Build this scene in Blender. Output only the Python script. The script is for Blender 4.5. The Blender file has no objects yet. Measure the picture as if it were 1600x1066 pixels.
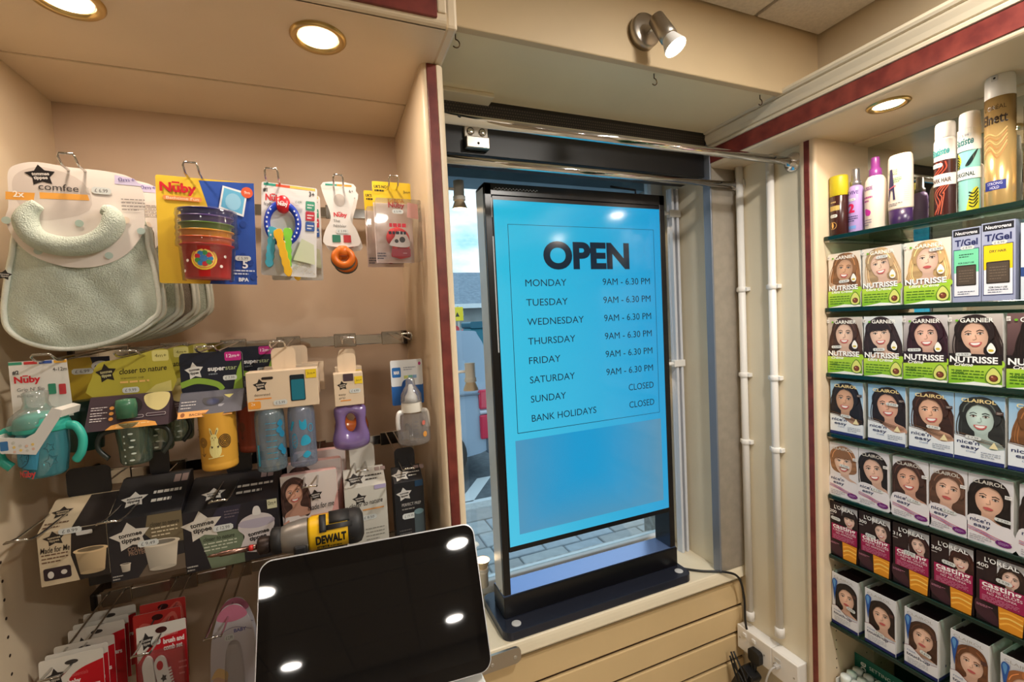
import bpy, bmesh, math, random
from mathutils import Vector, Matrix, geometry
PI = math.pi
scene = bpy.context.scene
C = scene.collection
random.seed(7)

# ---------------------------------------------------------------- camera (eye level is z = 0, floor is z = -1.6)
R_CAM = ((0.9252, 0.0615, -0.3744), (-0.3764, 0.0238, -0.9262), (-0.0481, 0.9978, 0.0452))
cam_d = bpy.data.cameras.new('camera')
cam_d.sensor_fit = 'HORIZONTAL'; cam_d.sensor_width = 36.0; cam_d.lens = 36.0 * 700 / 1600
cam_d.clip_start = 0.02; cam_d.clip_end = 500
cam = bpy.data.objects.new('camera', cam_d); C.objects.link(cam)
_m = Matrix(R_CAM)
_x = _m.col[0].normalized(); _y = (_m.col[1] - _x * _m.col[1].dot(_x)).normalized(); _z = _x.cross(_y)
M3 = Matrix((_x, _y, _z)).transposed()
cam.matrix_world = M3.to_4x4()
scene.camera = cam
def at(px, py, y=None, x=None, z=None):
    """a point of the room seen at a photo position, on the plane y=, x= or z="""
    d = M3 @ Vector((px - 800, -(py - 533), -700))
    k = y / d.y if y is not None else x / d.x if x is not None else z / d.z
    return d * k

# ---------------------------------------------------------------- sky, daylight, exposure
scene.view_settings.view_transform = 'Standard'; scene.view_settings.look = 'None'
scene.view_settings.exposure = 0.04; scene.cycles.transparent_max_bounces = 24; scene.view_settings.gamma = 1.0
scene.view_settings.use_curve_mapping = False
world = bpy.data.worlds.new('sky'); scene.world = world; world.use_nodes = True
nt = world.node_tree; nt.nodes.clear()
def N(t, kind, **k):
    n = t.nodes.new(kind)
    for a, b in k.items(): setattr(n, a, b)
    return n
tc = N(nt, 'ShaderNodeTexCoord'); mp = N(nt, 'ShaderNodeMapping'); mp.inputs['Scale'].default_value = (2.2, 2.2, 5.0)
nz = N(nt, 'ShaderNodeTexNoise'); nz.inputs['Scale'].default_value = 1.6; nz.inputs['Detail'].default_value = 7; nz.inputs['Roughness'].default_value = 0.58
rp = N(nt, 'ShaderNodeValToRGB')
rp.color_ramp.elements[0].position = 0.40; rp.color_ramp.elements[0].color = (0.30, 0.56, 0.80, 1)
rp.color_ramp.elements[1].position = 0.56; rp.color_ramp.elements[1].color = (0.93, 0.97, 1.0, 1)
bg = N(nt, 'ShaderNodeBackground'); bg.inputs['Strength'].default_value = 2.0
wo = N(nt, 'ShaderNodeOutputWorld')
nt.links.new(tc.outputs['Generated'], mp.inputs['Vector']); nt.links.new(mp.outputs[0], nz.inputs['Vector'])
nt.links.new(nz.outputs['Fac'], rp.inputs[0]); nt.links.new(rp.outputs[0], bg.inputs[0]); nt.links.new(bg.outputs[0], wo.inputs[0])
LAMP = (1.0, 0.82, 0.66)          # colour of the warm downlights
ROOM_LAMP = (1.0, 0.94, 0.86)     # colour of the shop ceiling lights
W_BAY, W_ROOM, W_SPOT = 1.45, 8.6, 10.0

# ---------------------------------------------------------------- materials
def lin(c):
    if isinstance(c, str): c = tuple(int(c[i:i+2], 16) for i in (0, 2, 4))
    if max(c) > 1.0: c = tuple(v / 255 for v in c)
    return tuple(v / 12.92 if v <= 0.04045 else ((v + 0.055) / 1.055) ** 2.4 for v in c)
MATS = {}
def mat(name, col, rough=0.5, metal=0.0, var=0.0, vscale=8.0, bump=0.0, bscale=60.0, emit=0.0, trans=0.0, coat=0.0, col2=None):
    if name in MATS: return MATS[name]
    m = bpy.data.materials.new(name); m.use_nodes = True; t = m.node_tree; b = t.nodes['Principled BSDF']
    c = lin(col); b.inputs['Base Color'].default_value = (*c, 1); b.inputs['Roughness'].default_value = rough; b.inputs['Metallic'].default_value = metal
    b.inputs['Transmission Weight'].default_value = trans; b.inputs['Coat Weight'].default_value = coat
    if emit:
        b.inputs['Emission Color'].default_value = (*c, 1); b.inputs['Emission Strength'].default_value = emit
    co = N(t, 'ShaderNodeTexCoord')
    if var or col2:
        n = N(t, 'ShaderNodeTexNoise'); n.inputs['Scale'].default_value = vscale; n.inputs['Detail'].default_value = 6
        r = N(t, 'ShaderNodeValToRGB'); d = lin(col2) if col2 else tuple(v * (1 - var) for v in c)
        r.color_ramp.elements[0].position = 0.35; r.color_ramp.elements[1].position = 0.65
        r.color_ramp.elements[0].color = (*d, 1); r.color_ramp.elements[1].color = (*(c if col2 else tuple(min(1, v * (1 + var * 0.5)) for v in c)), 1)
        t.links.new(co.outputs['Object'], n.inputs['Vector']); t.links.new(n.outputs['Fac'], r.inputs[0]); t.links.new(r.outputs[0], b.inputs['Base Color'])
    if bump:
        n2 = N(t, 'ShaderNodeTexNoise'); n2.inputs['Scale'].default_value = bscale; n2.inputs['Detail'].default_value = 4
        bp = N(t, 'ShaderNodeBump'); bp.inputs['Strength'].default_value = bump; bp.inputs['Distance'].default_value = 0.004
        t.links.new(co.outputs['Object'], n2.inputs['Vector']); t.links.new(n2.outputs['Fac'], bp.inputs['Height']); t.links.new(bp.outputs[0], b.inputs['Normal'])
    MATS[name] = m; return m
def clear_mat(name, tint, gloss=0.08, rough=0.03, haze=0.0, hcol=(1, 1, 1)):
    """thin clear sheet or plastic: transparent, with a Fresnel gloss and an optional milky share"""
    if name in MATS: return MATS[name]
    m = bpy.data.materials.new(name); m.use_nodes = True; t = m.node_tree; t.nodes.clear()
    tr = N(t, 'ShaderNodeBsdfTransparent'); tr.inputs[0].default_value = (*lin(tint), 1)
    gl = N(t, 'ShaderNodeBsdfGlossy'); gl.inputs['Roughness'].default_value = rough
    lw = N(t, 'ShaderNodeLayerWeight'); lw.inputs[0].default_value = 0.25
    ma = N(t, 'ShaderNodeMath', operation='MULTIPLY_ADD'); ma.inputs[1].default_value = 0.55; ma.inputs[2].default_value = gloss
    t.links.new(lw.outputs['Fresnel'], ma.inputs[0])
    mx = N(t, 'ShaderNodeMixShader'); t.links.new(ma.outputs[0], mx.inputs[0])
    base = tr.outputs[0]
    if haze:
        df = N(t, 'ShaderNodeBsdfDiffuse'); df.inputs[0].default_value = (*lin(hcol), 1)
        m2 = N(t, 'ShaderNodeMixShader'); m2.inputs[0].default_value = haze
        t.links.new(tr.outputs[0], m2.inputs[1]); t.links.new(df.outputs[0], m2.inputs[2]); base = m2.outputs[0]
    t.links.new(base, mx.inputs[1]); t.links.new(gl.outputs[0], mx.inputs[2])
    o = N(t, 'ShaderNodeOutputMaterial'); t.links.new(mx.outputs[0], o.inputs[0]); MATS[name] = m; return m
def attr_mat(name, rough=0.38, emit=0.0):
    m = bpy.data.materials.new(name); m.use_nodes = True; t = m.node_tree; b = t.nodes['Principled BSDF']
    a = N(t, 'ShaderNodeVertexColor', layer_name='Col')
    if emit:
        b.inputs['Base Color'].default_value = (0.01, 0.01, 0.01, 1)
        t.links.new(a.outputs[0], b.inputs['Emission Color']); b.inputs['Emission Strength'].default_value = emit
    else: t.links.new(a.outputs[0], b.inputs['Base Color'])
    b.inputs['Roughness'].default_value = rough
    MATS[name] = m; return m
PRINT = attr_mat('packaging_print', 0.42); SCREEN = attr_mat('lit_screen', 0.12, 0.85); PRINT_GLOSS = attr_mat('packaging_print_gloss', 0.22)
cream = mat('cream_laminate', (228, 208, 178), 0.36, var=0.04, vscale=5, bump=0.03, bscale=300)
cream_d = mat('beige_paint', (206, 188, 158), 0.6, var=0.06, vscale=6, bump=0.05, bscale=200)
cream_w = mat('pale_cream_paint', (230, 218, 192), 0.42, var=0.04, vscale=4, bump=0.03, bscale=220)
burg = mat('burgundy_laminate', (130, 56, 47), 0.42, vscale=22, col2=(98, 36, 33), bump=0.03)
seam = mat('dark_seam', (50, 34, 24), 0.8)
chrome = mat('chrome', (222, 222, 222), 0.09, 1.0)
wire = mat('chrome_wire', (205, 203, 200), 0.16, 1.0)
steel = mat('brushed_steel', (186, 178, 166), 0.5, 0.6, var=0.08, vscale=30)
satin = mat('satin_nickel', (186, 178, 168), 0.34, 1.0)
brass = mat('brass_rim', (206, 178, 118), 0.3, 1.0)
white = mat('white_plastic', (236, 234, 230), 0.38)
white_fr = mat('white_window_frame', (226, 230, 234), 0.35)
black = mat('black_plastic', (20, 20, 22), 0.38)
black_g = mat('black_gloss', (10, 10, 12), 0.025)
black_m = mat('black_matt', (16, 15, 15), 0.7)
lens = mat('lamp_lens', (255, 240, 215), 0.3, emit=10.0)
glass = clear_mat('window_glass', (236, 245, 246), 0.05, 0.0)
shelf_glass = clear_mat('shelf_glass', (190, 222, 208), 0.10, 0.02)
edge_green = mat('glass_edge_green', (12, 42, 36), 0.12)
mirror = mat('mirror_silver', (212, 216, 210), 0.02, 1.0)

# ---------------------------------------------------------------- object helpers
def tag(o, label=None, cat=None, group=None, kind=None):
    if label: o['label'] = label
    if cat: o['category'] = cat
    if group: o['group'] = group
    if kind: o['kind'] = kind
    return o
def thing(name, label, cat, loc=(0, 0, 0), rz=0.0, group=None, rot=None):
    o = bpy.data.objects.new(name, None); o.empty_display_size = 0.03; C.objects.link(o); o.location = loc
    o.rotation_euler = rot if rot else (0, 0, rz)
    return tag(o, label, cat, group)
class MB:
    def __init__(s): s.v = []; s.f = []; s.sm = []
    def add(s, vs, fs, smooth=False):
        n = len(s.v); s.v += [tuple(p) for p in vs]; s.f += [tuple(i + n for i in f) for f in fs]; s.sm += [smooth] * len(fs); return s
    def box(s, x0, x1, y0, y1, z0, z1):
        return s.add([(x0,y0,z0),(x1,y0,z0),(x1,y1,z0),(x0,y1,z0),(x0,y0,z1),(x1,y0,z1),(x1,y1,z1),(x0,y1,z1)],
                     [(0,3,2,1),(4,5,6,7),(0,1,5,4),(1,2,6,5),(2,3,7,6),(3,0,4,7)])
    def extrude(s, prof, axis, a0, a1, smooth=False):
        """closed 2-D outline swept along an axis: x takes (y,z), y takes (x,z), z takes (x,y)"""
        def p3(p, a): return (a, p[0], p[1]) if axis == 'x' else (p[0], a, p[1]) if axis == 'y' else (p[0], p[1], a)
        n = len(prof); vs = [p3(p, a0) for p in prof] + [p3(p, a1) for p in prof]
        s.add(vs, [(i, (i+1) % n, (i+1) % n + n, i + n) for i in range(n)], smooth)
        tri = geometry.tessellate_polygon([[Vector((p[0], p[1], 0)) for p in prof]])
        s.add([p3(p, a0) for p in prof], [tuple(t) for t in tri]); s.add([p3(p, a1) for p in prof], [tuple(reversed(t)) for t in tri]); return s
    def tube(s, pts, r, seg=8, closed=False, cap=True):
        pts = [Vector(p) for p in pts]; n = len(pts); rings = []; up = None
        for i, p in enumerate(pts):
            a = pts[(i-1) % n] if (closed or i > 0) else p; b = pts[(i+1) % n] if (closed or i < n-1) else p
            d = (b - a).normalized()
            if up is None: up = Vector((0,0,1)) if abs(d.z) < 0.9 else Vector((1,0,0))
            u = d.cross(up).normalized() if d.cross(up).length > 1e-6 else d.orthogonal().normalized(); w = u.cross(d).normalized(); up = w
            rr = r[i] if isinstance(r, (list, tuple)) else r
            rings.append([p + (u * math.cos(2*PI*k/seg) + w * math.sin(2*PI*k/seg)) * rr for k in range(seg)])
        vs = [q for rg in rings for q in rg]; fs = []
        for i in range(n if closed else n-1):
            j = (i+1) % n
            for k in range(seg): fs.append((i*seg+k, i*seg+(k+1)%seg, j*seg+(k+1)%seg, j*seg+k))
        s.add(vs, fs, True)
        if cap and not closed:
            s.add(rings[0], [tuple(range(seg))]); s.add(rings[-1], [tuple(reversed(range(seg)))])
        return s
    def lathe(s, prof, seg=24, loc=(0,0,0), axis='z', sx=1.0, sy=1.0, smooth=True, cap=True):
        """(radius, height) pairs turned round an axis"""
        vs = []; fs = []; L = Vector(loc)
        for r, h in prof:
            for k in range(seg):
                a = 2*PI*k/seg; c, d = r*math.cos(a)*sx, r*math.sin(a)*sy
                vs.append(L + Vector((c, d, h) if axis == 'z' else (h, c, d) if axis == 'x' else (d, h, c)))
        for i in range(len(prof)-1):
            for k in range(seg): fs.append((i*seg+k, i*seg+(k+1)%seg, (i+1)*seg+(k+1)%seg, (i+1)*seg+k))
        s.add(vs, fs, smooth)
        if cap:
            if prof[0][0] > 1e-6: s.add(vs[:seg], [tuple(reversed(range(seg)))])
            if prof[-1][0] > 1e-6: s.add(vs[-seg:], [tuple(range(seg))])
        return s
    def build(s, name, m, parent=None, bev=0.0, seg=2, loc=None, rot=None):
        me = bpy.data.meshes.new(name); me.from_pydata(s.v, [], s.f)
        me.polygons.foreach_set('use_smooth', s.sm); me.materials.append(m)
        bm = bmesh.new(); bm.from_mesh(me); bmesh.ops.remove_doubles(bm, verts=bm.verts, dist=1e-6); bmesh.ops.recalc_face_normals(bm, faces=bm.faces); bm.to_mesh(me); bm.free()
        o = bpy.data.objects.new(name, me); C.objects.link(o)
        if parent: o.parent = parent
        if loc: o.location = loc
        if rot: o.rotation_euler = rot
        if bev:
            md = o.modifiers.new('bevel', 'BEVEL'); md.width = bev; md.segments = seg; md.limit_method = 'ANGLE'; md.angle_limit = 0.7
            md.harden_normals = False
        return o
def struct(mb, name, m, bev=0.0, parent=None):
    o = mb.build(name, m, parent, bev)
    if not parent: o['kind'] = 'structure'
    return o
def rr(x0, z0, x1, z1, r, n=5):
    """rounded rectangle outline"""
    out = []
    for cx, cz, a0 in ((x1-r, z0+r, -PI/2), (x1-r, z1-r, 0), (x0+r, z1-r, PI/2), (x0+r, z0+r, PI)):
        for k in range(n+1):
            a = a0 + PI/2*k/n; out.append((cx + r*math.cos(a), cz + r*math.sin(a)))
    return out
def spline(pts, n=6, closed=True):
    """Catmull-Rom through the points"""
    out = []; m = len(pts); P = [Vector(p) for p in pts]
    for i in range(m if closed else m-1):
        g = lambda k: P[k % m] if closed else P[max(0, min(m-1, k))]
        a, b, c, d = g(i-1), g(i), g(i+1), g(i+2)
        for k in range(n):
            t = k/n
            out.append(tuple(0.5*((2*b) + (c-a)*t + (2*a-5*b+4*c-d)*t*t + (3*b-a-3*c+d)*t*t*t)))
    if not closed: out.append(tuple(P[-1]))
    return out
def copy_tree(o, parent=None, loc=None, label=None):
    c = o.copy(); C.objects.link(c); c.parent = parent
    if loc is not None: c.location = loc
    if label: c['label'] = label
    for ch in list(o.children): copy_tree(ch, c)
    return c

# ---------------------------------------------------------------- flat print: coloured shapes and lettering
_TXT = {}
def glyphs(s, bold, shear):
    k = (s, bold, shear)
    if k not in _TXT:
        cu = bpy.data.curves.new('lettering', 'FONT'); cu.body = s; cu.size = 1.0; cu.resolution_u = 6 if s == 'OPEN' else 3; cu.offset = bold; cu.shear = shear; cu.fill_mode = 'FRONT'
        ob = bpy.data.objects.new('lettering', cu); me = ob.to_mesh()
        me.calc_loop_triangles()
        vs = [(v.co.x, v.co.y) for v in me.vertices]; fs = [tuple(t.vertices) for t in me.loop_triangles]
        ob.to_mesh_clear(); bpy.data.objects.remove(ob); bpy.data.curves.remove(cu)
        xs = [v[0] for v in vs] or [0, 1]
        _TXT[k] = (vs, fs, min(xs), max(xs))
    return _TXT[k]
class Print:
    EPS = 0.00012
    def __init__(s): s.v = []; s.c = []; s.f = []; s.n = 0
    def raw(s, vs, cols, fs, up=True):
        if up: s.n += 1
        b = len(s.v); s.v += [(x, z, s.n) for x, z in vs]
        if not isinstance(cols, list): cols = [cols] * len(vs)
        s.c += cols; s.f += [tuple(i + b for i in f) for f in fs]; return s
    def rect(s, x0, z0, x1, z1, c, c2=None, nx=1):
        """c at the bottom, c2 at the top"""
        a, b = lin(c), lin(c2 or c); vs = []; cs = []; fs = []
        for i in range(nx+1):
            x = x0 + (x1-x0)*i/nx; vs += [(x, z0), (x, z1)]; cs += [a, b]
        for i in range(nx): fs.append((2*i, 2*i+2, 2*i+3, 2*i+1))
        return s.raw(vs, cs, fs)
    def poly(s, pts, c):
        tri = geometry.tessellate_polygon([[Vector((p[0], p[1], 0)) for p in pts]])
        fs = []
        for t in tri:
            a, b, d = (pts[i] for i in t)
            ar = (b[0]-a[0])*(d[1]-a[1]) - (b[1]-a[1])*(d[0]-a[0]); fs.append(tuple(t) if ar > 0 else tuple(reversed(t)))
        return s.raw(pts, lin(c) if not isinstance(c, list) else c, fs)
    def blob(s, pts, c, n=5): return s.poly(spline(pts, n), c)
    def rrect(s, x0, z0, x1, z1, r, c): return s.poly(rr(x0, z0, x1, z1, r, 4), c)
    def ell(s, cx, cz, rx, rz, c, edge=None, rot=0.0, n=18):
        ca, sa = math.cos(rot), math.sin(rot); vs = [(cx, cz)]
        for k in range(n):
            a = 2*PI*k/n; x, z = rx*math.cos(a), rz*math.sin(a); vs.append((cx + x*ca - z*sa, cz + x*sa + z*ca))
        return s.raw(vs, [lin(c)] + [lin(edge or c)]*n, [(0, k+1, (k+1) % n + 1) for k in range(n)])
    def ring(s, cx, cz, rx, rz, w, c, n=24, a0=0, a1=2*PI):
        pts = [(cx + rx*math.cos(a0+(a1-a0)*k/n), cz + rz*math.sin(a0+(a1-a0)*k/n)) for k in range(n+1)]; return s.stroke(pts, w, c)
    def stroke(s, pts, w, c):
        P = [Vector(p) for p in pts]; vs = []; fs = []
        for i, p in enumerate(P):
            d = (P[min(i+1, len(P)-1)] - P[max(i-1, 0)]); d = d.normalized() if d.length > 1e-9 else Vector((1, 0)); q = Vector((-d.y, d.x)) * (w[i] if isinstance(w, list) else w) / 2
            vs += [tuple(p - q), tuple(p + q)]
        for i in range(len(P)-1): fs.append((2*i, 2*i+2, 2*i+3, 2*i+1))
        return s.raw(vs, lin(c), fs)
    def star(s, cx, cz, r, c, rot=0.1, inner=0.56, sx=1.15):
        pts = []
        for k in range(10):
            a = PI/2 + rot + PI*k/5; q = r if k % 2 == 0 else r*inner; pts.append((cx + q*sx*math.cos(a), cz + q*math.sin(a)))
        return s.poly(pts, c)
    def text(s, t, x, z, h, c, align='l', bold=0.0, shear=0.0, w=None, rot=0.0, sx=1.0):
        """h is the capital height; w squeezes the line to that width"""
        vs, fs, x0, x1 = glyphs(t, bold, shear); k = h / 0.73; kx = k * sx
        if w: kx = w / max(x1 - x0, 1e-6)
        wd = (x1 - x0) * kx; ox = x - x0*kx - (wd/2 if align == 'c' else wd if align == 'r' else 0)
        ca, sa = math.cos(rot), math.sin(rot); out = []
        for a, b in vs:
            X, Z = a*kx + ox - x, b*k; out.append((x + X*ca - Z*sa, z + X*sa + Z*ca))
        return s.raw(out, lin(c), fs)
    def small(s, x, z, w, h, c, rows=3, a=0.45, seed=1):
        """rows of lettering too small to read: word-length bars"""
        rn = random.Random(seed); dz = h / rows
        for i in range(rows):
            xx = x; vs = []; fs = []; end = x + w * (1 if i < rows-1 else 0.7)
            while xx < end:
                l = min(rn.uniform(0.08, 0.22) * w, end - xx); zz = z + h - (i + 0.8) * dz
                b = len(vs); vs += [(xx, zz), (xx+l, zz), (xx+l, zz + dz*a), (xx, zz + dz*a)]; fs.append((b, b+1, b+2, b+3)); xx += l + 0.035*w
            s.raw(vs, lin(c), fs, up=(i == 0))
        return s
    def build(s, name, parent, y=0.0, R=None, m=None, loc=None, rot=None, cx=0.0, fine=None):
        """R wraps the print round an upright cylinder; fine = (axis, step) only splits long triangles"""
        me = bpy.data.meshes.new(name); me.from_pydata([(x, n, z) for x, z, n in s.v], [], s.f)
        at_ = me.attributes.new('Col', 'FLOAT_COLOR', 'POINT')
        flat = []
        for c in s.c: flat += [c[0], c[1], c[2], 1.0]
        at_.data.foreach_set('color', flat); me.materials.append(m or PRINT)
        if R or fine:
            ax, st = fine or (0, R*0.22); bm = bmesh.new(); bm.from_mesh(me)
            for _ in range(5):
                es = [e for e in bm.edges if abs(e.verts[0].co[ax] - e.verts[1].co[ax]) > st]
                if not es: break
                bmesh.ops.subdivide_edges(bm, edges=es, cuts=1, use_grid_fill=False)
                bmesh.ops.triangulate(bm, faces=[f for f in bm.faces if len(f.verts) > 4])
            bm.to_mesh(me); bm.free()
        for v in me.vertices:
            x, n, z = v.co
            if R:
                a = (x - cx) / R; q = R + n*s.EPS + R*0.004; v.co = (cx + q*math.sin(a), y - q*math.cos(a), z)
            else: v.co = (x, y - n*s.EPS, z)
        me.update()
        o = bpy.data.objects.new(name, me); C.objects.link(o); o.parent = parent
        if loc: o.location = loc
        if rot: o.rotation_euler = rot
        return o

# ================================================================ THE SETTING
# room shell
FL, CE = -1.6, 0.83
def bull(y0, z0, r, n=6): return [(y0 + r - r*math.cos(PI/2*k/n), z0 + r - r*math.sin(PI/2*k/n)) for k in range(n+1)]
struct(MB().box(-2.4, 2.2, -3.6, 1.56, FL-0.1, FL), 'floor', mat('vinyl_floor', (176, 160, 138), 0.5, var=0.12, vscale=3))
ceil = struct(MB().box(-2.5, 2.2, -3.7, 1.80, CE+0.012, CE+0.06), 'ceiling', mat('ceiling_grid_white', (196, 188, 174), 0.6))
tile_m = mat('ceiling_tile', (214, 204, 190), 0.85, var=0.08, vscale=120, bump=0.25, bscale=160)
tx = [-2.32, -1.75, -1.165, -0.58, 0.005, 0.59, 1.175, 1.45]; ty = [-3.5, -2.97, -2.38, -1.79, -1.2, -0.61, -0.02, 0.57, 0.95]
for i in range(len(tx)-1):
    for j in range(len(ty)-1):
        g = 0.007
        t_ = MB().box(tx[i]+g, tx[i+1]-g, ty[j]+g, ty[j+1]-g, CE, CE+0.013).build('ceiling_tile', tile_m, ceil, 0.003, 1)
struct(MB().box(-2.45, -2.4, -3.6, 1.32, FL, CE+0.012), 'wall_left', cream_d)
struct(MB().box(-2.4, 2.2, -3.65, -3.6, FL, CE+0.012), 'wall_back', mat('rear_wall_paint', (176, 160, 138), 0.7, var=0.1))
# the left bay: side panel, back panel, divider
struct(MB().box(-0.56, -0.53, 0.93, 1.29, FL, 0.525), 'wall_bay_side', cream)
struct(MB().box(-2.4, 0.26, 1.29, 1.32, FL, CE+0.012), 'wall_bay_back', mat('bay_back_panel', (212, 188, 164), 0.45, var=0.05, vscale=4, bump=0.03, bscale=240))
# tiny shelf-pin holes down the bay side panel
hol = MB()
for k in range(9):
    hol.lathe([(0.0, 0), (0.0028, 0.0002), (0.0028, 0.0012)], 8, (-0.531, 1.0, -0.36 - 0.032*k), 'x')
hol.build('pin_holes', seam, bpy.data.objects['wall_bay_side'])
def pillar(name, label_children=True):
    pass
dv = struct(MB().extrude([(0.2, 1.29), (0.2, 0.925)] + [(0.2 + 0.010 - 0.010*math.cos(PI/2*k/5), 0.925 - 0.014*math.sin(PI/2*k/5)) for k in range(6)] +
            [(0.211, 0.912), (0.231, 0.912)] + [(0.232 + 0.015*math.sin(PI/2*k/5), 0.925 - 0.014*math.cos(PI/2*k/5)) for k in range(6)] + [(0.247, 1.30), (0.2, 1.30)], 'z', FL, 0.525), 'wall_divider', cream)
MB().box(0.2115, 0.2305, 0.9095, 0.9135, FL, 0.5245).build('burgundy_strip', burg, dv, 0.0008, 1)
# window reveal behind the divider, left of the glass
struct(MB().box(0.235, 0.300, 1.30, 1.62, FL, 0.66), 'wall_window_left', cream_w)
# left soffit: front board with downlights, rear board, front fascia with burgundy strip
sof = struct(MB().box(-2.4, 0.225, 0.81, 1.096, 0.525, 0.55), 'trim_1', cream)
MB().box(-0.53, 0.2, 1.099, 1.29, 0.523, 0.548).build('rear_board', cream, sof, 0.002)
MB().box(-2.4, 0.2, 1.09, 1.105, 0.53, 0.54).build('seam', seam, sof)
f1 = struct(MB().extrude([(0.80, 0.525)] + [(0.802 - 0.012*math.sin(PI/2*k/5), 0.525 + 0.013 - 0.013*math.cos(PI/2*k/5)) for k in range(6)] +
            [(0.790, 0.545), (0.790, CE), (0.81, CE), (0.81, 0.525)], 'x', -2.4, 0.2245), 'trim_2', cream)
MB().box(-2.4, 0.207, 0.7855, 0.7915, 0.535, 0.70).build('burgundy_strip', burg, f1, 0.001, 1)
# the fascia's rounded end post and the return beside the window
e1 = [(0.207, 0.787), (0.207, 0.80), (0.2245, 0.80), (0.2245, 0.925), (0.247, 0.925)] + [(0.247 - 0.0, 0.80)] + [(0.247 - 0.012 + 0.012*math.cos(PI/2*k/5), 0.799 - 0.012*math.sin(PI/2*k/5)) for k in range(6)] + [(0.22, 0.786)]
struct(MB().box(0.2245, 0.247, 0.797, 0.95, 0.527, CE), 'trim_3', cream, 0.006)
struct(MB().box(0.2075, 0.2245, 0.7865, 0.80, 0.545, CE), 'trim_4', cream, 0.003)

# window fascia and soffit, shutter housing
struct(MB().box(0.24, 1.47, 0.95, 0.972, 0.637, CE+0.012), 'wall_window_fascia', mat('fascia_beige', (212, 188, 150), 0.5, var=0.04, vscale=5), 0.003)
ws = struct(MB().box(0.24, 1.45, 0.97, 1.275, 0.642, 0.66), 'trim_5', mat('window_soffit_cream', (242, 224, 186), 0.4, var=0.03, vscale=5), 0.001)
MB().box(0.24, 0.47, 1.205, 1.262, 0.630, 0.642).build('packing_strip', cream_w, ws, 0.002)
sh = thing('roller_shutter_housing', 'long black roller shutter housing across the top of the window', 'shutter housing', (0.79, 1.30, 0.5))
sh_m = mat('shutter_black', (12, 12, 14), 0.45)
MB().box(-0.55, 0.525, -0.02, 0.10, -0.006, 0.095).build('lower_panel', sh_m, sh, 0.002)
MB().extrude([(-0.02, 0.097), (-0.045, 0.132), (-0.045, 0.142), (0.05, 0.142), (0.05, 0.097)], 'x', -0.55, 0.525).build('top_panel', mat('shutter_brown_black', (34, 28, 24), 0.5), sh)
hm = mat('mesh_dark', (44, 38, 34), 0.5, 0.3)
# perforated strip: rows of real holes rims as small raised dots
dots = MB()
for r_ in range(5):
    for k in range(128):
        x = -0.545 + k*0.0083 + (r_ % 2)*0.0041; t = (r_ + 0.5)/5
        y = -0.0205 - 0.0245*t; z = 0.099 + 0.032*t
        dots.add([(x-0.0026, y, z-0.002), (x+0.0026, y, z-0.002), (x+0.0026, y-0.0022, z+0.002), (x-0.0026, y-0.0022, z+0.002)], [(0, 1, 2, 3)])
do = dots.build('perforated_grille', mat('mesh_grey', (86, 76, 66), 0.5, 0.4), sh); do['kind'] = 'stuff'
lk = thing('shutter_lock_box', 'small grey metal lock box with two screws on the black shutter housing', 'lock box', (0.432, 1.278, 0.505))
MB().box(-0.036, 0.036, -0.024, 0.0, 0.0, 0.034).build('cover', satin, lk, 0.003)
MB().box(-0.036, 0.036, -0.010, 0.0, 0.035, 0.066).build('bracket', steel, lk, 0.002)
for sx in (-0.018, 0.018):
    MB().lathe([(0.011, 0), (0.011, -0.003), (0.007, -0.005), (0.0, -0.0055)], 16, (sx, -0.010, 0.051), 'y').build('screw', chrome, lk)
MB().lathe([(0.004, 0), (0.003, -0.002), (0, -0.002)], 10, (0.0, -0.024, 0.014), 'y').build('keyhole', black_m, lk)

# right side: pipe wall, pillar, bay, upper wall, cornice
struct(MB().box(1.45, 1.50, 1.0, 1.62, FL, 0.54), 'wall_pipe_side', cream_w)
struct(MB().box(1.45, 1.50, -3.6, 1.0, 0.60, CE+0.012), 'wall_right', cream_d)
pr_ = [(1.452, 1.012), (1.452, 1.0)]
pl = struct(MB().extrude([(1.46, 1.008), (1.444, 1.008)] + [(1.436 + 0.008 - 0.008*math.sin(PI/2*k/5), 1.008 - 0.012 + 0.012*math.cos(PI/2*k/5)) for k in range(6)] + [(1.4365, 0.99), (1.4365, 0.972)] +
            [(1.436 + 0.012 - 0.012*math.cos(PI/2*k/5), 0.964 - 0.010*math.sin(PI/2*k/5)) for k in range(6)] + [(1.46, 0.954), (1.71, 0.954), (1.71, 0.975), (1.46, 1.0)], 'z', FL, 0.525), 'wall_right_pillar', cream)
MB().box(1.4345, 1.439, 0.9725, 0.9895, FL, 0.5245).build('burgundy_strip', burg, pl, 0.0006, 1)
mb = MB()
for k in range(46):
    for xx in (1.50, 1.66):
        mb.lathe([(0.0, 0), (0.0026, -0.0001), (0.0026, 0.001)], 8, (xx, 0.9538, -1.5 + 0.032*k), 'y')
mb.build('pin_holes', seam, pl)
bk = struct(MB().box(1.70, 1.73, -1.2, 0.96, FL, 0.525), 'wall_right_bay_back', mirror)
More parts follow.
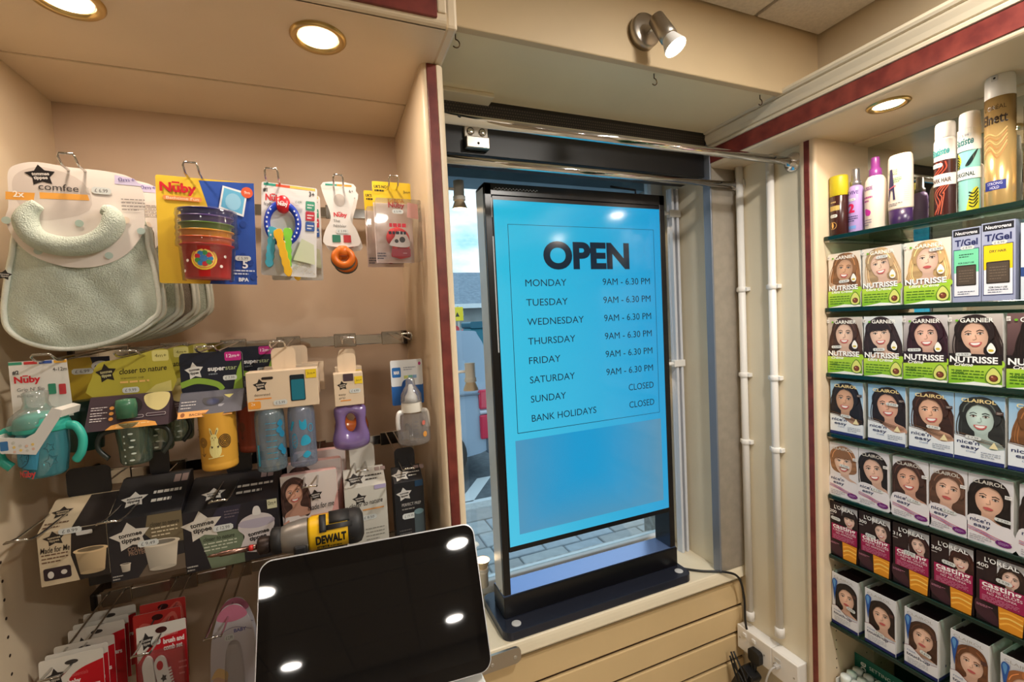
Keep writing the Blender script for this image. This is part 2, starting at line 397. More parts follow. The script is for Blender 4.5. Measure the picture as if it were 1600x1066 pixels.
# soffit over the right bay
rs = struct(MB().box(1.36, 1.62, -3.6, 1.264, 0.525, 0.55), 'trim_6', cream)
MB().box(1.623, 1.73, -1.2, 0.96, 0.520, 0.548).build('rear_board', cream, rs, 0.002)
MB().box(1.612, 1.63, -1.2, 0.96, 0.53, 0.54).build('seam', seam, rs)
rf = struct(MB().extrude([(1.345, 0.525)] + [(1.338 - 0.014*math.sin(PI/2*k/5), 0.525 + 0.013 - 0.013*math.cos(PI/2*k/5)) for k in range(6)] + [(1.324, 0.542), (1.324, 0.60), (1.36, 0.60), (1.36, 0.525)], 'y', -3.6, 1.264), 'trim_7', cream)
MB().box(1.3205, 1.3255, -3.6, 1.2635, 0.5385, 0.589).build('burgundy_strip', burg, rf, 0.0008, 1)
struct(MB().extrude([(1.322, 0.589), (1.316, 0.590), (1.314, 0.597), (1.318, 0.602), (1.312, 0.604), (1.306, 0.616), (1.298, 0.628), (1.296, 0.632), (1.300, 0.635), (1.292, 0.637), (1.288, 0.643), (1.288, 0.650), (1.46, 0.650), (1.46, 0.589)], 'y', -3.6, 1.262), 'trim_8', mat('cornice_cream', (222, 208, 182), 0.45), 0)
# lower rest of the right wall behind the camera
struct(MB().box(1.73, 1.76, -3.6, 0.96, FL, 0.6), 'wall_right_lower', cream_d)
struct(MB().box(1.45, 1.73, -1.25, -1.2, FL, 0.525), 'wall_right_end', cream)

# window wall below the sill: grooved planks
pw = struct(MB().box(0.0, 1.45, 1.288, 1.60, FL, -1.04), 'wall_under_window', mat('groove_brown', (62, 40, 22), 0.8))
plank_m = mat('plank_cream', (222, 194, 146), 0.42, var=0.04, vscale=4, bump=0.03, bscale=240)
zz = [-1.060, -1.166, -1.272, -1.378, -1.484, -1.59]
for a, b in zip(zz[:-1], zz[1:]):
    MB().box(0.2, 1.447, 1.276, 1.290, b+0.0068, a-0.0068).build('plank', plank_m, pw, 0.003, 2)
sl = struct(MB().extrude([(1.29, -1.058), (1.276, -1.056), (1.274, -1.040), (1.262, -1.034)] + [(1.254 + 0.014 - 0.014*math.cos(0.3 + PI*0.4*k/5 + 0.0), -1.018 + 0.018*math.sin(-1.2 + 2.77*k/5)) for k in range(6)] + [(1.27, -1.0), (1.585, -1.0), (1.585, -1.058)], 'x', 0.2, 1.455), 'trim_9', cream_w)
# steel guide duct at the right of the window and the cream reveal
du = struct(MB().box(1.325, 1.447, 1.262, 1.292, -0.999, 0.64), 'trim_10', steel, 0.004)
MB().box(1.3185, 1.3265, 1.258, 1.293, -0.999, 0.64).build('edge_profile', mat('blue_grey_steel', (142, 148, 160), 0.4, 0.5), du, 0.002)
struct(MB().box(1.345, 1.45, 1.292, 1.63, -1.0, 0.64), 'wall_window_right', cream_w)
# window: frame, glass, outside sill
wf = struct(MB().box(0.30, 1.346, 1.54, 1.585, -1.0, -0.955), 'window_1', white_fr, 0.004)
MB().box(1.285, 1.346, 1.54, 1.585, -0.955, 0.62).build('jamb', white_fr, wf, 0.004)
MB().box(0.30, 0.345, 1.54, 1.585, -0.955, 0.62).build('jamb', white_fr, wf, 0.004)
MB().box(0.345, 1.285, 1.54, 1.585, 0.58, 0.64).build('head', white_fr, wf, 0.004)
MB().box(0.345, 1.285, 1.560, 1.566, -0.955, 0.58).build('pane', glass, wf)
so = struct(MB().box(0.1, 1.6, 1.590, 1.70, -1.10, -1.018), 'trim_11', mat('granite_sill', (196, 194, 192), 0.7, vscale=60, col2=(146, 142, 142), bump=0.2), 0.008)
struct(MB().box(-0.4, 2.4, 1.590, 1.72, FL-0.2, -1.10), 'wall_outside_below', mat('granite_pier', (158, 156, 150), 0.8, vscale=40, col2=(118, 114, 108), bump=0.3))
struct(MB().box(1.345, 2.6, 1.590, 1.74, -1.10, 1.6), 'wall_outside_right', MATS['granite_pier'])
struct(MB().box(-2.6, 0.28, 1.590, 1.74, -1.10, 1.6), 'wall_outside_left', MATS['granite_pier'])
struct(MB().box(-2.6, 2.6, 1.66, 1.80, 0.553, 1.9), 'wall_outside_lintel', mat('lintel_blue_grey', (150, 172, 186), 0.5, var=0.1))
# white vertical track beside the pane with clips
tr_ = thing('shutter_track', 'white slotted vertical track with clips beside the right window reveal', 'track', (1.318, 1.452, -1.0))
MB().box(-0.018, -0.006, -0.015, 0.015, 0.0, 1.50).box(0.006, 0.018, -0.015, 0.015, 0.0, 1.50).box(-0.018, 0.018, 0.006, 0.015, 0.0, 1.50).build('profile', mat('track_white', (214, 218, 226), 0.3), tr_, 0.002)
MB().box(-0.006, 0.006, 0.003, 0.0058, 0.002, 1.49).build('slot', mat('slot_grey', (92, 96, 106), 0.5), tr_)
for z in (0.78, 1.385):
    MB().box(-0.034, 0.022, -0.022, 0.0, z, z+0.028).lathe([(0.007, 0), (0.007, -0.03), (0, -0.03)], 12, (-0.034, -0.011, z+0.014), 'x').build('clip', white, tr_, 0.003)

# ---------------------------------------------------------------- lights
def spot_light(parent, loc, power, col, angle=2.2, blend=0.7, radius=0.03, rot=(0, 0, 0)):
    d = bpy.data.lights.new('lamp', 'SPOT'); d.energy = power; d.color = col; d.spot_size = angle; d.spot_blend = blend; d.shadow_soft_size = radius
    o = bpy.data.objects.new('lamp', d); C.objects.link(o); o.parent = parent; o.location = loc; o.rotation_euler = rot; return o
def downlight(loc, label, r=0.042, power=9, col=LAMP, rim=brass, group=None, angle=2.4):
    r *= 0.88
    t = thing('downlight', label, 'downlight', loc, 0, group)
    MB().lathe([(r*1.28, 0.004), (r*1.28, -0.002), (r*1.18, -0.006), (r*0.95, -0.004), (r*0.9, 0.003), (r*0.9, 0.004)], 32, cap=False).build('rim', rim, t)
    MB().lathe([(r*0.9, 0.0005), (r*0.86, -0.001), (0, -0.0015)], 32).build('lens', lens, t)
    d = bpy.data.lights.new('lamp', 'AREA'); d.shape = 'DISK'; d.size = r*1.7; d.energy = power; d.color = col
    o = bpy.data.objects.new('lamp', d); C.objects.link(o); o.parent = t; o.location = (0, 0, -0.0085)
    return t
downlight((0.013, 0.89, 0.525), 'round brass downlight in the left soffit near the divider pillar', power=W_BAY)
downlight((-0.343, 0.905, 0.525), 'round brass downlight in the left soffit at the top left corner', power=W_BAY)
downlight((1.407, 0.74, 0.525), 'round brass downlight in the soffit above the hair products', power=W_BAY*0.9)
downlight((1.407, 0.10, 0.525), 'round brass downlight further along the right soffit', power=W_BAY*0.9)
downlight((-0.70, 0.905, 0.525), 'round brass downlight in the left soffit beyond the side panel', power=W_BAY*0.5)
for x, y, k, lab in ((0.38, -1.62, 0.6, 'mirrored in the upper right of the till screen'), (0.34, -2.93, 0.6, 'mirrored in the lower right of the till screen'), (-1.01, -2.98, 0.6, 'mirrored in the lower left of the till screen'), (-0.89, -1.66, 0.4, 'mirrored at the left edge of the till screen'),
                     (0.92, 0.22, 2.1, 'added out of view to brighten the fascia and hair products'), (0.95, -0.95, 2.0, 'added behind the viewer to brighten the right wall')):  # these two are unseen lights, added to brighten the right side
    downlight((x, y, CE), 'round shop ceiling light ' + lab, 0.097, W_ROOM*k, ROOM_LAMP, white, 'shop ceiling lights', 3.0)
# wall spotlight on the window fascia
sp = thing('wall_spotlight', 'satin nickel spotlight with a glowing bulb on the fascia above the window', 'spotlight', (0.781, 0.95, 0.712))
MB().lathe([(0.042, 0), (0.042, -0.018), (0.038, -0.022), (0, -0.022)], 32, (0, 0, 0), 'y').build('base', satin, sp)
MB().tube([(0.0, -0.02, -0.012), (0.004, -0.034, -0.006), (0.002, -0.046, 0.006), (0.0, -0.056, 0.012)], 0.0042, 8).build('arm', chrome, sp)
hd = MB().lathe([(0.0, 0.052), (0.012, 0.052), (0.019, 0.046), (0.0205, 0.0), (0.0205, -0.018), (0.017, -0.02)], 24).build('lamp_holder', satin, sp, loc=(0.010, -0.072, -0.036), rot=(-0.42, -0.24, 0))
bl = MB().lathe([(0.016, 0.02), (0.017, 0.0), (0.026, -0.028), (0.026, -0.032)], 24, cap=False).build('bulb', white, hd, loc=(0, 0, -0.02))
MB().lathe([(0.0255, -0.0305), (0.0, -0.0315)], 24).build('lens', mat('spot_lens', (255, 244, 225), 0.3, emit=16.0), hd, loc=(0, 0, -0.02))
spot_light(hd, (0, 0, -0.062), W_SPOT, (1.0, 0.85, 0.68), 2.3, 0.7, 0.02)

# spotlights fixed to the window jambs
def jamb_spot(loc, side, label, up=False, on=True):
    t = thing('window_spotlight', label, 'spotlight', loc, 0, 'spotlights along the window jambs')
    k = -1 if up else 1
    MB().tube([(side*0.095, 0, 0.012*k), (0, 0, 0.012*k)], 0.005, 8).build('arm', mat('lamp_beige', (236, 230, 220), 0.5), t)
    MB().lathe([(0, 0.04*k), (0.018, 0.04*k), (0.018, -0.01*k), (0.021, -0.012*k), (0.021, -0.016*k), (0.019, -0.018*k), (0.021, -0.02*k), (0.021, -0.025*k), (0.017, -0.027*k)], 20, cap=False).build('lamp_holder', MATS['lamp_beige'], t)
    MB().lathe([(0.016, -0.026*k), (0.026, -0.052*k), (0.0265, -0.055*k)], 20, cap=False).build('lamp_hood', mat('lamp_hood', (214, 192, 160), 0.5), t)
    MB().lathe([(0.0255, -0.0535*k), (0, -0.0545*k)], 20).build('lens', mat('small_lens', (255, 224, 180), 0.4, emit=6.0), t)
    return t
jamb_spot((0.437, 1.50, 0.445), -1, 'small beige window spotlight in front of the sky, uppermost beside the divider')
jamb_spot((0.443, 1.50, -0.18), -1, 'small beige window spotlight in front of the grey van')
jamb_spot((0.452, 1.50, -0.90), -1, 'small beige window spotlight low down beside the till screen, pointing up', True)
jamb_spot((1.262, 1.50, 0.41), 1, 'small window spotlight by the white track at the display\'s upper right')
jamb_spot((1.268, 1.50, -0.21), 1, 'small window spotlight by the white track at the display\'s mid right')

# ================================================================ FITTINGS
def rod(y, z, label, x0=0.247, x1=1.45):
    t = thing('chrome_rod', label, 'rod', ((x0+x1)/2, y, z))
    h = (x1-x0)/2
    MB().tube([(-h, 0, 0), (h-0.002, 0, 0)], 0.0125, 20).build('rail', chrome, t)
    MB().lathe([(0.031, 0), (0.031, -0.004), (0.026, -0.009), (0.017, -0.012), (0.0165, -0.024), (0.0125, -0.025)], 28, (h, 0, 0), 'x', cap=False).build('flange', chrome, t)
    for sx in (-h+0.06, h-0.10):
        MB().lathe([(0.003, 0), (0.0028, -0.0015), (0, -0.0015)], 10, (sx, -0.0123, 0.002), 'y').build('grub_screw', black_m, t)
rod(1.034, 0.478, 'long chrome rod in front of the shutter housing, the nearer upper one')
rod(1.248, 0.463, 'long chrome rod right under the black shutter housing, the farther lower one')
def hook(x, z, label):
    t = thing('screw_hook', label, 'hook', (x, 0.985, z), 0, 'hooks under the window fascia')
    MB().tube([(0, 0, 0), (0, 0, -0.012)] + [(0.009*math.sin(a) , 0, -0.021 + 0.009*math.cos(a)) for a in [PI*1.25*k/8 for k in range(9)]], 0.0014, 6).build('wire', mat('hook_bronze', (92, 70, 46), 0.35, 0.9), t)
hook(0.298, 0.642, 'small bronze hook under the window soffit beside the left fascia end')
hook(0.845, 0.642, 'small bronze hook under the window soffit below the spotlight')
hook(1.24, 0.642, 'small bronze hook under the window soffit against the right cornice')

def pipe(y, label, zb):
    t = thing('cable_pipe', label, 'pipe', (1.434, y, zb))
    MB().tube([(0, 0, 0), (0, 0, 0.525-zb)], 0.0125, 16).build('tube', white, t)
    MB().lathe([(0.0125, 0.0), (0.0165, 0.0), (0.0165, 0.03), (0.0125, 0.034)], 16, cap=False).build('collar', white, t)
    for z in (0.075, -0.245, -0.50):
        MB().lathe([(0.0125, -0.009), (0.0160, -0.009), (0.0160, 0.009), (0.0125, 0.009)], 16, (0, 0, z-zb), cap=False).box(-0.002, 0.016, -0.024, 0.024, z-zb-0.007, z-zb+0.007).build('saddle_clip', white, t, 0.001, 1)
pipe(1.232, 'white conduit pipe on the cream wall next to the steel duct', -1.196)
pipe(1.108, 'white conduit pipe on the cream wall next to the burgundy pillar', -1.182)

# sockets on the pipe wall
bx = thing('socket_box', 'white double socket box in the corner below the window sill', 'socket', (1.45, 1.265, -1.315))
MB().box(-0.040, 0, -0.145, 0.0, 0.0, 0.09).build('back_box', white, bx, 0.003)
MB().box(-0.048, -0.040, -0.146, 0.0, -0.001, 0.092).build('face_plate', mat('plate_white', (240, 236, 230), 0.3), bx, 0.003)
for y in (-0.035, -0.075): MB().box(-0.053, -0.048, y-0.008, y+0.008, 0.062, 0.076).build('switch', white, bx, 0.002)
for y in (-0.012, -0.118): MB().lathe([(0.003, 0), (0.003, -0.0012), (0, -0.0012)], 10, (-0.048, y, 0.045), 'x').build('screw', steel, bx)
bx2 = thing('data_socket', 'white data outlet box with a grey lead, beside the double socket', 'socket', (1.45, 1.118, -1.318))
MB().box(-0.040, 0, -0.098, 0.0, 0.0, 0.094).build('back_box', white, bx2, 0.003)
MB().box(-0.048, -0.040, -0.099, 0.0, -0.001, 0.095).build('face_plate', MATS['plate_white'], bx2, 0.003)
for z in (0.062, 0.045): MB().box(-0.050, -0.048, -0.036, -0.012, z, z+0.010).build('jack', mat('jack_grey', (206, 204, 200), 0.4), bx2, 0.001, 1)
for y in (-0.010, -0.085): MB().lathe([(0.003, 0), (0.003, -0.0012), (0, -0.0012)], 10, (-0.048, y, 0.045), 'x').build('screw', steel, bx2)
pg = thing('mains_plug', 'black three pin plug pushed into the white double socket', 'plug', (1.402, 1.176, -1.29))
MB().extrude(rr(-0.024, -0.026, 0.024, 0.024, 0.012), 'x', -0.022, -0.001).build('body', black, pg, 0.004)
MB().tube([(-0.012, 0, -0.022), (-0.014, 0, -0.045), (-0.012, 0.004, -0.07)], [0.008, 0.006, 0.004], 10).build('cord_grip', black, pg)
cb = thing('power_cable', 'black power cable from the display base over the sill to the socket', 'cable', (1.30, 1.30, -1.0))
pts = [(-0.118, 0.10, 0.010), (-0.10, 0.06, 0.006), (-0.04, 0.0, 0.006), (0.03, -0.045, 0.007), (0.085, -0.062, -0.02), (0.105, -0.068, -0.10), (0.105, -0.072, -0.20), (0.112, -0.085, -0.28), (0.088, -0.112, -0.345), (0.082, -0.122, -0.362), (0.088, -0.122, -0.352)]
MB().tube(spline(pts, 8, False), 0.0042, 10).build('cord', black, cb)
cl = thing('cable_bundle', 'bundle of black cables and an adapter hanging in the corner by the sockets', 'cable', (1.40, 1.235, -1.50))
MB().extrude(rr(-0.03, 0.0, 0.028, 0.12, 0.01), 'x', -0.045, 0.0).build('adapter', black, cl, 0.006, loc=(0.0, 0.0, 0.045), rot=(0.45, 0, 0))
for k, (dy, dz) in enumerate(((0.0, 0.0), (-0.02, 0.02), (-0.045, -0.02), (-0.06, 0.03))):
    MB().tube(spline([(-0.05, 0.02+dy*0.3, 0.17+dz), (-0.055, -0.02+dy, 0.09), (-0.055, -0.055+dy, 0.0), (-0.05, -0.03+dy, -0.07), (-0.045, 0.0+dy, 0.02), (-0.05, -0.05+dy*0.5, 0.13+dz)], 7, False), 0.0036, 8).build('loop', black, cl)
lead = thing('network_lead', 'light grey network lead plugged into the white data outlet', 'cable', (1.402, 1.092, -1.27))
MB().box(-0.018, 0.0, -0.007, 0.007, -0.005, 0.005).build('connector', mat('lead_grey', (186, 182, 178), 0.45), lead, 0.001, 1)
MB().tube(spline([(-0.016, 0, 0), (-0.034, 0.006, -0.012), (-0.044, 0.016, -0.06), (-0.045, 0.022, -0.13), (-0.045, 0.022, -0.30)], 8, False), 0.0034, 8).build('cord', MATS['lead_grey'], lead)
# bent metal guard plate on the sill edge
gd = thing('sill_guard_plate', 'rounded metal guard plate screwed to the sill edge beside the till screen', 'plate', (0.41, 1.258, -1.03))
MB().extrude(rr(-0.14, -0.024, 0.075, 0.026, 0.018), 'y', -0.010, -0.001).build('plate', satin, gd, 0.003)
for x in (-0.02, 0.055): MB().lathe([(0.007, 0), (0.005, -0.0015), (0.002, -0.001), (0, -0.001)], 12, (x, -0.010, -0.004), 'y').build('screw', steel, gd)

# ---------------------------------------------------------------- the double-sided window display
DX0, DX1, DY = 0.474, 1.182, 1.345
ds = thing('window_display', 'tall black window display showing blue opening hours, standing on the sill', 'display', (0.828, 1.36, -1.0))
ox, oy, oz = 0.828, 1.36, -1.0
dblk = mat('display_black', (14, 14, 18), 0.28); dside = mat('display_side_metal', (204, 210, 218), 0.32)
dbase = mat('display_base_navy', (46, 50, 64), 0.26, 0.4); dtop = mat('display_base_sky_sheen', (122, 146, 196), 0.2, 0.6)  # blue of the base top is the sky's reflection put into its colour
MB().extrude(rr(0.444-ox, 1.272-oy, 1.196-ox, 1.50-oy, 0.028, 6), 'z', 0.0, 0.028).build('foot_plate', dbase, ds, 0.004)
MB().box(DX0-ox-0.004, DX1-ox+0.004, 1.340-oy, 1.440-oy, 0.0285, 0.098).build('base_block', dblk, ds, 0.003)
MB().box(DX0-ox-0.002, DX1-ox+0.002, 1.346-oy, 1.434-oy, 0.0985, 0.1005).build('base_top', dtop, ds)
for sx, xa, xb in ((-1, DX0, DX0+0.024), (1, DX1-0.024, DX1)):
    MB().box(xa-ox, xb-ox, DY-oy, DY+0.086-oy, 0.101, 1.436).build('upright', dblk, ds, 0.002)
    xs = xa-0.0015 if sx < 0 else xb-0.0005
    MB().box(xs-ox, xs+0.002-ox, DY+0.012-oy, DY+0.08-oy, 0.03, 1.425).build('side_trim', dside, ds)
    for z in (0.062, 0.105): MB().lathe([(0.005, 0), (0.004, sx*0.002), (0, sx*0.002)], 10, ((xa if sx < 0 else xb)-ox+sx*0.0015, DY+0.03-oy, z), 'x').build('bolt', steel, ds)
MB().box(DX0-ox, DX1-ox, DY-oy, DY+0.06-oy, 1.40, 1.438).build('top_bar', dblk, ds, 0.002)
PX0, PX1, PZ0, PZ1 = DX0+0.012, DX1-0.010, -0.760, 0.400
MB().box(PX0+0.013-ox, PX1-0.013-ox, DY+0.002-oy, DY+0.055-oy, PZ0-oz, PZ1-oz).build('panel', dblk, ds, 0.002)
for px_, py_ in ((0.496, 1.306), (1.160, 1.306)):
    MB().lathe([(0.0155, 0), (0.0155, 0.0018), (0.013, 0.0024), (0, 0.0024)], 24, (px_-ox, py_-oy, 0.0281)).build('rubber_pad', mat('pad_grey', (196, 198, 200), 0.5), ds)
vents = MB()
for k in range(60):
    if k % 7 in (2, 5): continue
    vents.box(DX0+0.03+k*0.0058-ox, DX0+0.0335+k*0.0058-ox, DY+0.012-oy, DY+0.016-oy, 1.4375, 1.4392)
for k in range(26): vents.box(DX0+0.012-ox+0.02+k*0.006, DX0+0.012-ox+0.023+k*0.006, DY-0.001-oy, DY-oy, 1.418+0.003*(k%2), 1.421+0.003*(k%2))
vents.build('vent_slots', mat('vent_pale', (196, 204, 220), 0.4), ds)
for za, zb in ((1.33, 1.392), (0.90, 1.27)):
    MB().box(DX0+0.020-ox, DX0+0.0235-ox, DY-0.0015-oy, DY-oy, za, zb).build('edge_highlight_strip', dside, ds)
MB().tube([(1.095-ox, 1.40-oy, 1.438), (1.095-ox, 1.40-oy, 1.468), (0.985-ox, 1.40-oy, 1.474)], 0.004, 8).build('antenna', black, ds)
# the lit screen and its lettering
sx0, sx1, sz0, sz1 = 0.503, 1.164, -0.742, 0.386
p = Print(); sw = sx1-sx0; sv = sz1-sz0
CYA, CYB = (24, 178, 226), (20, 160, 216)
p.raw([(sx0, sz0), (sx1, sz0), (sx1, sz1), (sx0, sz1)], [lin((74, 204, 238)), lin((40, 166, 220)), lin((16, 162, 220)), lin((30, 196, 232))], [(0, 1, 2, 3)])
bx0, bx1, bz0, bz1 = sx0+0.036, sx1-0.03, sz0+0.035, sz0+0.348
# softly graded block under the hours
g = 8; vs = []; cs = []; fs = []
for j in range(g+1):
    for i in range(g+1):
        u, v = i/g, j/g; vs.append((bx0+(bx1-bx0)*u, bz0+(bz1-bz0)*v))
        e = max(abs(u-0.45)*1.75, (0.62-v)*1.25, 0.0); e = min(1, e)**1.7
        a, b = lin((20, 160, 216)), lin((96, 152, 182)); cs.append(tuple(a[q]*(1-e)+b[q]*e for q in range(3)))
for j in range(g):
    for i in range(g): fs.append((j*(g+1)+i, j*(g+1)+i+1, (j+1)*(g+1)+i+1, (j+1)*(g+1)+i))
p.raw(vs, cs, fs)
INK = (8, 44, 66)
fx0, fx1, fz0, fz1 = sx0+0.046, sx1-0.036, sz0+0.372, sz1-0.076
p.stroke([(fx0, fz0), (fx1, fz0), (fx1, fz1), (fx0, fz1), (fx0, fz0)], 0.0022, INK)
p.text('OPEN', (fx0+fx1)/2+0.005, fz1-0.139, 0.088, (4, 34, 54), 'c', bold=0.045, w=0.345)
days = [('MONDAY', 0.153, '9AM - 6.30 PM'), ('TUESDAY', 0.155, '9AM - 6.30 PM'), ('WEDNESDAY', 0.215, '9AM - 6.30 PM'), ('THURSDAY', 0.178, '9AM - 6.30 PM'), ('FRIDAY', 0.117, '9AM - 6.30 PM'), ('SATURDAY', 0.170, '9AM - 6.30 PM'), ('SUNDAY', 0.132, 'CLOSED'), ('BANK HOLIDAYS', 0.25, 'CLOSED')]
for k, (d, w, h) in enumerate(days):
    z = fz1 - 0.200 - k*0.0640
    p.text(d, fx0+0.052, z, 0.024, INK, w=w)
    p.text(h, fx1-0.024, z, 0.0245, INK, 'r', w=(0.205 if h[0] == '9' else 0.112))
so_ = p.build('screen', ds, DY-oy+0.0015, m=SCREEN); so_.location = (-ox, 0, -oz)
tag(so_, 'lit blue screen with OPEN and opening hours')

# ---------------------------------------------------------------- till counter, touch screen, drill
ct = struct(MB().box(-1.6, 0.17, 0.18, 0.62, FL, -0.585), 'trim_12', cream_d, 0.004)
ped = thing('till_plinth', 'white plinth under the till touch screen', 'plinth', (0.045, 0.69, -0.62))
MB().box(-0.140, 0.140, -0.13, 0.20, -0.98, 0.0).build('body', mat('plinth_white', (224, 222, 216), 0.4), ped, 0.004)
MB().box(-0.150, 0.150, -0.14, 0.212, 0.0, 0.052).build('top', MATS['plinth_white'], ped, 0.004)
tl = thing('till_screen', 'black touch screen till with a thin silver edge, switched off, in the foreground', 'touch screen', (0.0449, 0.770, -0.3543), rot=(-0.47, 0, -0.0779))
# local frame: x along the top edge, y away from the viewer, z up the tilted face; the top edge is at z = 0
w2, hh = 0.170, 0.222
MB().extrude(rr(-w2, -hh, w2, 0, 0.020, 7), 'y', 0.002, 0.028).build('casing', mat('till_silver', (206, 206, 208), 0.3, 0.6), tl, 0.003)
MB().extrude(rr(-w2+0.0022, -hh+0.0022, w2-0.0022, -0.0022, 0.018, 7), 'y', -0.001, 0.003).build('glass_face', black_g, tl)
pr = Print(); pr.rect(-w2+0.018, -hh+0.02, w2-0.018, -0.028, (17, 17, 18)); pr.build('display_area', tl, -0.001, m=attr_mat('till_display', 0.03))
MB().box(-0.04, 0.04, 0.028, 0.06, -0.19, -0.06).build('hinge', mat('till_white', (226, 226, 222), 0.4), tl, 0.006)
st = MB().box(-0.05, 0.05, -0.02, 0.04, 0.0, 0.05).build('stand', MATS['till_white'], tl, 0.004, loc=(0.0, 0.050, -0.206), rot=(0.47, 0, 0))

dr = thing('cordless_drill', 'yellow and black cordless impact driver with a long bit behind the till screen', 'drill', (-0.021, 0.862, -0.5675)); dr.scale = (0.80, 0.84, 0.88)
yel = mat('drill_yellow', (240, 190, 20), 0.42, var=0.05, vscale=30); dgrey = mat('drill_grey', (150, 144, 138), 0.35, 0.5, var=0.1, vscale=20); dbk = mat('drill_black', (30, 29, 30), 0.55)
AX = 0.236   # height of the drive axis above the plinth top
yb = MB().lathe([(0, -0.045), (0.030, -0.045), (0.033, -0.040), (0.034, 0.02), (0.034, 0.045), (0.031, 0.058), (0.02, 0.066), (0, 0.067)], 28, (0, 0, AX), 'x').build('motor_housing', yel, dr)
MB().lathe([(0.0345, 0.0), (0.0355, 0.003), (0.0358, 0.018), (0.033, 0.028), (0.022, 0.034), (0, 0.035)], 28, (0.036, 0, AX), 'x', cap=False).build('rear_cap', dbk, dr)
sdp = Print()
sdp.text('DEWALT', -0.030, AX-0.012, 0.017, (24, 22, 22), bold=0.05, w=0.062)
sdp.rrect(-0.028, AX-0.026, -0.004, AX-0.0175, 0.001, (28, 26, 26)); sdp.text('18V XR', -0.026, AX-0.0245, 0.0055, (236, 190, 40), w=0.02, bold=0.02)
sdp.small(-0.002, AX-0.026, 0.034, 0.007, (40, 34, 20), 1, 0.5)
for k in range(6): sdp.stroke([(0.040, AX+0.013-0.0055*k), (0.0475, AX+0.0145-0.0055*k)], 0.0024, (60, 40, 10))
# label wraps round the barrel: bend the flat print about the x axis
def bend_x(o, r, zc):
    for v in o.data.vertices:
        e = -v.co.y; a = (v.co.z - zc) / r; q = r + e; v.co.y = -q*math.cos(a); v.co.z = zc + q*math.sin(a)
lo = sdp.build('maker_lettering', dr, 0.0, fine=(2, 0.004)); bend_x(lo, 0.0344, AX)
gp = MB(); 
def sleeve(x0, x1, a0, a1, r0, r1, n=8):
    m_ = MB(); vs = []; fs = []
    for rr_ in (r0, r1):
        for xx in (x0, x1):
            for k in range(n+1):
                a = a0 + (a1-a0)*k/n; vs.append((xx, -rr_*math.cos(a), AX + rr_*math.sin(a)))
    q = n+1
    for k in range(n):
        fs += [(k, k+1, q+k+1, q+k), (2*q+k, 3*q+k, 3*q+k+1, 2*q+k+1), (k, 2*q+k, 2*q+k+1, k+1), (q+k, q+k+1, 3*q+k+1, 3*q+k)]
    fs += [(0, q, 3*q, 2*q), (n, 2*q+n, 3*q+n, q+n)]
    return m_.add(vs, fs, True)
sleeve(-0.022, -0.008, 0.32, 1.4, 0.033, 0.0375).build('grip_pad', dbk, dr); sleeve(-0.002, 0.040, 0.72, 1.75, 0.033, 0.0370).build('grip_pad', dbk, dr)
sleeve(-0.010, 0.045, 0.38, 0.66, 0.033, 0.0366).build('grip_pad', dbk, dr)
MB().lathe([(0.033, -0.046), (0.0325, -0.062), (0.029, -0.085), (0.024, -0.098), (0.022, -0.100)], 28, (0, 0, AX), 'x', cap=False).build('gear_case', dgrey, dr)
MB().box(-0.074, -0.048, -0.036, -0.018, AX-0.034, AX-0.006).build('gear_case_pad', dbk, dr, 0.005)
MB().lathe([(0.024, -0.098), (0.0255, -0.100), (0.0255, -0.116), (0.020, -0.119), (0, -0.119)], 24, (0, 0, AX), 'x').build('nose_ring', dbk, dr)
MB().lathe([(0.013, -0.118), (0.016, -0.122), (0.017, -0.140), (0.012, -0.145), (0, -0.145)], 24, (0, 0, AX-0.004), 'x').build('chuck', mat('chuck_brown', (58, 46, 42), 0.4, 0.4), dr)
bt = MB().lathe([(0.0055, -0.145), (0.0055, -0.152), (0.0052, -0.153)], 12, (0, 0, AX-0.004), 'x').build('bit', mat('bit_steel', (150, 120, 110), 0.25, 1.0), dr)
MB().lathe([(0.0058, -0.1525), (0.0058, -0.160), (0, -0.160)], 12, (0, 0, AX-0.004), 'x').build('red_collar', mat('bit_red', (196, 40, 36), 0.4), bt)
MB().lathe([(0.005, -0.160), (0.005, -0.212), (0.003, -0.216), (0.003, -0.228), (0.0008, -0.236), (0, -0.236)], 12, (0, 0, AX-0.004), 'x').build('shaft', MATS['bit_steel'], bt)
MB().extrude(spline([(-0.030, AX-0.028), (0.022, AX-0.026), (0.032, AX-0.10), (0.042, 0.062), (0.0, 0.055), (-0.004, AX-0.10), (-0.018, AX-0.06)], 6), 'y', -0.018, 0.018).build('handle', dbk, dr, 0.006)
MB().extrude(spline([(-0.022, AX-0.075), (-0.012, AX-0.07), (-0.006, AX-0.05), (-0.018, AX-0.045)], 4), 'y', -0.008, 0.008).build('trigger', mat('trigger_red', (120, 24, 20), 0.5), dr, 0.002)
MB().extrude(rr(-0.055, 0.0, 0.058, 0.062, 0.010), 'y', -0.036, 0.036).build('battery', dbk, dr, 0.006)

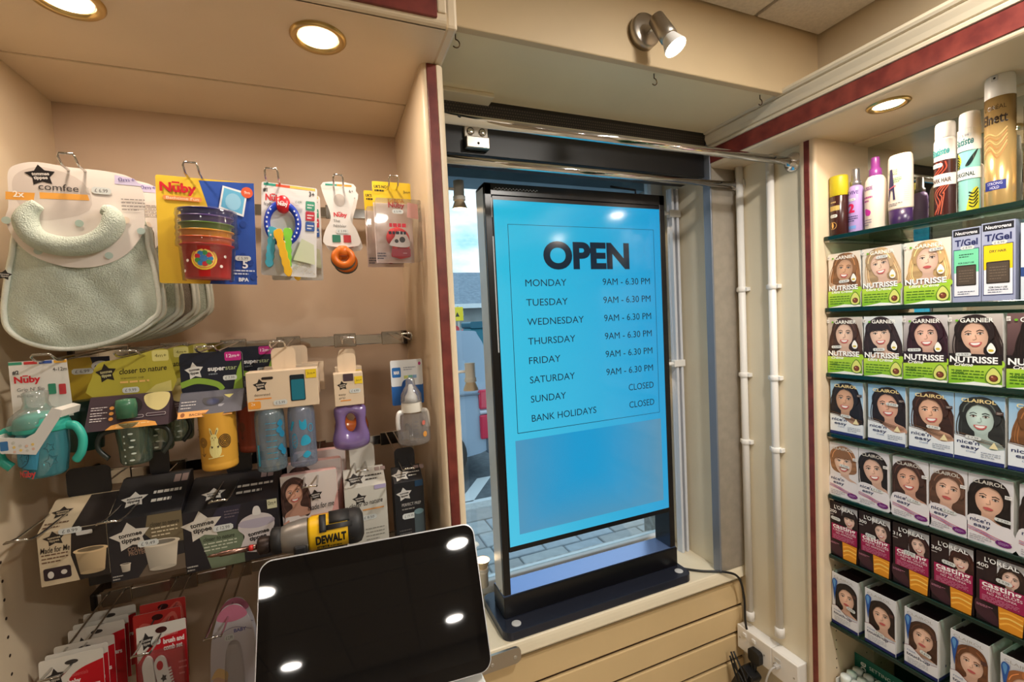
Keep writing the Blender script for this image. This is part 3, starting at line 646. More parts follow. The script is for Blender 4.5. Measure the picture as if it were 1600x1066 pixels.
# ================================================================ OUTSIDE
GZ = -1.70
pave = struct(MB().box(-3.0, 5.5, 1.72, 3.95, GZ-0.12, GZ-0.012), 'pavement', mat('pavement_joint', (128, 130, 132), 0.9))
pm = [mat('paver_%s' % n, c, 0.75, var=0.12, vscale=12, bump=0.25, bscale=50) for n, c in (('grey', (168, 172, 174)), ('warm_grey', (158, 158, 158)), ('blue_grey', (160, 168, 176)))]
bmx = {}
def paver(w, d, i):
    k = (round(w, 3), round(d, 3), i)
    if k not in bmx: bmx[k] = MB().box(-w/2, w/2, -d/2, d/2, -0.05, 0.0).build('paver', pm[i], pave, 0.006, 1); o = bmx[k]
    else:
        o = bmx[k].copy(); C.objects.link(o)
    return o
rn = random.Random(3)
for r_ in range(9):
    y0 = 1.76 + r_*0.235; x = -0.2 - (r_ % 2)*0.17 - rn.uniform(0, 0.1)
    while x < 4.3:
        w = (0.24, 0.30, 0.36)[rn.randrange(3)]
        o = paver(w-0.012, 0.223, rn.randrange(3)); o.location = (x+w/2, y0+0.117, GZ + rn.uniform(-0.002, 0.002)); x += w
kb = struct(MB(), 'kerb', pm[0])
for k in range(9): MB().box(-3+0.9*k+0.005, -3+0.9*(k+1)-0.005, 3.88, 4.02, GZ-0.12, GZ+0.002).build('kerbstone', mat('kerb_granite', (186, 186, 184), 0.8, var=0.12, vscale=30), kb, 0.008, 1)
road = struct(MB().box(-30, 40, 4.02, 40, GZ-0.2, GZ-0.08), 'road', mat('asphalt', (96, 102, 108), 0.85, var=0.2, vscale=14, bump=0.3, bscale=120))
rmk = MB()
rmk.add([(1.05, 4.25, GZ-0.078), (1.22, 4.25, GZ-0.078), (1.62, 4.85, GZ-0.078), (1.45, 4.85, GZ-0.078)], [(0, 1, 2, 3)]).add([(-3, 4.20, GZ-0.078), (8, 4.20, GZ-0.078), (8, 4.27, GZ-0.078), (-3, 4.27, GZ-0.078)], [(0, 1, 2, 3)])
rmk.build('road_marking', mat('road_paint', (216, 220, 222), 0.7), road)
# the grey van
van = thing('van', 'pale grey van parked across the road with red tail lights', 'van', (0.0, 5.6, GZ-0.08))
vp = mat('van_paint', (176, 190, 208), 0.3, coat=0.4); vg = mat('van_glass', (34, 44, 54), 0.08); vb = mat('van_bumper', (112, 122, 134), 0.5)
side = spline([(1.62, 0.34), (1.70, 0.80), (1.66, 1.25), (1.54, 1.62), (1.30, 1.70), (-0.2, 1.72), (-0.95, 1.58), (-1.5, 1.12), (-2.2, 0.98), (-2.42, 0.72), (-2.40, 0.34), (-1.0, 0.26), (0.6, 0.26)], 5)
MB().extrude(side, 'y', -0.80, 0.80).build('body', vp, van, 0.06, 3)
MB().extrude(rr(0.1, 1.05, 1.28, 1.52, 0.08), 'y', -0.812, -0.795).build('window', vg, van); MB().extrude(spline([(-1.05, 1.08), (-0.05, 1.08), (-0.05, 1.52), (-0.72, 1.5)], 5), 'y', -0.812, -0.795).build('window', vg, van)
MB().box(1.56, 1.74, -0.83, 0.83, 0.28, 0.58).build('bumper', vb, van, 0.05, 3)
for s_, z0, z1, c in ((0, 0.80, 1.02, 'red'), (1, 0.745, 0.79, 'clear'), (2, 0.46, 0.735, 'red')):
    MB().box(1.50, 1.72, -0.835, -0.62, z0, z1).build('tail_light', mat('tail_red', (226, 40, 74), 0.2, coat=0.5) if c == 'red' else mat('tail_clear', (220, 214, 222), 0.2), van, 0.02, 3)
MB().box(1.66, 1.73, -0.5, 0.5, 1.05, 1.5).build('rear_window', vg, van, 0.03)
MB().tube([(-0.05, -0.82, 0.98), (1.55, -0.82, 0.98)], 0.012, 8).build('side_rail', vb, van)
for wx in (1.02, -1.62):
    MB().lathe([(0, -0.84), (0.19, -0.84), (0.20, -0.80), (0.31, -0.82), (0.32, -0.64), (0, -0.62)], 28, (wx, 0, 0.32), 'y').build('wheel', mat('tyre', (34, 36, 40), 0.8), van)
# slate-roofed building
hs = thing('outbuilding', 'low grey rendered building with a slate roof across the road', 'building', (4.0, 14.0, GZ-0.08))
MB().box(-9, 14, 0, 6, 0, 2.34).build('wall', mat('render_grey', (168, 170, 168), 0.9, var=0.15, vscale=2.5, bump=0.3, bscale=8), hs)
MB().extrude([(-0.35, 2.28), (3.0, 3.75), (6.35, 2.28)], 'x', -9.3, 14.3).build('roof', mat('slate', (128, 142, 156), 0.7, vscale=9, col2=(104, 118, 134), bump=0.5, bscale=14), hs)
MB().box(-9.3, 14.3, -0.46, -0.34, 2.24, 2.38).build('gutter', mat('gutter_white', (226, 230, 232), 0.5), hs)
MB().box(-0.38, -0.0, -0.09, -0.01, 2.03, 2.17).build('wall_lamp', white, hs)
ys = thing('yellow_wall_sign', 'small yellow warning sign on a post in front of the grey building', 'sign', (3.62, 13.2, GZ-0.08))
MB().tube([(0, 0, 0), (0, 0, 2.3)], 0.03, 8).build('post', steel, ys); MB().box(-0.22, 0.15, -0.05, -0.03, 1.85, 2.27).build('plate', mat('sign_yellow', (246, 214, 30), 0.5), ys, 0.01)
q = Print(); q.poly([(-0.10, 1.98), (0.03, 1.98), (-0.035, 2.12)], (30, 28, 20)); q.build('symbol', ys, -0.051)
bn = thing('recycling_bin', 'teal wheeled bin standing by the grey building', 'bin', (2.98, 9.2, GZ-0.08))
MB().extrude([(-0.24, 0.1), (0.24, 0.1), (0.29, 1.66), (-0.29, 1.66)], 'y', -0.3, 0.3).build('body', mat('bin_teal', (20, 112, 130), 0.4), bn, 0.03)
MB().extrude(rr(-0.31, 1.66, 0.31, 1.80, 0.05), 'y', -0.34, 0.34).build('lid', mat('bin_lid', (16, 92, 112), 0.4), bn, 0.02)
for sx in (-0.22, 0.22): MB().lathe([(0, -0.03), (0.1, -0.03), (0.1, 0.03), (0, 0.03)], 14, (sx, 0.2, 0.1), 'x').build('wheel', black, bn)
rb = thing('red_barrier', 'low red plastic barrier beside the grey building', 'barrier', (3.05, 11.2, GZ-0.08))
for k in range(2):
    MB().extrude(rr(-0.42+0.5*k, 0.95, 0.02+0.5*k, 1.72-0.1*k, 0.08), 'y', -0.06, 0.06).build('panel', mat('barrier_red', (206, 50, 60), 0.5), rb, 0.02)
    MB().box(-0.25+0.5*k, -0.15+0.5*k, -0.2, 0.2, 0.0, 0.97).build('foot', mat('barrier_foot', (70, 70, 74), 0.7), rb, 0.01)

# ================================================================ RIGHT BAY: glass shelves
SHZ = [0.217, -0.008, -0.216, -0.410, -0.613, -0.812, -1.042, -1.40]
ordn = ['top', 'second', 'third', 'fourth', 'fifth', 'sixth', 'seventh', 'lowest']
whats = ['bottles and hairspray cans', 'blonde hair colour and medicated shampoo cartons', 'brown hair colour cartons with avocado pictures', 'pale blue topped hair colour cartons', 'white hair colour cartons with purple waves', 'magenta hair colour cartons', 'white root colour cartons with navy bases', 'small capped lotion bottles']
for k, z in enumerate(SHZ):
    t = thing('glass_shelf', '%s glass shelf of the right bay, carrying %s' % (ordn[k], whats[k]), 'shelf', (1.58, 0.20, z), 0, 'glass shelves of the right bay')
    MB().box(-0.108, 0.118, -1.35, 0.752, -0.011, 0.0).build('pane', shelf_glass, t)
    MB().box(-0.1125, -0.1081, -1.35, 0.752, -0.0125, 0.0005).build('front_edge', edge_green, t, 0.002, 2)
    MB().box(-0.108, 0.118, 0.738, 0.752, -0.018, -0.0115).build('bracket', steel, t, 0.001, 1)

# ---------------------------------------------------------------- printed portraits
def portrait(p, cx, cz, s, skin, hair, style=0, tilt=0.0, top=None, smile=True, hl=None, lim=None, flip=1):
    """a smiling head with long hair as flat print; s is half the head height"""
    sk = lambda k: tuple(max(0, min(255, v*k*f_)) for v, f_ in zip(skin, (1.05, 1.07, 1.09))); hr = lambda k: tuple(max(0, min(255, v*k)) for v in hair)
    ca, sa = math.cos(tilt), math.sin(tilt)
    def T(x, z):
        x *= flip
        X, Z = cx + s*(x*ca - z*sa), cz + s*(x*sa + z*ca)
        if lim: X = max(lim[0], min(lim[2], X)); Z = max(lim[1], min(lim[3], Z))
        return (X, Z)
    B = [[(-0.1, 1.5), (0.55, 1.38), (1.0, 0.85), (1.15, 0.0), (1.35, -0.9), (1.55, -1.9), (0.7, -2.3), (0.0, -1.5), (-0.7, -2.2), (-1.45, -1.7), (-1.25, -0.7), (-1.05, 0.2), (-0.9, 0.95)],
         [(-0.1, 1.48), (0.6, 1.35), (1.05, 0.7), (1.2, -0.3), (1.9, -1.2), (2.1, -2.2), (1.1, -2.5), (0.2, -1.5), (-0.5, -1.4), (-1.1, -1.1), (-1.05, 0.0), (-0.95, 0.9)],
         [(-0.1, 1.45), (0.6, 1.32), (1.0, 0.8), (1.05, 0.0), (0.95, -0.7), (0.4, -0.9), (-0.4, -0.9), (-0.95, -0.6), (-1.05, 0.1), (-0.9, 0.95)]][style % 3]
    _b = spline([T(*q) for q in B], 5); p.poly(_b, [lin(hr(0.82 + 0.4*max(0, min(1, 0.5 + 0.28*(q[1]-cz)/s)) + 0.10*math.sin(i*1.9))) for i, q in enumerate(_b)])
    # strands
    if style != 2:
        for q in (0.0, 0.12, 0.24):
            p.stroke([T(*v) for v in spline([(0.82+q, 0.6), (1.0+q, -0.2), (1.12+q, -1.0), (1.0+q, -1.7)], 4, False)], s*0.07, hr(1.35 - q))
            p.stroke([T(*v) for v in spline([(-0.8-q*0.7, 0.5), (-0.95-q, -0.3), (-1.0-q, -1.0), (-0.85-q, -1.5)], 4, False)], s*0.06, hr(1.3 - q))
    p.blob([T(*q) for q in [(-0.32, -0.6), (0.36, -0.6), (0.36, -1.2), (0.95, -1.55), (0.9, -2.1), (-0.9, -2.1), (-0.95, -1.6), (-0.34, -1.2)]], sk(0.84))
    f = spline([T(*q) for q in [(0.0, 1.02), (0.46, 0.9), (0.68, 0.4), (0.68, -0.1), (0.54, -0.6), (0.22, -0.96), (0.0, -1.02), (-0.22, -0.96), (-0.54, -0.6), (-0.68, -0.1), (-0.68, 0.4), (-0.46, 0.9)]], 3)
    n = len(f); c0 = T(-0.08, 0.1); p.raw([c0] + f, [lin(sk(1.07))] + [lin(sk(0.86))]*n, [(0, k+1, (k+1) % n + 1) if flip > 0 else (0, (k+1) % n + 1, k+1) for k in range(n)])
    for e in (-1, 1):
        p.stroke([T(e*0.13, 0.34), T(e*0.30, 0.42), T(e*0.50, 0.33)], s*0.055, hr(0.85))
        p.ell(*T(e*0.31, 0.17), s*0.135, s*0.06, (226, 214, 206), rot=tilt, n=10)
        p.ell(*T(e*0.31, 0.17), s*0.06, s*0.066, (64, 50, 44), n=8)
        p.stroke([T(e*0.14, 0.20), T(e*0.31, 0.27), T(e*0.49, 0.19)], s*0.045, (44, 32, 28))
    p.stroke([T(0.05, 0.1), T(0.09, -0.16), T(-0.05, -0.23), T(-0.12, -0.19)], s*0.04, sk(0.76))
    if smile:
        p.blob([T(*q) for q in [(-0.34, -0.42), (-0.12, -0.40), (0.12, -0.40), (0.34, -0.42), (0.18, -0.66), (0.0, -0.70), (-0.18, -0.66)]], (196, 92, 92)); p.blob([T(*q) for q in [(-0.25, -0.45), (0.0, -0.44), (0.25, -0.45), (0.12, -0.58), (-0.12, -0.58)]], (244, 240, 236))
    else:
        p.blob([T(*q) for q in [(-0.26, -0.50), (-0.08, -0.43), (0.08, -0.43), (0.26, -0.50), (0.12, -0.62), (-0.12, -0.62)]], (190, 88, 88))
    F = [[(-0.04, 1.48), (-0.6, 1.3), (-0.95, 0.75), (-0.9, 0.0), (-0.72, -0.2), (-0.64, 0.35), (-0.35, 0.82), (-0.02, 1.02)], [(-0.08, 1.46), (0.5, 1.36), (0.95, 0.8), (1.02, 0.0), (0.74, -0.3), (0.66, 0.35), (0.4, 0.82), (-0.08, 1.02)]]
    if style == 3 or style == 2:   # fringe
        p.blob([T(*q) for q in [(-0.9, 0.6), (-0.6, 1.2), (0.0, 1.42), (0.6, 1.25), (0.92, 0.6), (0.74, 0.1), (0.6, 0.42), (0.2, 0.36), (-0.3, 0.44), (-0.62, 0.32), (-0.76, 0.0)]], hr(0.92))
    else:
        for q in F: p.blob([T(*v) for v in q], hr(0.9 if q is F[0] else 1.05))
    p.stroke([T(*v) for v in spline([(0.3, 1.25), (0.66, 0.9), (0.84, 0.4)], 4, False)], s*0.07, hl or hr(1.5))
    p.stroke([T(*v) for v in spline([(-0.3, 1.22), (-0.66, 0.85), (-0.82, 0.4)], 4, False)], s*0.06, hl or hr(1.4))
def sticker(p, x, z, w=0.030, h=0.0085, t='5.99', rot=0.0):
    o = [(-w/2+h*0.3, -h/2), (w/2-h*0.3, -h/2), (w/2, -h/4), (w/2, h/4), (w/2-h*0.3, h/2), (-w/2+h*0.3, h/2), (-w/2, h/4), (-w/2, -h/4)]
    ca, sa = math.cos(rot), math.sin(rot)
    p.poly([(x + a*ca - b*sa, z + a*sa + b*ca) for a, b in o], (214, 218, 216))
    dx, dz = -w*0.34*ca + h*0.26*sa, -w*0.34*sa - h*0.26*ca
    p.text('£ ' + t, x+dx, z+dz, h*0.55, (96, 98, 100), w=w*0.66, rot=rot)
card = mat('carton_white', (228, 226, 220), 0.5, var=0.03, vscale=20); card_d = mat('carton_dark', (40, 20, 26), 0.45); card_l = mat('carton_lavender', (150, 156, 182), 0.45)
def clip_rect(p, w, h): pass
def carton(name, label, yc, z, w, h, d, front, m, cat='hair dye', x=1.48, rz=-PI/2, group=None, open_top=False, side=None):
    t = thing(name, label, cat, (x, yc, z), rz, group)
    if open_top:
        a, b = w/2, 0.0015
        mb = MB().box(-a, a, 0, b, 0, h).box(-a, a, d-b, d, 0, h).box(-a, -a+b, b, d-b, 0, h).box(a-b, a, b, d-b, 0, h).box(-a+b, a-b, b, d-b, 0, 0.002)
        mb.build('carton', m, t)
        MB().box(-a+0.003, a-0.003, 0.004, d*0.45, h*0.72, h*0.955).build('contents', card_d, t, 0.001, 1); MB().box(-a+0.003, a-0.003, d*0.5, d-0.004, h*0.72, h*0.93).build('contents', card_d, t, 0.001, 1)
        MB().box(-a, a, d-0.012, d-0.008, h, h+0.006).build('flap', mat('tray_grey', (120, 122, 118), 0.5), t)
    else:
        MB().box(-w/2, w/2, 0, d, 0, h).build('carton', m, t, 0.0008, 1)
    p = Print(); front(p, w, h); p.build('front_print', t, -0.0002)
    if side:
        q = Print(); side(q, d, h); o = q.build('side_print', t, 0.0); o.rotation_euler = (0, 0, PI/2); o.location = (w/2+0.0002, 0, 0)
    return t

def avocado(p, cx, cz, s):
    p.blob([(cx, cz+1.35*s), (cx+0.5*s, cz+0.9*s), (cx+0.85*s, cz), (cx+0.7*s, cz-0.8*s), (cx, cz-1.1*s), (cx-0.7*s, cz-0.8*s), (cx-0.85*s, cz), (cx-0.5*s, cz+0.9*s)], (84, 122, 34))
    p.blob([(cx, cz+1.2*s), (cx+0.42*s, cz+0.8*s), (cx+0.72*s, cz), (cx+0.58*s, cz-0.7*s), (cx, cz-0.95*s), (cx-0.58*s, cz-0.7*s), (cx-0.72*s, cz), (cx-0.42*s, cz+0.8*s)], (214, 218, 116))
    p.ell(cx+0.02*s, cz-0.2*s, 0.46*s, 0.48*s, (150, 82, 50), (86, 36, 22)); p.ell(cx-0.12*s, cz-0.02*s, 0.12*s, 0.1*s, (206, 150, 120))
def nutrisse(skin, hair, style, bg, bg2, dark, ps, tilt=0.0, num=None, smile=True, dx=0.0, ultra=True):
    def f(p, w, h):
        a = w/2; L = (-a+0.001, 0.001, a-0.001, h-0.001)
        p.rect(-a, h*0.30, a, h, bg, bg2)
        portrait(p, dx*w, h*0.685, h*0.205, skin, hair, style, tilt, smile=smile, lim=(-a, h*0.30, a, h*0.985))
        p.text('GARNIER', 0.004, h*0.885, h*0.062, (250, 248, 240), 'c', bold=0.02, w=w*0.62)
        p.ell(-w*0.335, h*0.912, h*0.018, h*0.016, (110, 180, 40))
        p.rect(-a, 0, a, h*0.30, (120, 184, 30), (186, 216, 70))
        p.blob([(-a, h*0.20), (-a*0.3, h*0.27), (a*0.4, h*0.30), (a, h*0.36), (a, h*0.26), (0, h*0.22)], (164, 206, 56))
        if dark: p.poly([(-a, h*0.26), (a, h*0.30), (a, h*0.44), (-a, h*0.44)], dark)
        p.text('NUTRISSE', -a+0.003-0.0008, h*0.318-0.001, h*0.088, (60, 60, 58), bold=0.03, w=w*0.90); p.text('NUTRISSE', -a+0.003, h*0.318, h*0.088, (252, 252, 250), bold=0.03, w=w*0.90)
        p.text('Ultra Crème' if ultra else 'Crème', -a+w*0.12, h*0.262, h*0.05, (250, 250, 246), shear=0.35, bold=0.02, w=w*(0.66 if ultra else 0.36))
        if not ultra:
            p.text('100%', -a+w*0.10, h*0.14, h*0.045, (60, 110, 20), w=w*0.22, bold=0.01)
        p.small(-a+w*0.06, h*0.055, w*0.62, h*0.17, (64, 112, 22), 4, 0.34, int(abs(dx)*1000)+style)
        p.poly([(-a, 0), (a, 0), (a, h*0.03), (0, h*0.05), (-a*0.5, h*0.02)], (238, 240, 236))
        avocado(p, a*0.70, h*0.135, h*0.10)
        p.blob([(a*0.62, h*0.60), (a*0.78, h*0.52), (a*0.72, h*0.46), (a*0.55, h*0.46), (a*0.47, h*0.52)], (246, 246, 240)); p.ell(a*0.62, h*0.495, w*0.05, h*0.018, (214, 190, 70))
        p.rect(-a*0.99, h*0.90, -a*0.84, h*0.96, (236, 232, 226)); p.small(-a*0.97, h*0.91, w*0.06, h*0.035, (80, 60, 60), 2)
        sticker(p, ps[0]*a, ps[1]*h, rot=0.06)
    return f
BL = (196, 148, 92); BR = (58, 36, 30); FAIR = (232, 190, 166); TAN = (206, 158, 128)
def yb(l, r, py, X): return at(l, py, x=X).y, at(r, py, x=X).y
g1 = 'blonde hair colour cartons on the second glass shelf'
rowA = [('golden brown hair dye carton, leftmost on the second glass shelf', (206, 158, 124), (138, 96, 62), 1, (222, 204, 184), (236, 226, 210), None, (0.05, 0.475), -0.1, 0.02),
        ('hair dye carton with a laughing ash blonde woman, middle of three blonde cartons', FAIR, (188, 158, 120), 1, (212, 200, 184), (230, 222, 210), None, (0.1, 0.83), 0.16, -0.02),
        ('hair dye carton with a front facing light blonde woman beside the medicated shampoo', FAIR, (206, 170, 118), 0, (232, 214, 192), (238, 228, 214), None, (0.45, 0.84), 0.0, 0.02)]
for (lab, sk, hr_, st_, b1, b2, dk, ps, ti, dx), (ya, yb_) in zip(rowA, ((0.947, 0.853), (0.849, 0.751), (0.744, 0.643))):
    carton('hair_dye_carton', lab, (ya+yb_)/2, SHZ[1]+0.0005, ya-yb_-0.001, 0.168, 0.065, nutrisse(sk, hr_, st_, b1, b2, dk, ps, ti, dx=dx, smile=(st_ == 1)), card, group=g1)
def tgel(panel, t3):
    def f(p, w, h):
        a = w/2
        p.rect(-a, 0, a, h, (150, 156, 186), (170, 176, 202))
        p.rect(-a*0.92, h*0.895, a*0.92, h*0.985, (16, 18, 30)); p.text('Neutrogena', 0, h*0.918, h*0.046, (240, 240, 244), 'c', shear=0.15, w=w*0.78, bold=0.02)
        p.text('T/Gel', 0, h*0.765, h*0.088, (24, 34, 92), 'c', bold=0.03, w=w*0.80)
        p.rect(-a*0.9, h*0.07, a*0.9, h*0.72, (30, 44, 100)); p.rect(-a*0.86, h*0.08, a*0.86, h*0.71, (226, 228, 236)); p.rect(-a*0.86, h*0.40, a*0.86, h*0.71, panel)
        (p.text(t3, 0, h*0.615, h*0.032, (40, 60, 50), 'c', w=w*0.5, bold=0.02) if t3 else p.small(-a*0.5, h*0.60, w*0.5, h*0.06, (40, 90, 70), 2)); p.text('FOR DAILY USE', 0, h*0.52 if t3 != 'DRY HAIR' else h*0.16, h*0.022, (30, 50, 60), 'c', w=w*0.55, bold=0.02)
        p.rrect(-a*0.70, h*0.22, a*0.70, h*0.50, 0.002, (40, 34, 30)); p.rrect(-a*0.64, h*0.235, a*0.64, h*0.485, 0.002, (78, 66, 56)); p.small(-a*0.5, h*0.27, w*0.5, h*0.18, (120, 104, 88), 5, 0.25)
        p.small(-a*0.6, h*0.10, w*0.6, h*0.06, (90, 96, 120), 2, 0.3); sticker(p, 0.1*a, h*0.735, 0.026, 0.009, '8.99')
    return f
carton('shampoo_carton', 'lavender grey medicated shampoo carton with a mint green label', 0.6135, SHZ[1]+0.0005, 0.054, 0.183, 0.05, tgel((120, 214, 168), None), card_l, 'shampoo')
carton('shampoo_carton', 'lavender grey medicated shampoo carton with a yellow label', 0.556, SHZ[1]+0.0005, 0.058, 0.187, 0.05, tgel((246, 206, 20), 'DRY HAIR'), card_l, 'shampoo')
def pale(p, w, h):
    a = w/2; p.rect(-a, 0, a, h, (206, 216, 226), (222, 228, 232)); p.rect(-a, h*0.3, a, h*0.42, (40, 70, 130)); p.small(-a*0.7, h*0.58, w*0.7, h*0.08, (30, 50, 90), 1); p.small(-a*0.7, h*0.1, w*0.7, h*0.15, (80, 90, 110), 3)
carton('shampoo_carton', 'pale blue white carton cut by the right picture edge on the second glass shelf', 0.487, SHZ[1]+0.0005, 0.062, 0.175, 0.05, pale, card, 'shampoo')
g2 = 'brown hair colour cartons on the third glass shelf'
rowB = [('hair dye carton with a wavy brown haired smiling woman, leftmost on the third glass shelf', FAIR, (70, 46, 38), 0, (120, 96, 84), (206, 196, 186), None, (-0.42, 0.475), 0.0, 0.0),
        ('hair dye carton with a long dark fringe and white top, on the third glass shelf', FAIR, (50, 36, 38), 3, (190, 196, 206), (222, 226, 228), None, (-0.15, 0.455), 0.12, -0.06),
        ('hair dye carton with a plum brown haired woman smiling, on the third glass shelf', (226, 178, 156), (48, 22, 34), 0, (52, 28, 40), (214, 206, 206), (40, 24, 34), (-0.45, 0.47), 0.1, 0.03),
        ('hair dye carton with a broadly laughing dark haired woman, on the third glass shelf', (226, 178, 150), (38, 26, 26), 1, (70, 52, 48), (206, 196, 190), (30, 22, 24), (-0.4, 0.43), 0.1, 0.0),
        ('near black hair dye carton cut by the picture edge, third glass shelf', (214, 168, 140), (30, 18, 18), 0, (44, 24, 28), (120, 90, 90), (24, 14, 16), (0.3, 0.6), 0.0, 0.1)]
for (lab, sk, hr_, st_, b1, b2, dk, ps, ti, dx), (ya, yb_) in zip(rowB, ((0.952, 0.851), (0.847, 0.749), (0.747, 0.650), (0.648, 0.547), (0.541, 0.441))):
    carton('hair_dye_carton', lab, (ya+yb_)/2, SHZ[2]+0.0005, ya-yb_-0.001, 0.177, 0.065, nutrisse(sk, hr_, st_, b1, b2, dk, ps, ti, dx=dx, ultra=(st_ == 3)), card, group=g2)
def nicen(skin, hair, style, ps, tilt=0.0, purple=False, smile=True, dx=0.0, flip=1, hl=None, base=(26, 40, 104)):
    def f(p, w, h):
        a = w/2
        if purple: p.rect(-a, 0, a, h, (226, 222, 226), (214, 212, 216))
        else: p.rect(-a, 0, a, h, (214, 226, 236), (138, 184, 220))
        z0 = h*0.32
        portrait(p, dx*w, h*0.645, h*(0.22 if not purple else 0.215), skin, hair, style, tilt, smile=smile, lim=(-a, z0*0.7, a*0.98 if not purple else a*0.86, h*0.965), flip=flip, hl=hl)
        if purple: p.blob([(-a, h*0.36), (-a*0.2, h*0.40), (a*0.4, h*0.34), (a, h*0.30), (a, 0), (-a, 0)], (226, 222, 226)); p.poly([(-a, 0), (a, 0), (a, h*0.30), (-a, h*0.36)], (228, 224, 228))
        else: p.poly(spline([(-a, h*0.38), (-a*0.4, h*0.36), (0, h*0.29), (a*0.5, h*0.22), (a, h*0.25)], 5, False) + [(a, 0), (-a, 0)], (226, 232, 238))
        nm = 'CLAIROL'; p.text(nm, 0.0 if not purple else -0.002, h*0.885, h*0.055, (236, 212, 150) if not purple else (206, 200, 190), 'c', bold=0.02, w=w*0.70)
        wav = ((108, 78, 52), (60, 44, 36)) if not purple else ((186, 30, 96), (120, 30, 130))
        zc = 0.415 if not purple else 0.215
        for k in range(3):
            zz_ = zc - 0.02*k
            p.stroke(spline([(-a, h*zz_), (-a*0.35, h*(zz_-0.03)), (a*0.2, h*(zz_-0.07)), (a*0.96, h*(zz_-0.10))], 5, False), [0.002*(1-abs(i/16-0.4)) for i in range(16)][:16], wav[k % 2])
        tz_ = 0.05 if purple else 0.0; p.text("nice'n", -a*0.88, h*(0.255+tz_), h*0.058, (30, 42, 92), bold=0.012, w=w*0.46); p.text('easy', -a*0.72, h*(0.185+tz_), h*0.056, (30, 42, 92), bold=0.012, w=w*0.38)
        if purple:
            p.ell(a*0.62, h*0.085, w*0.18, h*0.045, (106, 26, 112)); p.small(a*0.40, h*0.065, w*0.22, h*0.04, (216, 180, 220), 3, 0.3); p.small(-a*0.9, h*0.03, w*0.5, h*0.09, (150, 146, 156), 3, 0.3)
        else:
            p.text('Crème', -a*0.5, h*0.135, h*0.03, (90, 120, 170), shear=0.4, w=w*0.2); p.rect(-a, 0, a, h*0.055, base); p.small(a*0.1, h*0.09, w*0.38, h*0.09, (130, 140, 160), 3, 0.3)
            p.poly([(a*0.42, h*0.24), (a*0.78, h*0.24), (a*0.62, h*0.34)], (232, 218, 170))
        p.rect(a*0.68, h*0.74, a*0.98, h*0.79, (70, 50, 48) if not purple else (236, 234, 232)); p.small(a*0.72, h*0.75, w*0.11, h*0.03, (200, 190, 180) if not purple else (60, 50, 60), 2)
        sticker(p, ps[0]*a, ps[1]*h, t='7.99', rot=-0.05)
    return f
g3 = 'hair colour cartons with blue tops on the fourth glass shelf'
rowC = [('blue topped hair dye carton with a black haired woman, leftmost on the fourth glass shelf', TAN, (32, 26, 32), 0, (0.0, 0.36), 0.0, 1, True, -0.04, None),
        ('blue topped hair dye carton with a smiling black haired woman and sticker at the cheek', (222, 168, 142), (36, 26, 30), 1, (0.35, 0.69), 0.1, 1, True, 0.04, None),
        ('blue topped hair dye carton with a chestnut haired woman and bare shoulders', (224, 172, 142), (60, 36, 30), 1, (0.15, 0.42), 0.12, 1, True, 0.0, None),
        ('blue topped hair dye carton with a faded greyish portrait', (190, 206, 196), (44, 46, 46), 1, (-0.2, 0.36), 0.05, 1, True, 0.02, (96, 104, 100)),
        ('blue topped hair dye carton of light brown shade cut by the picture edge', (226, 176, 142), (126, 82, 48), 0, (0.3, 0.5), 0.0, 1, True, 0.05, None)]
for (lab, sk, hr_, st_, ps, ti, fl, sm, dx, hl), (ya, yb_) in zip(rowC, ((0.947, 0.851), (0.838, 0.743), (0.735, 0.638), (0.637, 0.543), (0.538, 0.442))):
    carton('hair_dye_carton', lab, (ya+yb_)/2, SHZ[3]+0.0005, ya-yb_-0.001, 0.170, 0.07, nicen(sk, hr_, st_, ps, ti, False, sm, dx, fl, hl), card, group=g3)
g4 = 'white hair colour cartons with purple waves on the fifth glass shelf'
rowD = [('purple waved hair dye carton with a short light brown crop, leftmost of its row', FAIR, (150, 106, 74), 2, (0.1, 0.60), 0.1, True, -0.02),
        ('purple waved hair dye carton with a tilted dark haired woman, second from the left', (226, 180, 156), (34, 26, 26), 1, (0.3, 0.33), 0.2, True, 0.0),
        ('purple waved hair dye carton with a brown haired woman and glossy straight hair', (220, 164, 138), (66, 42, 36), 1, (0.25, 0.33), 0.1, True, -0.05),
        ('purple waved hair dye carton with a side swept mid brown hairstyle and closed mouth', (228, 178, 152), (96, 66, 52), 1, (0.1, 0.33), -0.12, False, 0.0),
        ('purple waved hair dye carton with a very dark haired woman with a closed mouth', (228, 178, 150), (30, 20, 20), 1, (0.6, 0.42), -0.06, False, -0.02),
        ('purple waved hair dye carton cut by the right picture edge on the fifth glass shelf', (222, 170, 140), (40, 26, 24), 0, (0.3, 0.5), 0.0, True, 0.0)]
for (lab, sk, hr_, st_, ps, ti, sm, dx), (ya, yb_) in zip(rowD, ((0.952, 0.867), (0.866, 0.785), (0.776, 0.692), (0.690, 0.612), (0.611, 0.529), (0.519, 0.437))):
    carton('hair_dye_carton', lab, (ya+yb_)/2, SHZ[4]+0.0005, ya-yb_-0.0005, 0.172, 0.065, nicen(sk, hr_, st_, ps, ti, True, sm, dx), card, group=g4)
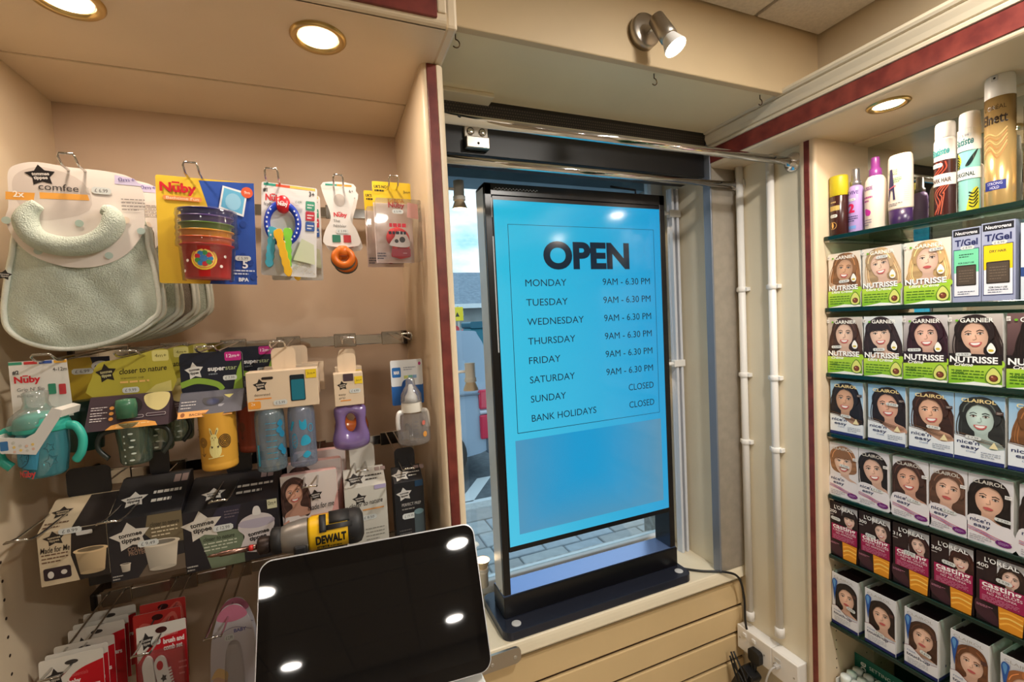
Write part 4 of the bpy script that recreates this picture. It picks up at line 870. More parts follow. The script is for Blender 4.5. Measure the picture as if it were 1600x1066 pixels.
def casting(num, hair, style, ps, tilt=0.0, skin=(232, 190, 172)):
    def f(p, w, h):
        a = w/2
        p.rect(-a, 0, a, h, (34, 18, 24), (44, 26, 30))
        p.blob([(-a, h*0.30), (-a*0.4, h*0.22), (0, h*0.05), (-a*0.3, 0), (-a, h*0.1)], (62, 30, 42))
        p.rect(-a*0.12, h*0.60, a*0.99, h*0.97, (222, 220, 222), (206, 206, 212))
        portrait(p, a*0.44, h*0.735, h*0.125, skin, hair, style, tilt, smile=True, lim=(-a*0.12, h*0.58, a*0.99, h*0.955))
        p.text("L'O", -a*0.62, h*0.885, h*0.068, (246, 246, 246), w=w*0.24, bold=0.02); p.text('RÉAL', -a*0.10, h*0.885, h*0.068, (250, 250, 250), w=w*0.44, bold=0.02)
        p.text(num, -a*0.95, h*0.80, h*0.055, (240, 238, 236), w=w*0.25, bold=0.01); p.small(-a*0.95, h*0.75, w*0.2, h*0.03, (190, 180, 180), 1)
        p.rect(-a*0.82, h*0.31, a*0.99, h*0.60, (152, 22, 74), (164, 26, 82))
        p.text('casting', -a*0.72, h*0.53, h*0.085, (250, 246, 246), w=w*0.80, bold=0.02)
        p.text('CRÈME GLOSS', -a*0.72, h*0.475, h*0.042, (246, 232, 238), w=w*0.82); p.text('NO AMMONIA', -a*0.50, h*0.425, h*0.034, (246, 226, 234), w=w*0.60)
        p.small(-a*0.72, h*0.325, w*0.76, h*0.085, (222, 150, 182), 4, 0.28, 5)
        p.poly([(0.0, 0.0), (a*0.92, 0.0), (a*0.99, h*0.30), (-a*0.04, h*0.31)], (226, 146, 36))
        for k in range(3): p.stroke(spline([(a*0.02, h*(0.06+0.08*k)), (a*0.4, h*(0.12+0.07*k)), (a*0.94, h*(0.10+0.07*k))], 5, False), 0.004, (250, 206, 104) if k % 2 else (250, 184, 70))
        p.small(-a*0.95, h*0.22, w*0.34, h*0.035, (226, 150, 180), 2, 0.3)
        sticker(p, ps[0]*a, ps[1]*h, 0.028, 0.0105, '9.99', -0.05)
    return f
g5 = 'magenta hair colour cartons on the sixth glass shelf'
rowE = [('200', (40, 30, 30), 3, (-0.5, 0.70), 0.0, 'leftmost, with a black fringed bob'), ('300', (44, 30, 30), 0, (-0.18, 0.62), 0.1, 'second from the left, with dark brown hair'), ('316', (52, 28, 30), 1, (0.0, 0.58), 0.2, 'third, with wind blown plum hair'), ('360', (60, 30, 26), 3, (-0.1, 0.66), 0.0, 'fourth, with a straight reddish fringe'), ('400', (46, 30, 26), 0, (0.2, 0.68), -0.1, 'nearest the right picture edge')]
for (num, hr_, st_, ps, ti, lab), (ya, yb_) in zip(rowE, ((0.955, 0.871), (0.868, 0.783), (0.778, 0.691), (0.688, 0.600), (0.596, 0.508))):
    carton('hair_dye_carton', 'magenta hair dye carton numbered %s, %s' % (num, lab), (ya+yb_)/2, SHZ[5]+0.0005, ya-yb_-0.001, 0.176, 0.06, casting(num, hr_, st_, ps, ti), card_d, group=g5)
def touchup(hair, style, ps, tilt=0.0, skin=(230, 182, 156), smile=False):
    def f(p, w, h):
        a = w/2
        p.rect(-a, 0, a, h, (222, 222, 226), (216, 216, 220))
        portrait(p, a*0.12, h*0.58, h*0.195, skin, hair, style, tilt, smile=smile, lim=(-a*0.72, h*0.27, a*0.90, h*0.88))
        p.blob([(-a*0.95, h*0.83), (-a*0.80, h*0.90), (-a*0.55, h*0.86), (-a*0.62, h*0.74), (-a*0.72, h*0.58), (-a*0.76, h*0.46), (-a*0.84, h*0.58), (-a*0.90, h*0.72)], (34, 84, 160)); p.blob([(-a*0.88, h*0.84), (-a*0.78, h*0.88), (-a*0.66, h*0.84), (-a*0.74, h*0.72), (-a*0.8, h*0.74)], (92, 150, 206))
        p.poly(spline([(-a, h*0.34), (-a*0.6, h*0.36), (0, h*0.27), (a*0.5, h*0.22), (a, h*0.24)], 5, False) + [(a, 0), (-a, 0)], (224, 224, 228))
        p.stroke(spline([(-a, h*0.345), (-a*0.6, h*0.365), (0, h*0.275), (a*0.5, h*0.225), (a*0.95, h*0.245)], 5, False), 0.0012, (120, 20, 40))
        p.text('CLAIROL', -a*0.80, h*0.915, h*0.045, (168, 162, 156), w=w*0.76, bold=0.005)
        p.text('root', -a*0.82, h*0.265, h*0.040, (100, 120, 170), w=w*0.26); p.text('touch-up', -a*0.86, h*0.195, h*0.055, (28, 36, 76), w=w*0.70, bold=0.014)
        p.small(-a*0.8, h*0.07, w*0.62, h*0.10, (150, 152, 164), 4, 0.28); p.rect(-a, 0, a, h*0.055, (30, 36, 92)); p.rect(a*0.62, h*0.68, a*0.9, h*0.74, (80, 50, 46))
        sticker(p, ps[0]*a, ps[1]*h, 0.026, 0.0105, '6.99', -0.15)
    return f
def tu_side(p, d, h):
    p.rect(0, 0, d, h*0.055, (30, 36, 92)); p.ell(d*0.3, h*0.2, 0.003, 0.004, (70, 80, 120)); p.ell(d*0.5, h*0.2, 0.003, 0.004, (70, 80, 120)); p.ell(d*0.7, h*0.2, 0.003, 0.004, (70, 80, 120))
g6 = 'white root colour cartons on the seventh glass shelf'
rowF = [('leftmost, with straight black hair', (28, 22, 24), 0, (0.5, 0.43), 0.0), ('second from the left, with very dark brown waves', (36, 24, 24), 1, (0.0, 0.27), 0.12), ('middle one, with long brown hair swept aside', (72, 46, 34), 1, (0.3, 0.36), -0.1), ('fourth, with golden brown hair', (112, 68, 42), 1, (0.2, 0.2), 0.0), ('cut by the right picture edge, with copper blonde hair', (176, 108, 62), 0, (0.2, 0.3), 0.0)]
for (lab, hr_, st_, ps, ti), (ya, yb_) in zip(rowF, ((0.952, 0.872), (0.854, 0.771), (0.751, 0.672), (0.648, 0.570), (0.552, 0.474))):
    carton('root_dye_carton', 'white open topped root colour carton, ' + lab, (ya+yb_)/2, SHZ[6]+0.0005, ya-yb_-0.002, 0.168, 0.115, touchup(hr_, st_, ps, ti), card, group=g6, open_top=True, side=tu_side)

# ---------------------------------------------------------------- bottles on the top glass shelf
TS = SHZ[0] + 0.001
def on_top(pl, pr, ptop, X):
    ym = at((pl+pr)/2, 320, x=X).y; return ym, abs(at(pl, 320, x=X).y - at(pr, 320, x=X).y)*0.90, at((pl+pr)/2, ptop, x=X).z - TS
# brown spray bottle with yellow cap
yc, w, h = on_top(1297, 1325, 276, 1.512); r = w/2
t = thing('brown_hair_oil_bottle', 'dark brown bottle with a ribbed yellow cap, leftmost on the top glass shelf', 'bottle', (1.512, yc, TS), -PI/2)
MB().lathe([(0, 0), (r*0.95, 0), (r, 0.003), (r, h*0.66), (r*0.97, h*0.665)], 28, cap=False).build('body', mat('bottle_brown', (58, 26, 22), 0.22), t)
MB().lathe([(r*1.0, h*0.665), (r*1.02, h*0.67), (r*1.02, h*0.97), (r*0.97, h), (0, h)], 40).build('cap', mat('cap_yellow', (198, 182, 30), 0.4), t)
p = Print(); p.rect(-r*0.6, h*0.42, r*0.6, h*0.50, (196, 170, 96), nx=6); p.small(-r*0.5, h*0.54, r*1.0, h*0.05, (206, 176, 120), 1); p.ring(-r*0.2, h*0.17, r*0.45, r*0.45, 0.0012, (210, 160, 90)); p.blob([(-r*0.2, h*0.23), (-r*0.05, h*0.17), (-r*0.2, h*0.12), (-r*0.35, h*0.17)], (220, 170, 90)); sticker(p, -r*0.1, h*0.33, 0.022, 0.010); p.build('label_print', t, R=r+0.0002)
# lilac spray
yc, w, h = on_top(1325, 1350, 264, 1.53); r = w/2
t = thing('lilac_spray_bottle', 'slim lilac spray bottle with a silver nozzle marked with a red 2', 'bottle', (1.53, yc, TS), -PI/2)
MB().lathe([(0, 0), (r*0.95, 0), (r, 0.003), (r, h*0.66), (r*0.85, h*0.72), (r*0.6, h*0.745)], 28, cap=False).build('body', mat('bottle_lilac', (176, 150, 208), 0.35), t)
MB().lathe([(r*0.68, h*0.735), (r*0.70, h*0.80), (r*0.54, h*0.815), (r*0.5, h*0.98), (r*0.45, h), (0, h)], 24).build('spray_cap', mat('cap_silver', (176, 174, 178), 0.3, 0.8), t)
p = Print(); p.text('ELVIVE', 0, h*0.60, h*0.055, (80, 50, 120), 'c', w=r*1.7, bold=0.02); p.text('2', -r*0.1, h*0.33, h*0.13, (196, 20, 80), 'c', bold=0.05); p.small(-r*0.7, h*0.18, r*1.4, h*0.10, (60, 60, 110), 3); p.rect(-r*0.6, h*0.07, r*0.5, h*0.12, (110, 150, 210), nx=5); sticker(p, 0.0, h*0.52, 0.02, 0.008); p.build('label_print', t, R=r+0.0002)
# pump bottle with purple head
yc, w, h = on_top(1351, 1386, 246, 1.53); r = w/2
t = thing('purple_pump_bottle', 'cream bottle with a purple spray head beside the lilac bottle', 'bottle', (1.53, yc, TS), -PI/2)
MB().lathe([(0, 0), (r*0.93, 0), (r, 0.004), (r, h*0.60), (r*0.92, h*0.68), (r*0.70, h*0.735), (r*0.5, h*0.75)], 30, cap=False).build('body', mat('bottle_cream', (240, 222, 206), 0.35), t)
MB().lathe([(r*0.56, h*0.735), (r*0.60, h*0.75), (r*0.56, h*0.84), (r*0.40, h*0.85), (r*0.40, h*0.98), (r*0.35, h), (0, h)], 24).build('spray_head', mat('head_purple', (140, 62, 140), 0.35), t)
p = Print(); p.text('AUSSIE', -r*0.95, h*0.55, h*0.05, (130, 60, 140), w=r*1.2, bold=0.03); p.small(-r*0.9, h*0.38, r*1.1, h*0.10, (176, 56, 136), 2, 0.5); p.blob([(-r*0.6, h*0.30), (0, h*0.26), (-r*0.1, h*0.2), (-r*0.6, h*0.22)], (190, 40, 150)); p.small(-r*0.9, h*0.06, r*1.0, h*0.1, (150, 130, 150), 3); p.build('label_print', t, R=r+0.0002)
# white tube standing on its dark purple cap
yc, w, h = on_top(1387, 1428, 242, 1.515); r = w/2
t = thing('conditioner_tube', 'cream conditioner tube standing on a dark purple cap, with a big letter A', 'bottle', (1.515, yc, TS), -PI/2)
MB().lathe([(0, 0), (r*0.94, 0), (r*0.97, 0.003), (r*1.0, h*0.22)], 32, sy=0.75, cap=True).build('cap', mat('cap_dark_purple', (52, 30, 74), 0.3), t)
MB().lathe([(r*1.0, h*0.221), (r*1.03, h*0.24), (r*1.02, h*0.9), (r*0.97, h*0.97), (r*0.85, h), (0, h)], 32, sy=0.75).build('body', mat('tube_cream', (246, 226, 206), 0.38), t)
p = Print(); p.text('AUSSIE', -r*0.85, h*0.72, h*0.075, (150, 190, 150), w=r*1.0, bold=0.02)
p.poly([(-r*0.9, h*0.36), (-r*0.72, h*0.36), (-r*0.5, h*0.5), (-r*0.3, h*0.5), (-r*0.25, h*0.36), (-r*0.05, h*0.36), (-r*0.3, h*0.80), (-r*0.55, h*0.80)], (62, 52, 84)); p.stroke([(-r*0.8, h*0.52), (0, h*0.56)], 0.003, (190, 90, 110)); p.small(-r*0.2, h*0.60, r*0.7, h*0.08, (100, 160, 110), 3); p.small(-r*0.8, h*0.27, r*1.3, h*0.05, (120, 120, 130), 2)
for k in range(16): p.stroke([(r*0.62, h*(0.33+0.028*k)), (r*1.1, h*(0.33+0.028*k))], 0.0008, (214, 190, 172))
o = p.build('label_print', t, R=r*1.03); o.scale = (1, 0.77, 1); o.location = (0, -0.0003, 0)
# batiste cans
def can(pl, pr, ptop, X, name, label, cat, draw, bodym, capm, capfrac, rcap=0.92, shoulder=True):
    yc, w, h = on_top(pl, pr, ptop, X); r = w/2
    t = thing(name, label, cat, (X, yc, TS), -PI/2)
    hb = h*(1-capfrac)
    MB().lathe([(0, 0), (r*0.93, 0), (r*0.96, 0.002), (r, 0.006), (r, hb-0.012 if shoulder else hb), (r*0.97, hb-0.004), (r*rcap, hb)], 32, cap=False).build('can', bodym, t)
    MB().lathe([(r*rcap*0.98, hb), (r*rcap, hb+0.002), (r*rcap*0.98, h*0.97), (r*rcap*0.90, h*0.995), (r*rcap*0.8, h), (0, h)], 32).build('cap', capm, t)
    p = Print(); draw(p, r, hb); p.build('can_print', t, R=r+0.0002, m=PRINT_GLOSS); return t, r, h
def dk(p, r, h):
    p.rect(-r*1.5, 0, r*1.5, h*0.72, (60, 26, 24), (70, 30, 28), nx=14); p.rect(-r*1.5, h*0.72, r*1.5, h*0.97, (240, 234, 228), nx=14)
    for k in range(4): p.stroke(spline([(-r*0.9+0.3*r*k, h*0.04), (-r*0.3+0.2*r*k, h*(0.14+0.05*k)), (-r*0.7+0.3*r*k, h*0.30), (0.1*r+0.2*r*k, h*0.40)], 6, False), 0.002, (196, 92, 66))
    for k in range(3): p.stroke(spline([(-r*0.8+0.4*r*k, h*0.54), (-r*0.1+0.3*r*k, h*0.62), (-r*0.4+0.4*r*k, h*0.70)], 6, False), 0.003, (170, 72, 52))
    p.rect(-r*1.5, h*0.40, r*1.5, h*0.545, (232, 222, 214), nx=14); p.text('DARK HAIR', -r*1.0, h*0.44, h*0.055, (60, 34, 30), w=r*1.9, bold=0.03); p.text('Batiste', -r*0.95, h*0.78, h*0.085, (60, 150, 150), w=r*1.75, shear=0.3, bold=0.03, rot=0.1); sticker(p, -r*0.4, h*0.66, 0.026, 0.011)
can(1459, 1496, 192, 1.53, 'dry_shampoo_can', 'dry shampoo can with dark brown swirls, left of the mint green can', 'spray can', dk, mat('can_white', (240, 236, 230), 0.25), white, 0.17)
def orig(p, r, h):
    p.rect(-r*1.5, 0, r*1.5, h*0.74, (150, 206, 190), (140, 210, 206), nx=14); p.blob([(r*0.1, 0), (r*1.2, 0), (r*1.2, h*0.28), (r*0.5, h*0.24)], (206, 200, 50)); p.blob([(-r*1.1, h*0.52), (-r*0.4, h*0.62), (-r*0.8, h*0.72), (-r*1.2, h*0.7)], (206, 204, 60))
    for k in range(5): p.stroke(spline([(r*0.3, h*(0.08+0.04*k)), (r*0.7, h*(0.06+0.04*k)), (r*1.1, h*(0.12+0.04*k))], 5, False), 0.0025, (24, 36, 34)); p.stroke(spline([(-r*1.1, h*(0.54+0.035*k)), (-r*0.8, h*(0.56+0.03*k)), (-r*0.6, h*(0.52+0.035*k))], 5, False), 0.0022, (24, 36, 34))
    p.blob([(0, h*0.56), (r*0.5, h*0.58), (r*1.1, h*0.74), (r*0.6, h*0.68)], (24, 44, 44)); p.rect(-r*1.5, h*0.40, r*1.5, h*0.53, (234, 236, 232), nx=14); p.text('ORIGINAL', -r*1.0, h*0.435, h*0.05, (30, 60, 60), w=r*1.8, bold=0.03)
    p.rect(-r*1.5, h*0.74, r*1.5, h, (232, 232, 226), nx=14); p.text('Batiste', -r*1.0, h*0.80, h*0.085, (36, 110, 110), w=r*1.75, shear=0.3, bold=0.03, rot=0.1); sticker(p, -r*0.1, h*0.92, 0.026, 0.011)
can(1497, 1534, 176, 1.53, 'dry_shampoo_can', 'dry shampoo can in mint green and yellow with black leaves', 'spray can', orig, MATS['can_white'], white, 0.17, 0.98, False)
def eln(p, r, h):
    p.text("L'ORÉAL", -r*0.75, h*0.885, h*0.040, (60, 44, 20), w=r*1.5); p.text('Elnett', -r*0.95, h*0.76, h*0.095, (44, 30, 16), w=r*1.8, bold=0.02)
def eln_more(t, r, h):
    p = Print()
    for k in range(6): p.stroke(spline([(-r*0.9, h*(0.46+0.04*k)), (-r*0.3, h*(0.52+0.03*k)), (r*0.2, h*(0.44+0.04*k)), (r*0.8, h*(0.56+0.03*k))], 6, False), 0.0022, ((176, 124, 64), (216, 172, 104))[k % 2])
    p.build('hair_print', t, R=r+0.0002)
    p = Print(); p.rect(-r*0.75, h*0.15, r*0.75, h*0.235, (34, 46, 130), nx=8); p.text('STRONG', 0, h*0.197, h*0.026, (226, 222, 240), 'c', w=r*1.0); p.text('HOLD', 0, h*0.160, h*0.026, (226, 222, 240), 'c', w=r*0.6); p.build('navy_band', t, R=r+0.0002)
gold = mat('can_gold', (206, 172, 112), 0.26, 0.55)
t, r_, h_ = can(1536, 1589, 118, 1.515, 'hairspray_can', 'tall gold hairspray can with a white cap and navy band', 'spray can', eln, gold, white, 0.175, 0.985, False)
eln_more(t, r_, h_*0.825); MB().box(-0.006, 0.006, -r_*0.985-0.0006, -r_*0.9, h_*0.945, h_*0.985).build('nozzle', mat('nozzle_white', (214, 212, 208), 0.4), t, 0.001, 1); MB().lathe([(0.0025, 0), (0.002, -0.001), (0, -0.001)], 8, (0, -r_*0.985-0.0006, h_*0.965), 'y').build('nozzle_hole', black_m, t)
t, r_, h_ = can(1597, 1652, 128, 1.55, 'hairspray_can', 'second gold hairspray can, cut by the right picture edge', 'spray can', eln, gold, white, 0.175, 0.985, False); eln_more(t, r_, h_*0.825)

# ---------------------------------------------------------------- lowest shelf: capped lotions in a tray, header card, clear packs
LZ = SHZ[7] + 0.001
tr = thing('display_tray', 'white card tray holding small capped lotion bottles on the lowest shelf', 'tray', (1.48, 0.86, LZ), -PI/2)
MB().box(-0.085, 0.085, 0, 0.002, 0, 0.145).box(-0.085, 0.085, 0.10, 0.102, 0, 0.10).box(-0.085, -0.083, 0, 0.102, 0, 0.165).box(0.083, 0.085, 0, 0.102, 0, 0.165).box(-0.085, 0.085, 0, 0.102, 0, 0.002).build('tray', card, tr)
q = Print(); q.rect(-0.06, 0.03, 0.06, 0.12, (24, 24, 30)); q.build('front_print', tr, -0.0002)
hc = thing('header_card', 'green header card lettered ebe behind the white capped bottles', 'card', (1.588, 0.85, LZ), -PI/2)
MB().box(-0.10, 0.10, 0, 0.002, 0, 0.215).build('card', mat('card_green', (10, 88, 74), 0.45), hc)
q = Print(); q.rect(-0.10, 0.02, 0.10, 0.215, (12, 96, 80)); q.text('ebe', -0.066, 0.150, 0.024, (230, 240, 236), rot=PI/2, bold=0.02); q.text('SETTING LOTION', -0.055, 0.185, 0.012, (224, 238, 232), w=0.125); q.small(-0.04, 0.160, 0.07, 0.014, (224, 238, 232), 1); q.build('front_print', hc, -0.0002)
capm = mat('lotion_cap', (228, 236, 232), 0.3); lot = mat('lotion_bottle', (206, 222, 218), 0.35)
b0 = None; cells = ['far left corner', 'second from the left', 'middle', 'second from the right', 'right end']; rws = ['front row', 'middle row', 'back row']
for j in range(3):
    for i in range(5):
        lab = 'small white capped lotion bottle in the tray, %s of the %s' % (cells[i], rws[j])
        loc = (1.48+0.0205+0.031*j, 0.86+0.066-0.033*i, LZ+0.0025)
        if b0 is None:
            b0 = thing('lotion_bottle', lab, 'bottle', loc, -PI/2, 'small capped lotion bottles in the white tray')
            MB().lathe([(0, 0), (0.0135, 0), (0.0142, 0.003), (0.0142, 0.115), (0.010, 0.128), (0.009, 0.135)], 20).build('body', lot, b0); MB().lathe([(0.0148, 0.136), (0.0148, 0.172), (0.0135, 0.178), (0, 0.178)], 20).build('cap', capm, b0)
        else: copy_tree(b0, None, loc, lab)
for k in range(5):
    t = thing('clear_pack', 'clear flat pack, %s of the leaning packs beside the lotion tray' % ['first', 'second', 'third', 'fourth', 'fifth'][k], 'packet', (1.50+0.018*k, 0.655, LZ), rot=(-0.25, 0, -PI/2), group='leaning clear packs')
    MB().box(-0.10, 0.10, 0, 0.003, 0, 0.20).build('card', mat('pack_card_%d' % (k % 3), ((200, 206, 206), (176, 184, 190), (214, 210, 204))[k % 3], 0.4), t); MB().box(-0.098, 0.098, -0.008, -0.0005, 0.005, 0.185).build('cover', clear_mat('pack_film', (226, 232, 232), 0.10, 0.1, 0.12), t, 0.003)

# ================================================================ LEFT BAY: rails, wire hooks and hanging goods
RAILY = 1.222
RZ = {1: 0.292, 2: -0.030, 3: -0.295, 4: -0.560}
for k, lab in ((1, 'uppermost, behind the bibs and teethers'), (2, 'second from the top, behind the drinking cups'), (3, 'third from the top, behind the feeding boxes'), (4, 'lowest, behind the red cards')):
    z = RZ[k]; t = thing('display_rail', 'chrome rail across the left bay, ' + lab, 'rail', (-0.16, RAILY, z), 0, 'chrome rails of the left bay')
    MB().box(-0.345, 0.345, -0.0055, 0.0055, -0.013, 0.013).build('bar', chrome, t, 0.002)
    for sx in (-0.345, 0.345): MB().box(sx-0.005, sx+0.005, -0.012, 0.066, -0.018, 0.018).build('end_bracket', mat('rail_end', (60, 54, 50), 0.4, 0.6), t, 0.003)
NH = 0
def peg(px, py, ytip, row, label, w=0.011, up=0.018, drop=0.0):
    """double wire hook clipped over a rail; px, py is where its tip shows"""
    tip = at(px, py, y=ytip); z = RZ[row]
    t = thing('display_hook', label, 'hook', (tip.x, RAILY, z), 0, 'wire hooks of the left bay'); L = ytip - RAILY
    pts = [(-w, 0.0, 0.010), (-w, -0.02, 0.012), (-w, L+0.03, 0.0-drop), (-w, L+0.012, 0.002-drop), (-w, L+0.001, up*0.7-drop), (-w*0.8, L, up-drop), (w*0.8, L, up-drop), (w, L+0.001, up*0.7-drop), (w, L+0.012, 0.002-drop), (w, L+0.03, 0.0-drop), (w, -0.02, 0.012), (w, 0.0, 0.010)]
    MB().tube(pts, 0.0019, 7).build('wire', wire, t)
    MB().box(-0.026, 0.026, -0.0085, -0.0058, -0.016, 0.018).box(-0.026, 0.026, -0.0085, 0.0085, 0.0135, 0.0160).build('clip_plate', wire, t, 0.001, 1)
    return t
def nuby(p, x, z, h, c, w, align='l', bold=0.035):
    """wordmark with a bar over the u"""
    p.text('Nuby', x, z, h, c, align, bold=bold, w=w); x0 = x - (w/2 if align == 'c' else 0); p.rect(x0+w*0.33, z+h*0.92, x0+w*0.54, z+h*1.10, c)
def box_px(pl, pr, pt, pb, Y):
    """centre x, width, bottom z, height of a thing seen between these photo positions on the plane y=Y"""
    pm, qm = (pl+pr)/2, (pt+pb)/2
    a, b = at(pl, qm, y=Y), at(pr, qm, y=Y); c, d = at(pm, pt, y=Y), at(pm, pb, y=Y)
    return (a.x+b.x)/2, b.x-a.x, d.z, c.z-d.z
def loc_px(pts, Y, xc, zb): return [(at(a, b, y=Y).x - xc, at(a, b, y=Y).z - zb) for a, b in pts]
def slab(outl, y0, y1, name, m, parent, bev=0.0): return MB().extrude(outl, 'y', y0, y1).build(name, m, parent, bev, 1)
def card_print(pr, outl, c): pr.poly(outl, c)
def logo(p, cx, cz, r, c, ct, rot=0.12):
    p.star(cx, cz, r, c, rot); p.text('tommee', cx, cz+r*0.02, r*0.30, ct, 'c', bold=0.03, w=r*1.25, rot=rot*0.6); p.text('tippee', cx, cz-r*0.34, r*0.30, ct, 'c', bold=0.03, w=r*1.0, rot=rot*0.6)
def pillow(outl, thick, parent, name, m, rows=26, cols=26, amp=0.003, seed=0, y=0.0):
    """soft cloth body: the outline filled with a bulging, softly folded sheet, closed at the back"""
    zs = [q[1] for q in outl]; z0, z1 = min(zs)+1e-4, max(zs)-1e-4; n = len(outl); F = []; Bk = []; rn = random.Random(seed); ph = [rn.uniform(0, 6) for _ in range(6)]
    for j in range(rows+1):
        z = z0 + (z1-z0)*j/rows; xs = []
        for i in range(n):
            a, b = outl[i], outl[(i+1) % n]
            if (a[1]-z)*(b[1]-z) < 0: xs.append(a[0] + (b[0]-a[0])*(z-a[1])/(b[1]-a[1]))
        xa, xb = (min(xs), max(xs)) if len(xs) >= 2 else (0, 0)
        for i in range(cols+1):
            u = i/cols; x = xa + (xb-xa)*u; e = min(1, 5*u*(1-u)*1.4) * min(1, 8*(j/rows)*(1-j/rows)+0.05)
            f = amp*(math.sin(x*70 + z*40 + ph[0]) + 0.8*math.sin(x*28 - z*85 + ph[1]) + 0.6*math.sin(x*120+z*90+ph[2])) * e
            F.append((x, y - thick*e - f, z)); Bk.append((x, y + 0.001, z))
    q = cols+1; fs = []; N_ = len(F)
    for j in range(rows):
        for i in range(cols):
            a = j*q+i; fs.append((a, a+1, a+q+1, a+q)); fs.append((N_+a, N_+a+q, N_+a+q+1, N_+a+1))
    return MB().add(F+Bk, fs, True).build(name, m, parent)
paper = mat('card_white', (232, 228, 220), 0.5); clearp = clear_mat('blister_clear', (252, 252, 251), 0.05, 0.04, 0.03)
bottle_clear = clear_mat('bottle_clear', (240, 242, 244), 0.08, 0.05, 0.14, (0.9, 0.9, 0.92))

# ---- row 1: bibs
Y = 1.0
xc, w, zb, h = box_px(0, 246, 253, 546, Y)
terry = mat('terry_mint', (206, 216, 202), 0.95, var=0.07, vscale=60, bump=0.9, bscale=420)
hemm = mat('hem_white', (226, 230, 220), 0.85, bump=0.4, bscale=300)
bib = thing('bib_pack', 'pale mint towelling bib on a white cloud shaped card, in front of the other bibs', 'bib', (xc, Y, zb), 0, 'towelling bibs on the top left hook')
bo = spline(loc_px([(30, 350), (12, 400), (3, 450), (0, 490), (8, 516), (40, 536), (92, 546), (150, 539), (198, 522), (232, 500), (246, 482), (240, 430), (228, 385), (215, 350), (120, 345)], Y, xc, zb), 5)
pillow(bo, 0.010, bib, 'cloth', terry, amp=0.0022, seed=2, y=0.012)
hem = [(a, 0.010, b) for a, b in bo]; MB().tube(hem, 0.0042, 6, closed=True).build('hem', hemm, bib)
bo2 = [((a)*1.03 + 0.004, 0.022, b*1.03 - 0.004) for a, b in bo]; 
slab([(a, c) for a, b, c in bo2], 0.018, 0.026, 'second_bib', hemm, bib, 0.002)
co = spline(loc_px([(14, 300), (14, 268), (30, 257), (60, 254), (110, 262), (165, 268), (205, 278), (224, 300), (226, 330), (224, 362), (200, 396), (160, 415), (110, 418), (60, 404), (26, 378), (10, 345), (14, 325)], Y, xc, zb), 5)
slab(co, -0.002, 0.0, 'card', paper, bib)
p = Print(); p.poly(co, (232, 222, 214))
lp = lambda pts: loc_px(pts, Y, xc, zb); P1 = lambda a, b: lp([(a, b)])[0]
p.poly(spline(lp([(20, 290), (30, 270), (70, 262), (130, 285), (140, 330), (60, 345), (30, 318)]), 4), (214, 202, 194))
p.poly(lp([(10, 300), (56, 302), (54, 314), (10, 312)]), (238, 168, 74)); p.poly(lp([(63, 301), (138, 305), (141, 314), (64, 311)]), (240, 172, 80)); p.poly(lp([(180, 274), (210, 280), (222, 292), (180, 288)]), (206, 196, 226))
p.text('2x', *P1(22, 308), 0.010, (250, 244, 236), bold=0.02); q = P1(65, 275); logo(p, *q, 0.018, (34, 30, 30), (226, 220, 214)); p.text('comfee', *P1(62, 297), 0.012, (60, 56, 54), w=0.052, rot=-0.02); p.text('fit', *P1(125, 301), 0.013, (206, 200, 192), w=0.014)
p.text('0m+', *P1(186, 284), 0.007, (110, 100, 150), w=0.024); p.small(*P1(192, 330), 0.034, 0.024, (150, 140, 136), 4, 0.3)
sx_, sz_ = P1(160, 299); sticker(p, sx_, sz_, 0.027, 0.012, '6.99', -0.05)
for a, b, c in ((12, 345, (186, 204, 196)), (44, 375, (190, 206, 196)), (62, 393, (192, 208, 200)), (172, 400, (188, 206, 198)), (126, 350, (178, 198, 186)), (222, 362, (180, 200, 194)), (198, 345, (226, 208, 190))): p.ell(*P1(a, b), 0.006, 0.006, c)
p.build('card_print', bib, -0.002)
arc = [(66, 322), (52, 334), (48, 352), (62, 373), (88, 384), (116, 387), (146, 383), (170, 370), (182, 352), (178, 336), (166, 330)]
pts = spline([(a, -0.012, b) for a, b in lp(arc)], 5, False); nn = len(pts)
MB().tube(pts, [0.0165*(0.55 + 0.45*min(1, 6*i/nn, 6*(nn-1-i)/nn)) for i in range(nn)], 12).build('padded_collar', terry, bib)
q = P1(8, 430); pl_ = Print(); logo(pl_, q[0], q[1], 0.009, (30, 28, 28), (210, 205, 200), -0.2); pl_.build('brand_tag', bib, -0.002)
for k, lab in enumerate(('second in the row of bibs, half hidden behind the mint one', 'third in the row of bibs, mostly hidden', 'hindmost in the row of bibs, only its right edge showing')):
    c = copy_tree(bib, None, (xc + 0.014*(k+1), Y + 0.057*(k+1), zb + 0.004*(k+1)), 'pale towelling bib, ' + lab)
    if k == 1:
        for ch in c.children:
            if ch.name.startswith('cloth'): ch.data = ch.data.copy(); ch.data.materials[0] = mat('terry_taupe', (150, 138, 124), 0.95, var=0.1, vscale=50, bump=0.9, bscale=420)
peg(104, 254, 0.965, 1, 'wire hook holding the bibs')

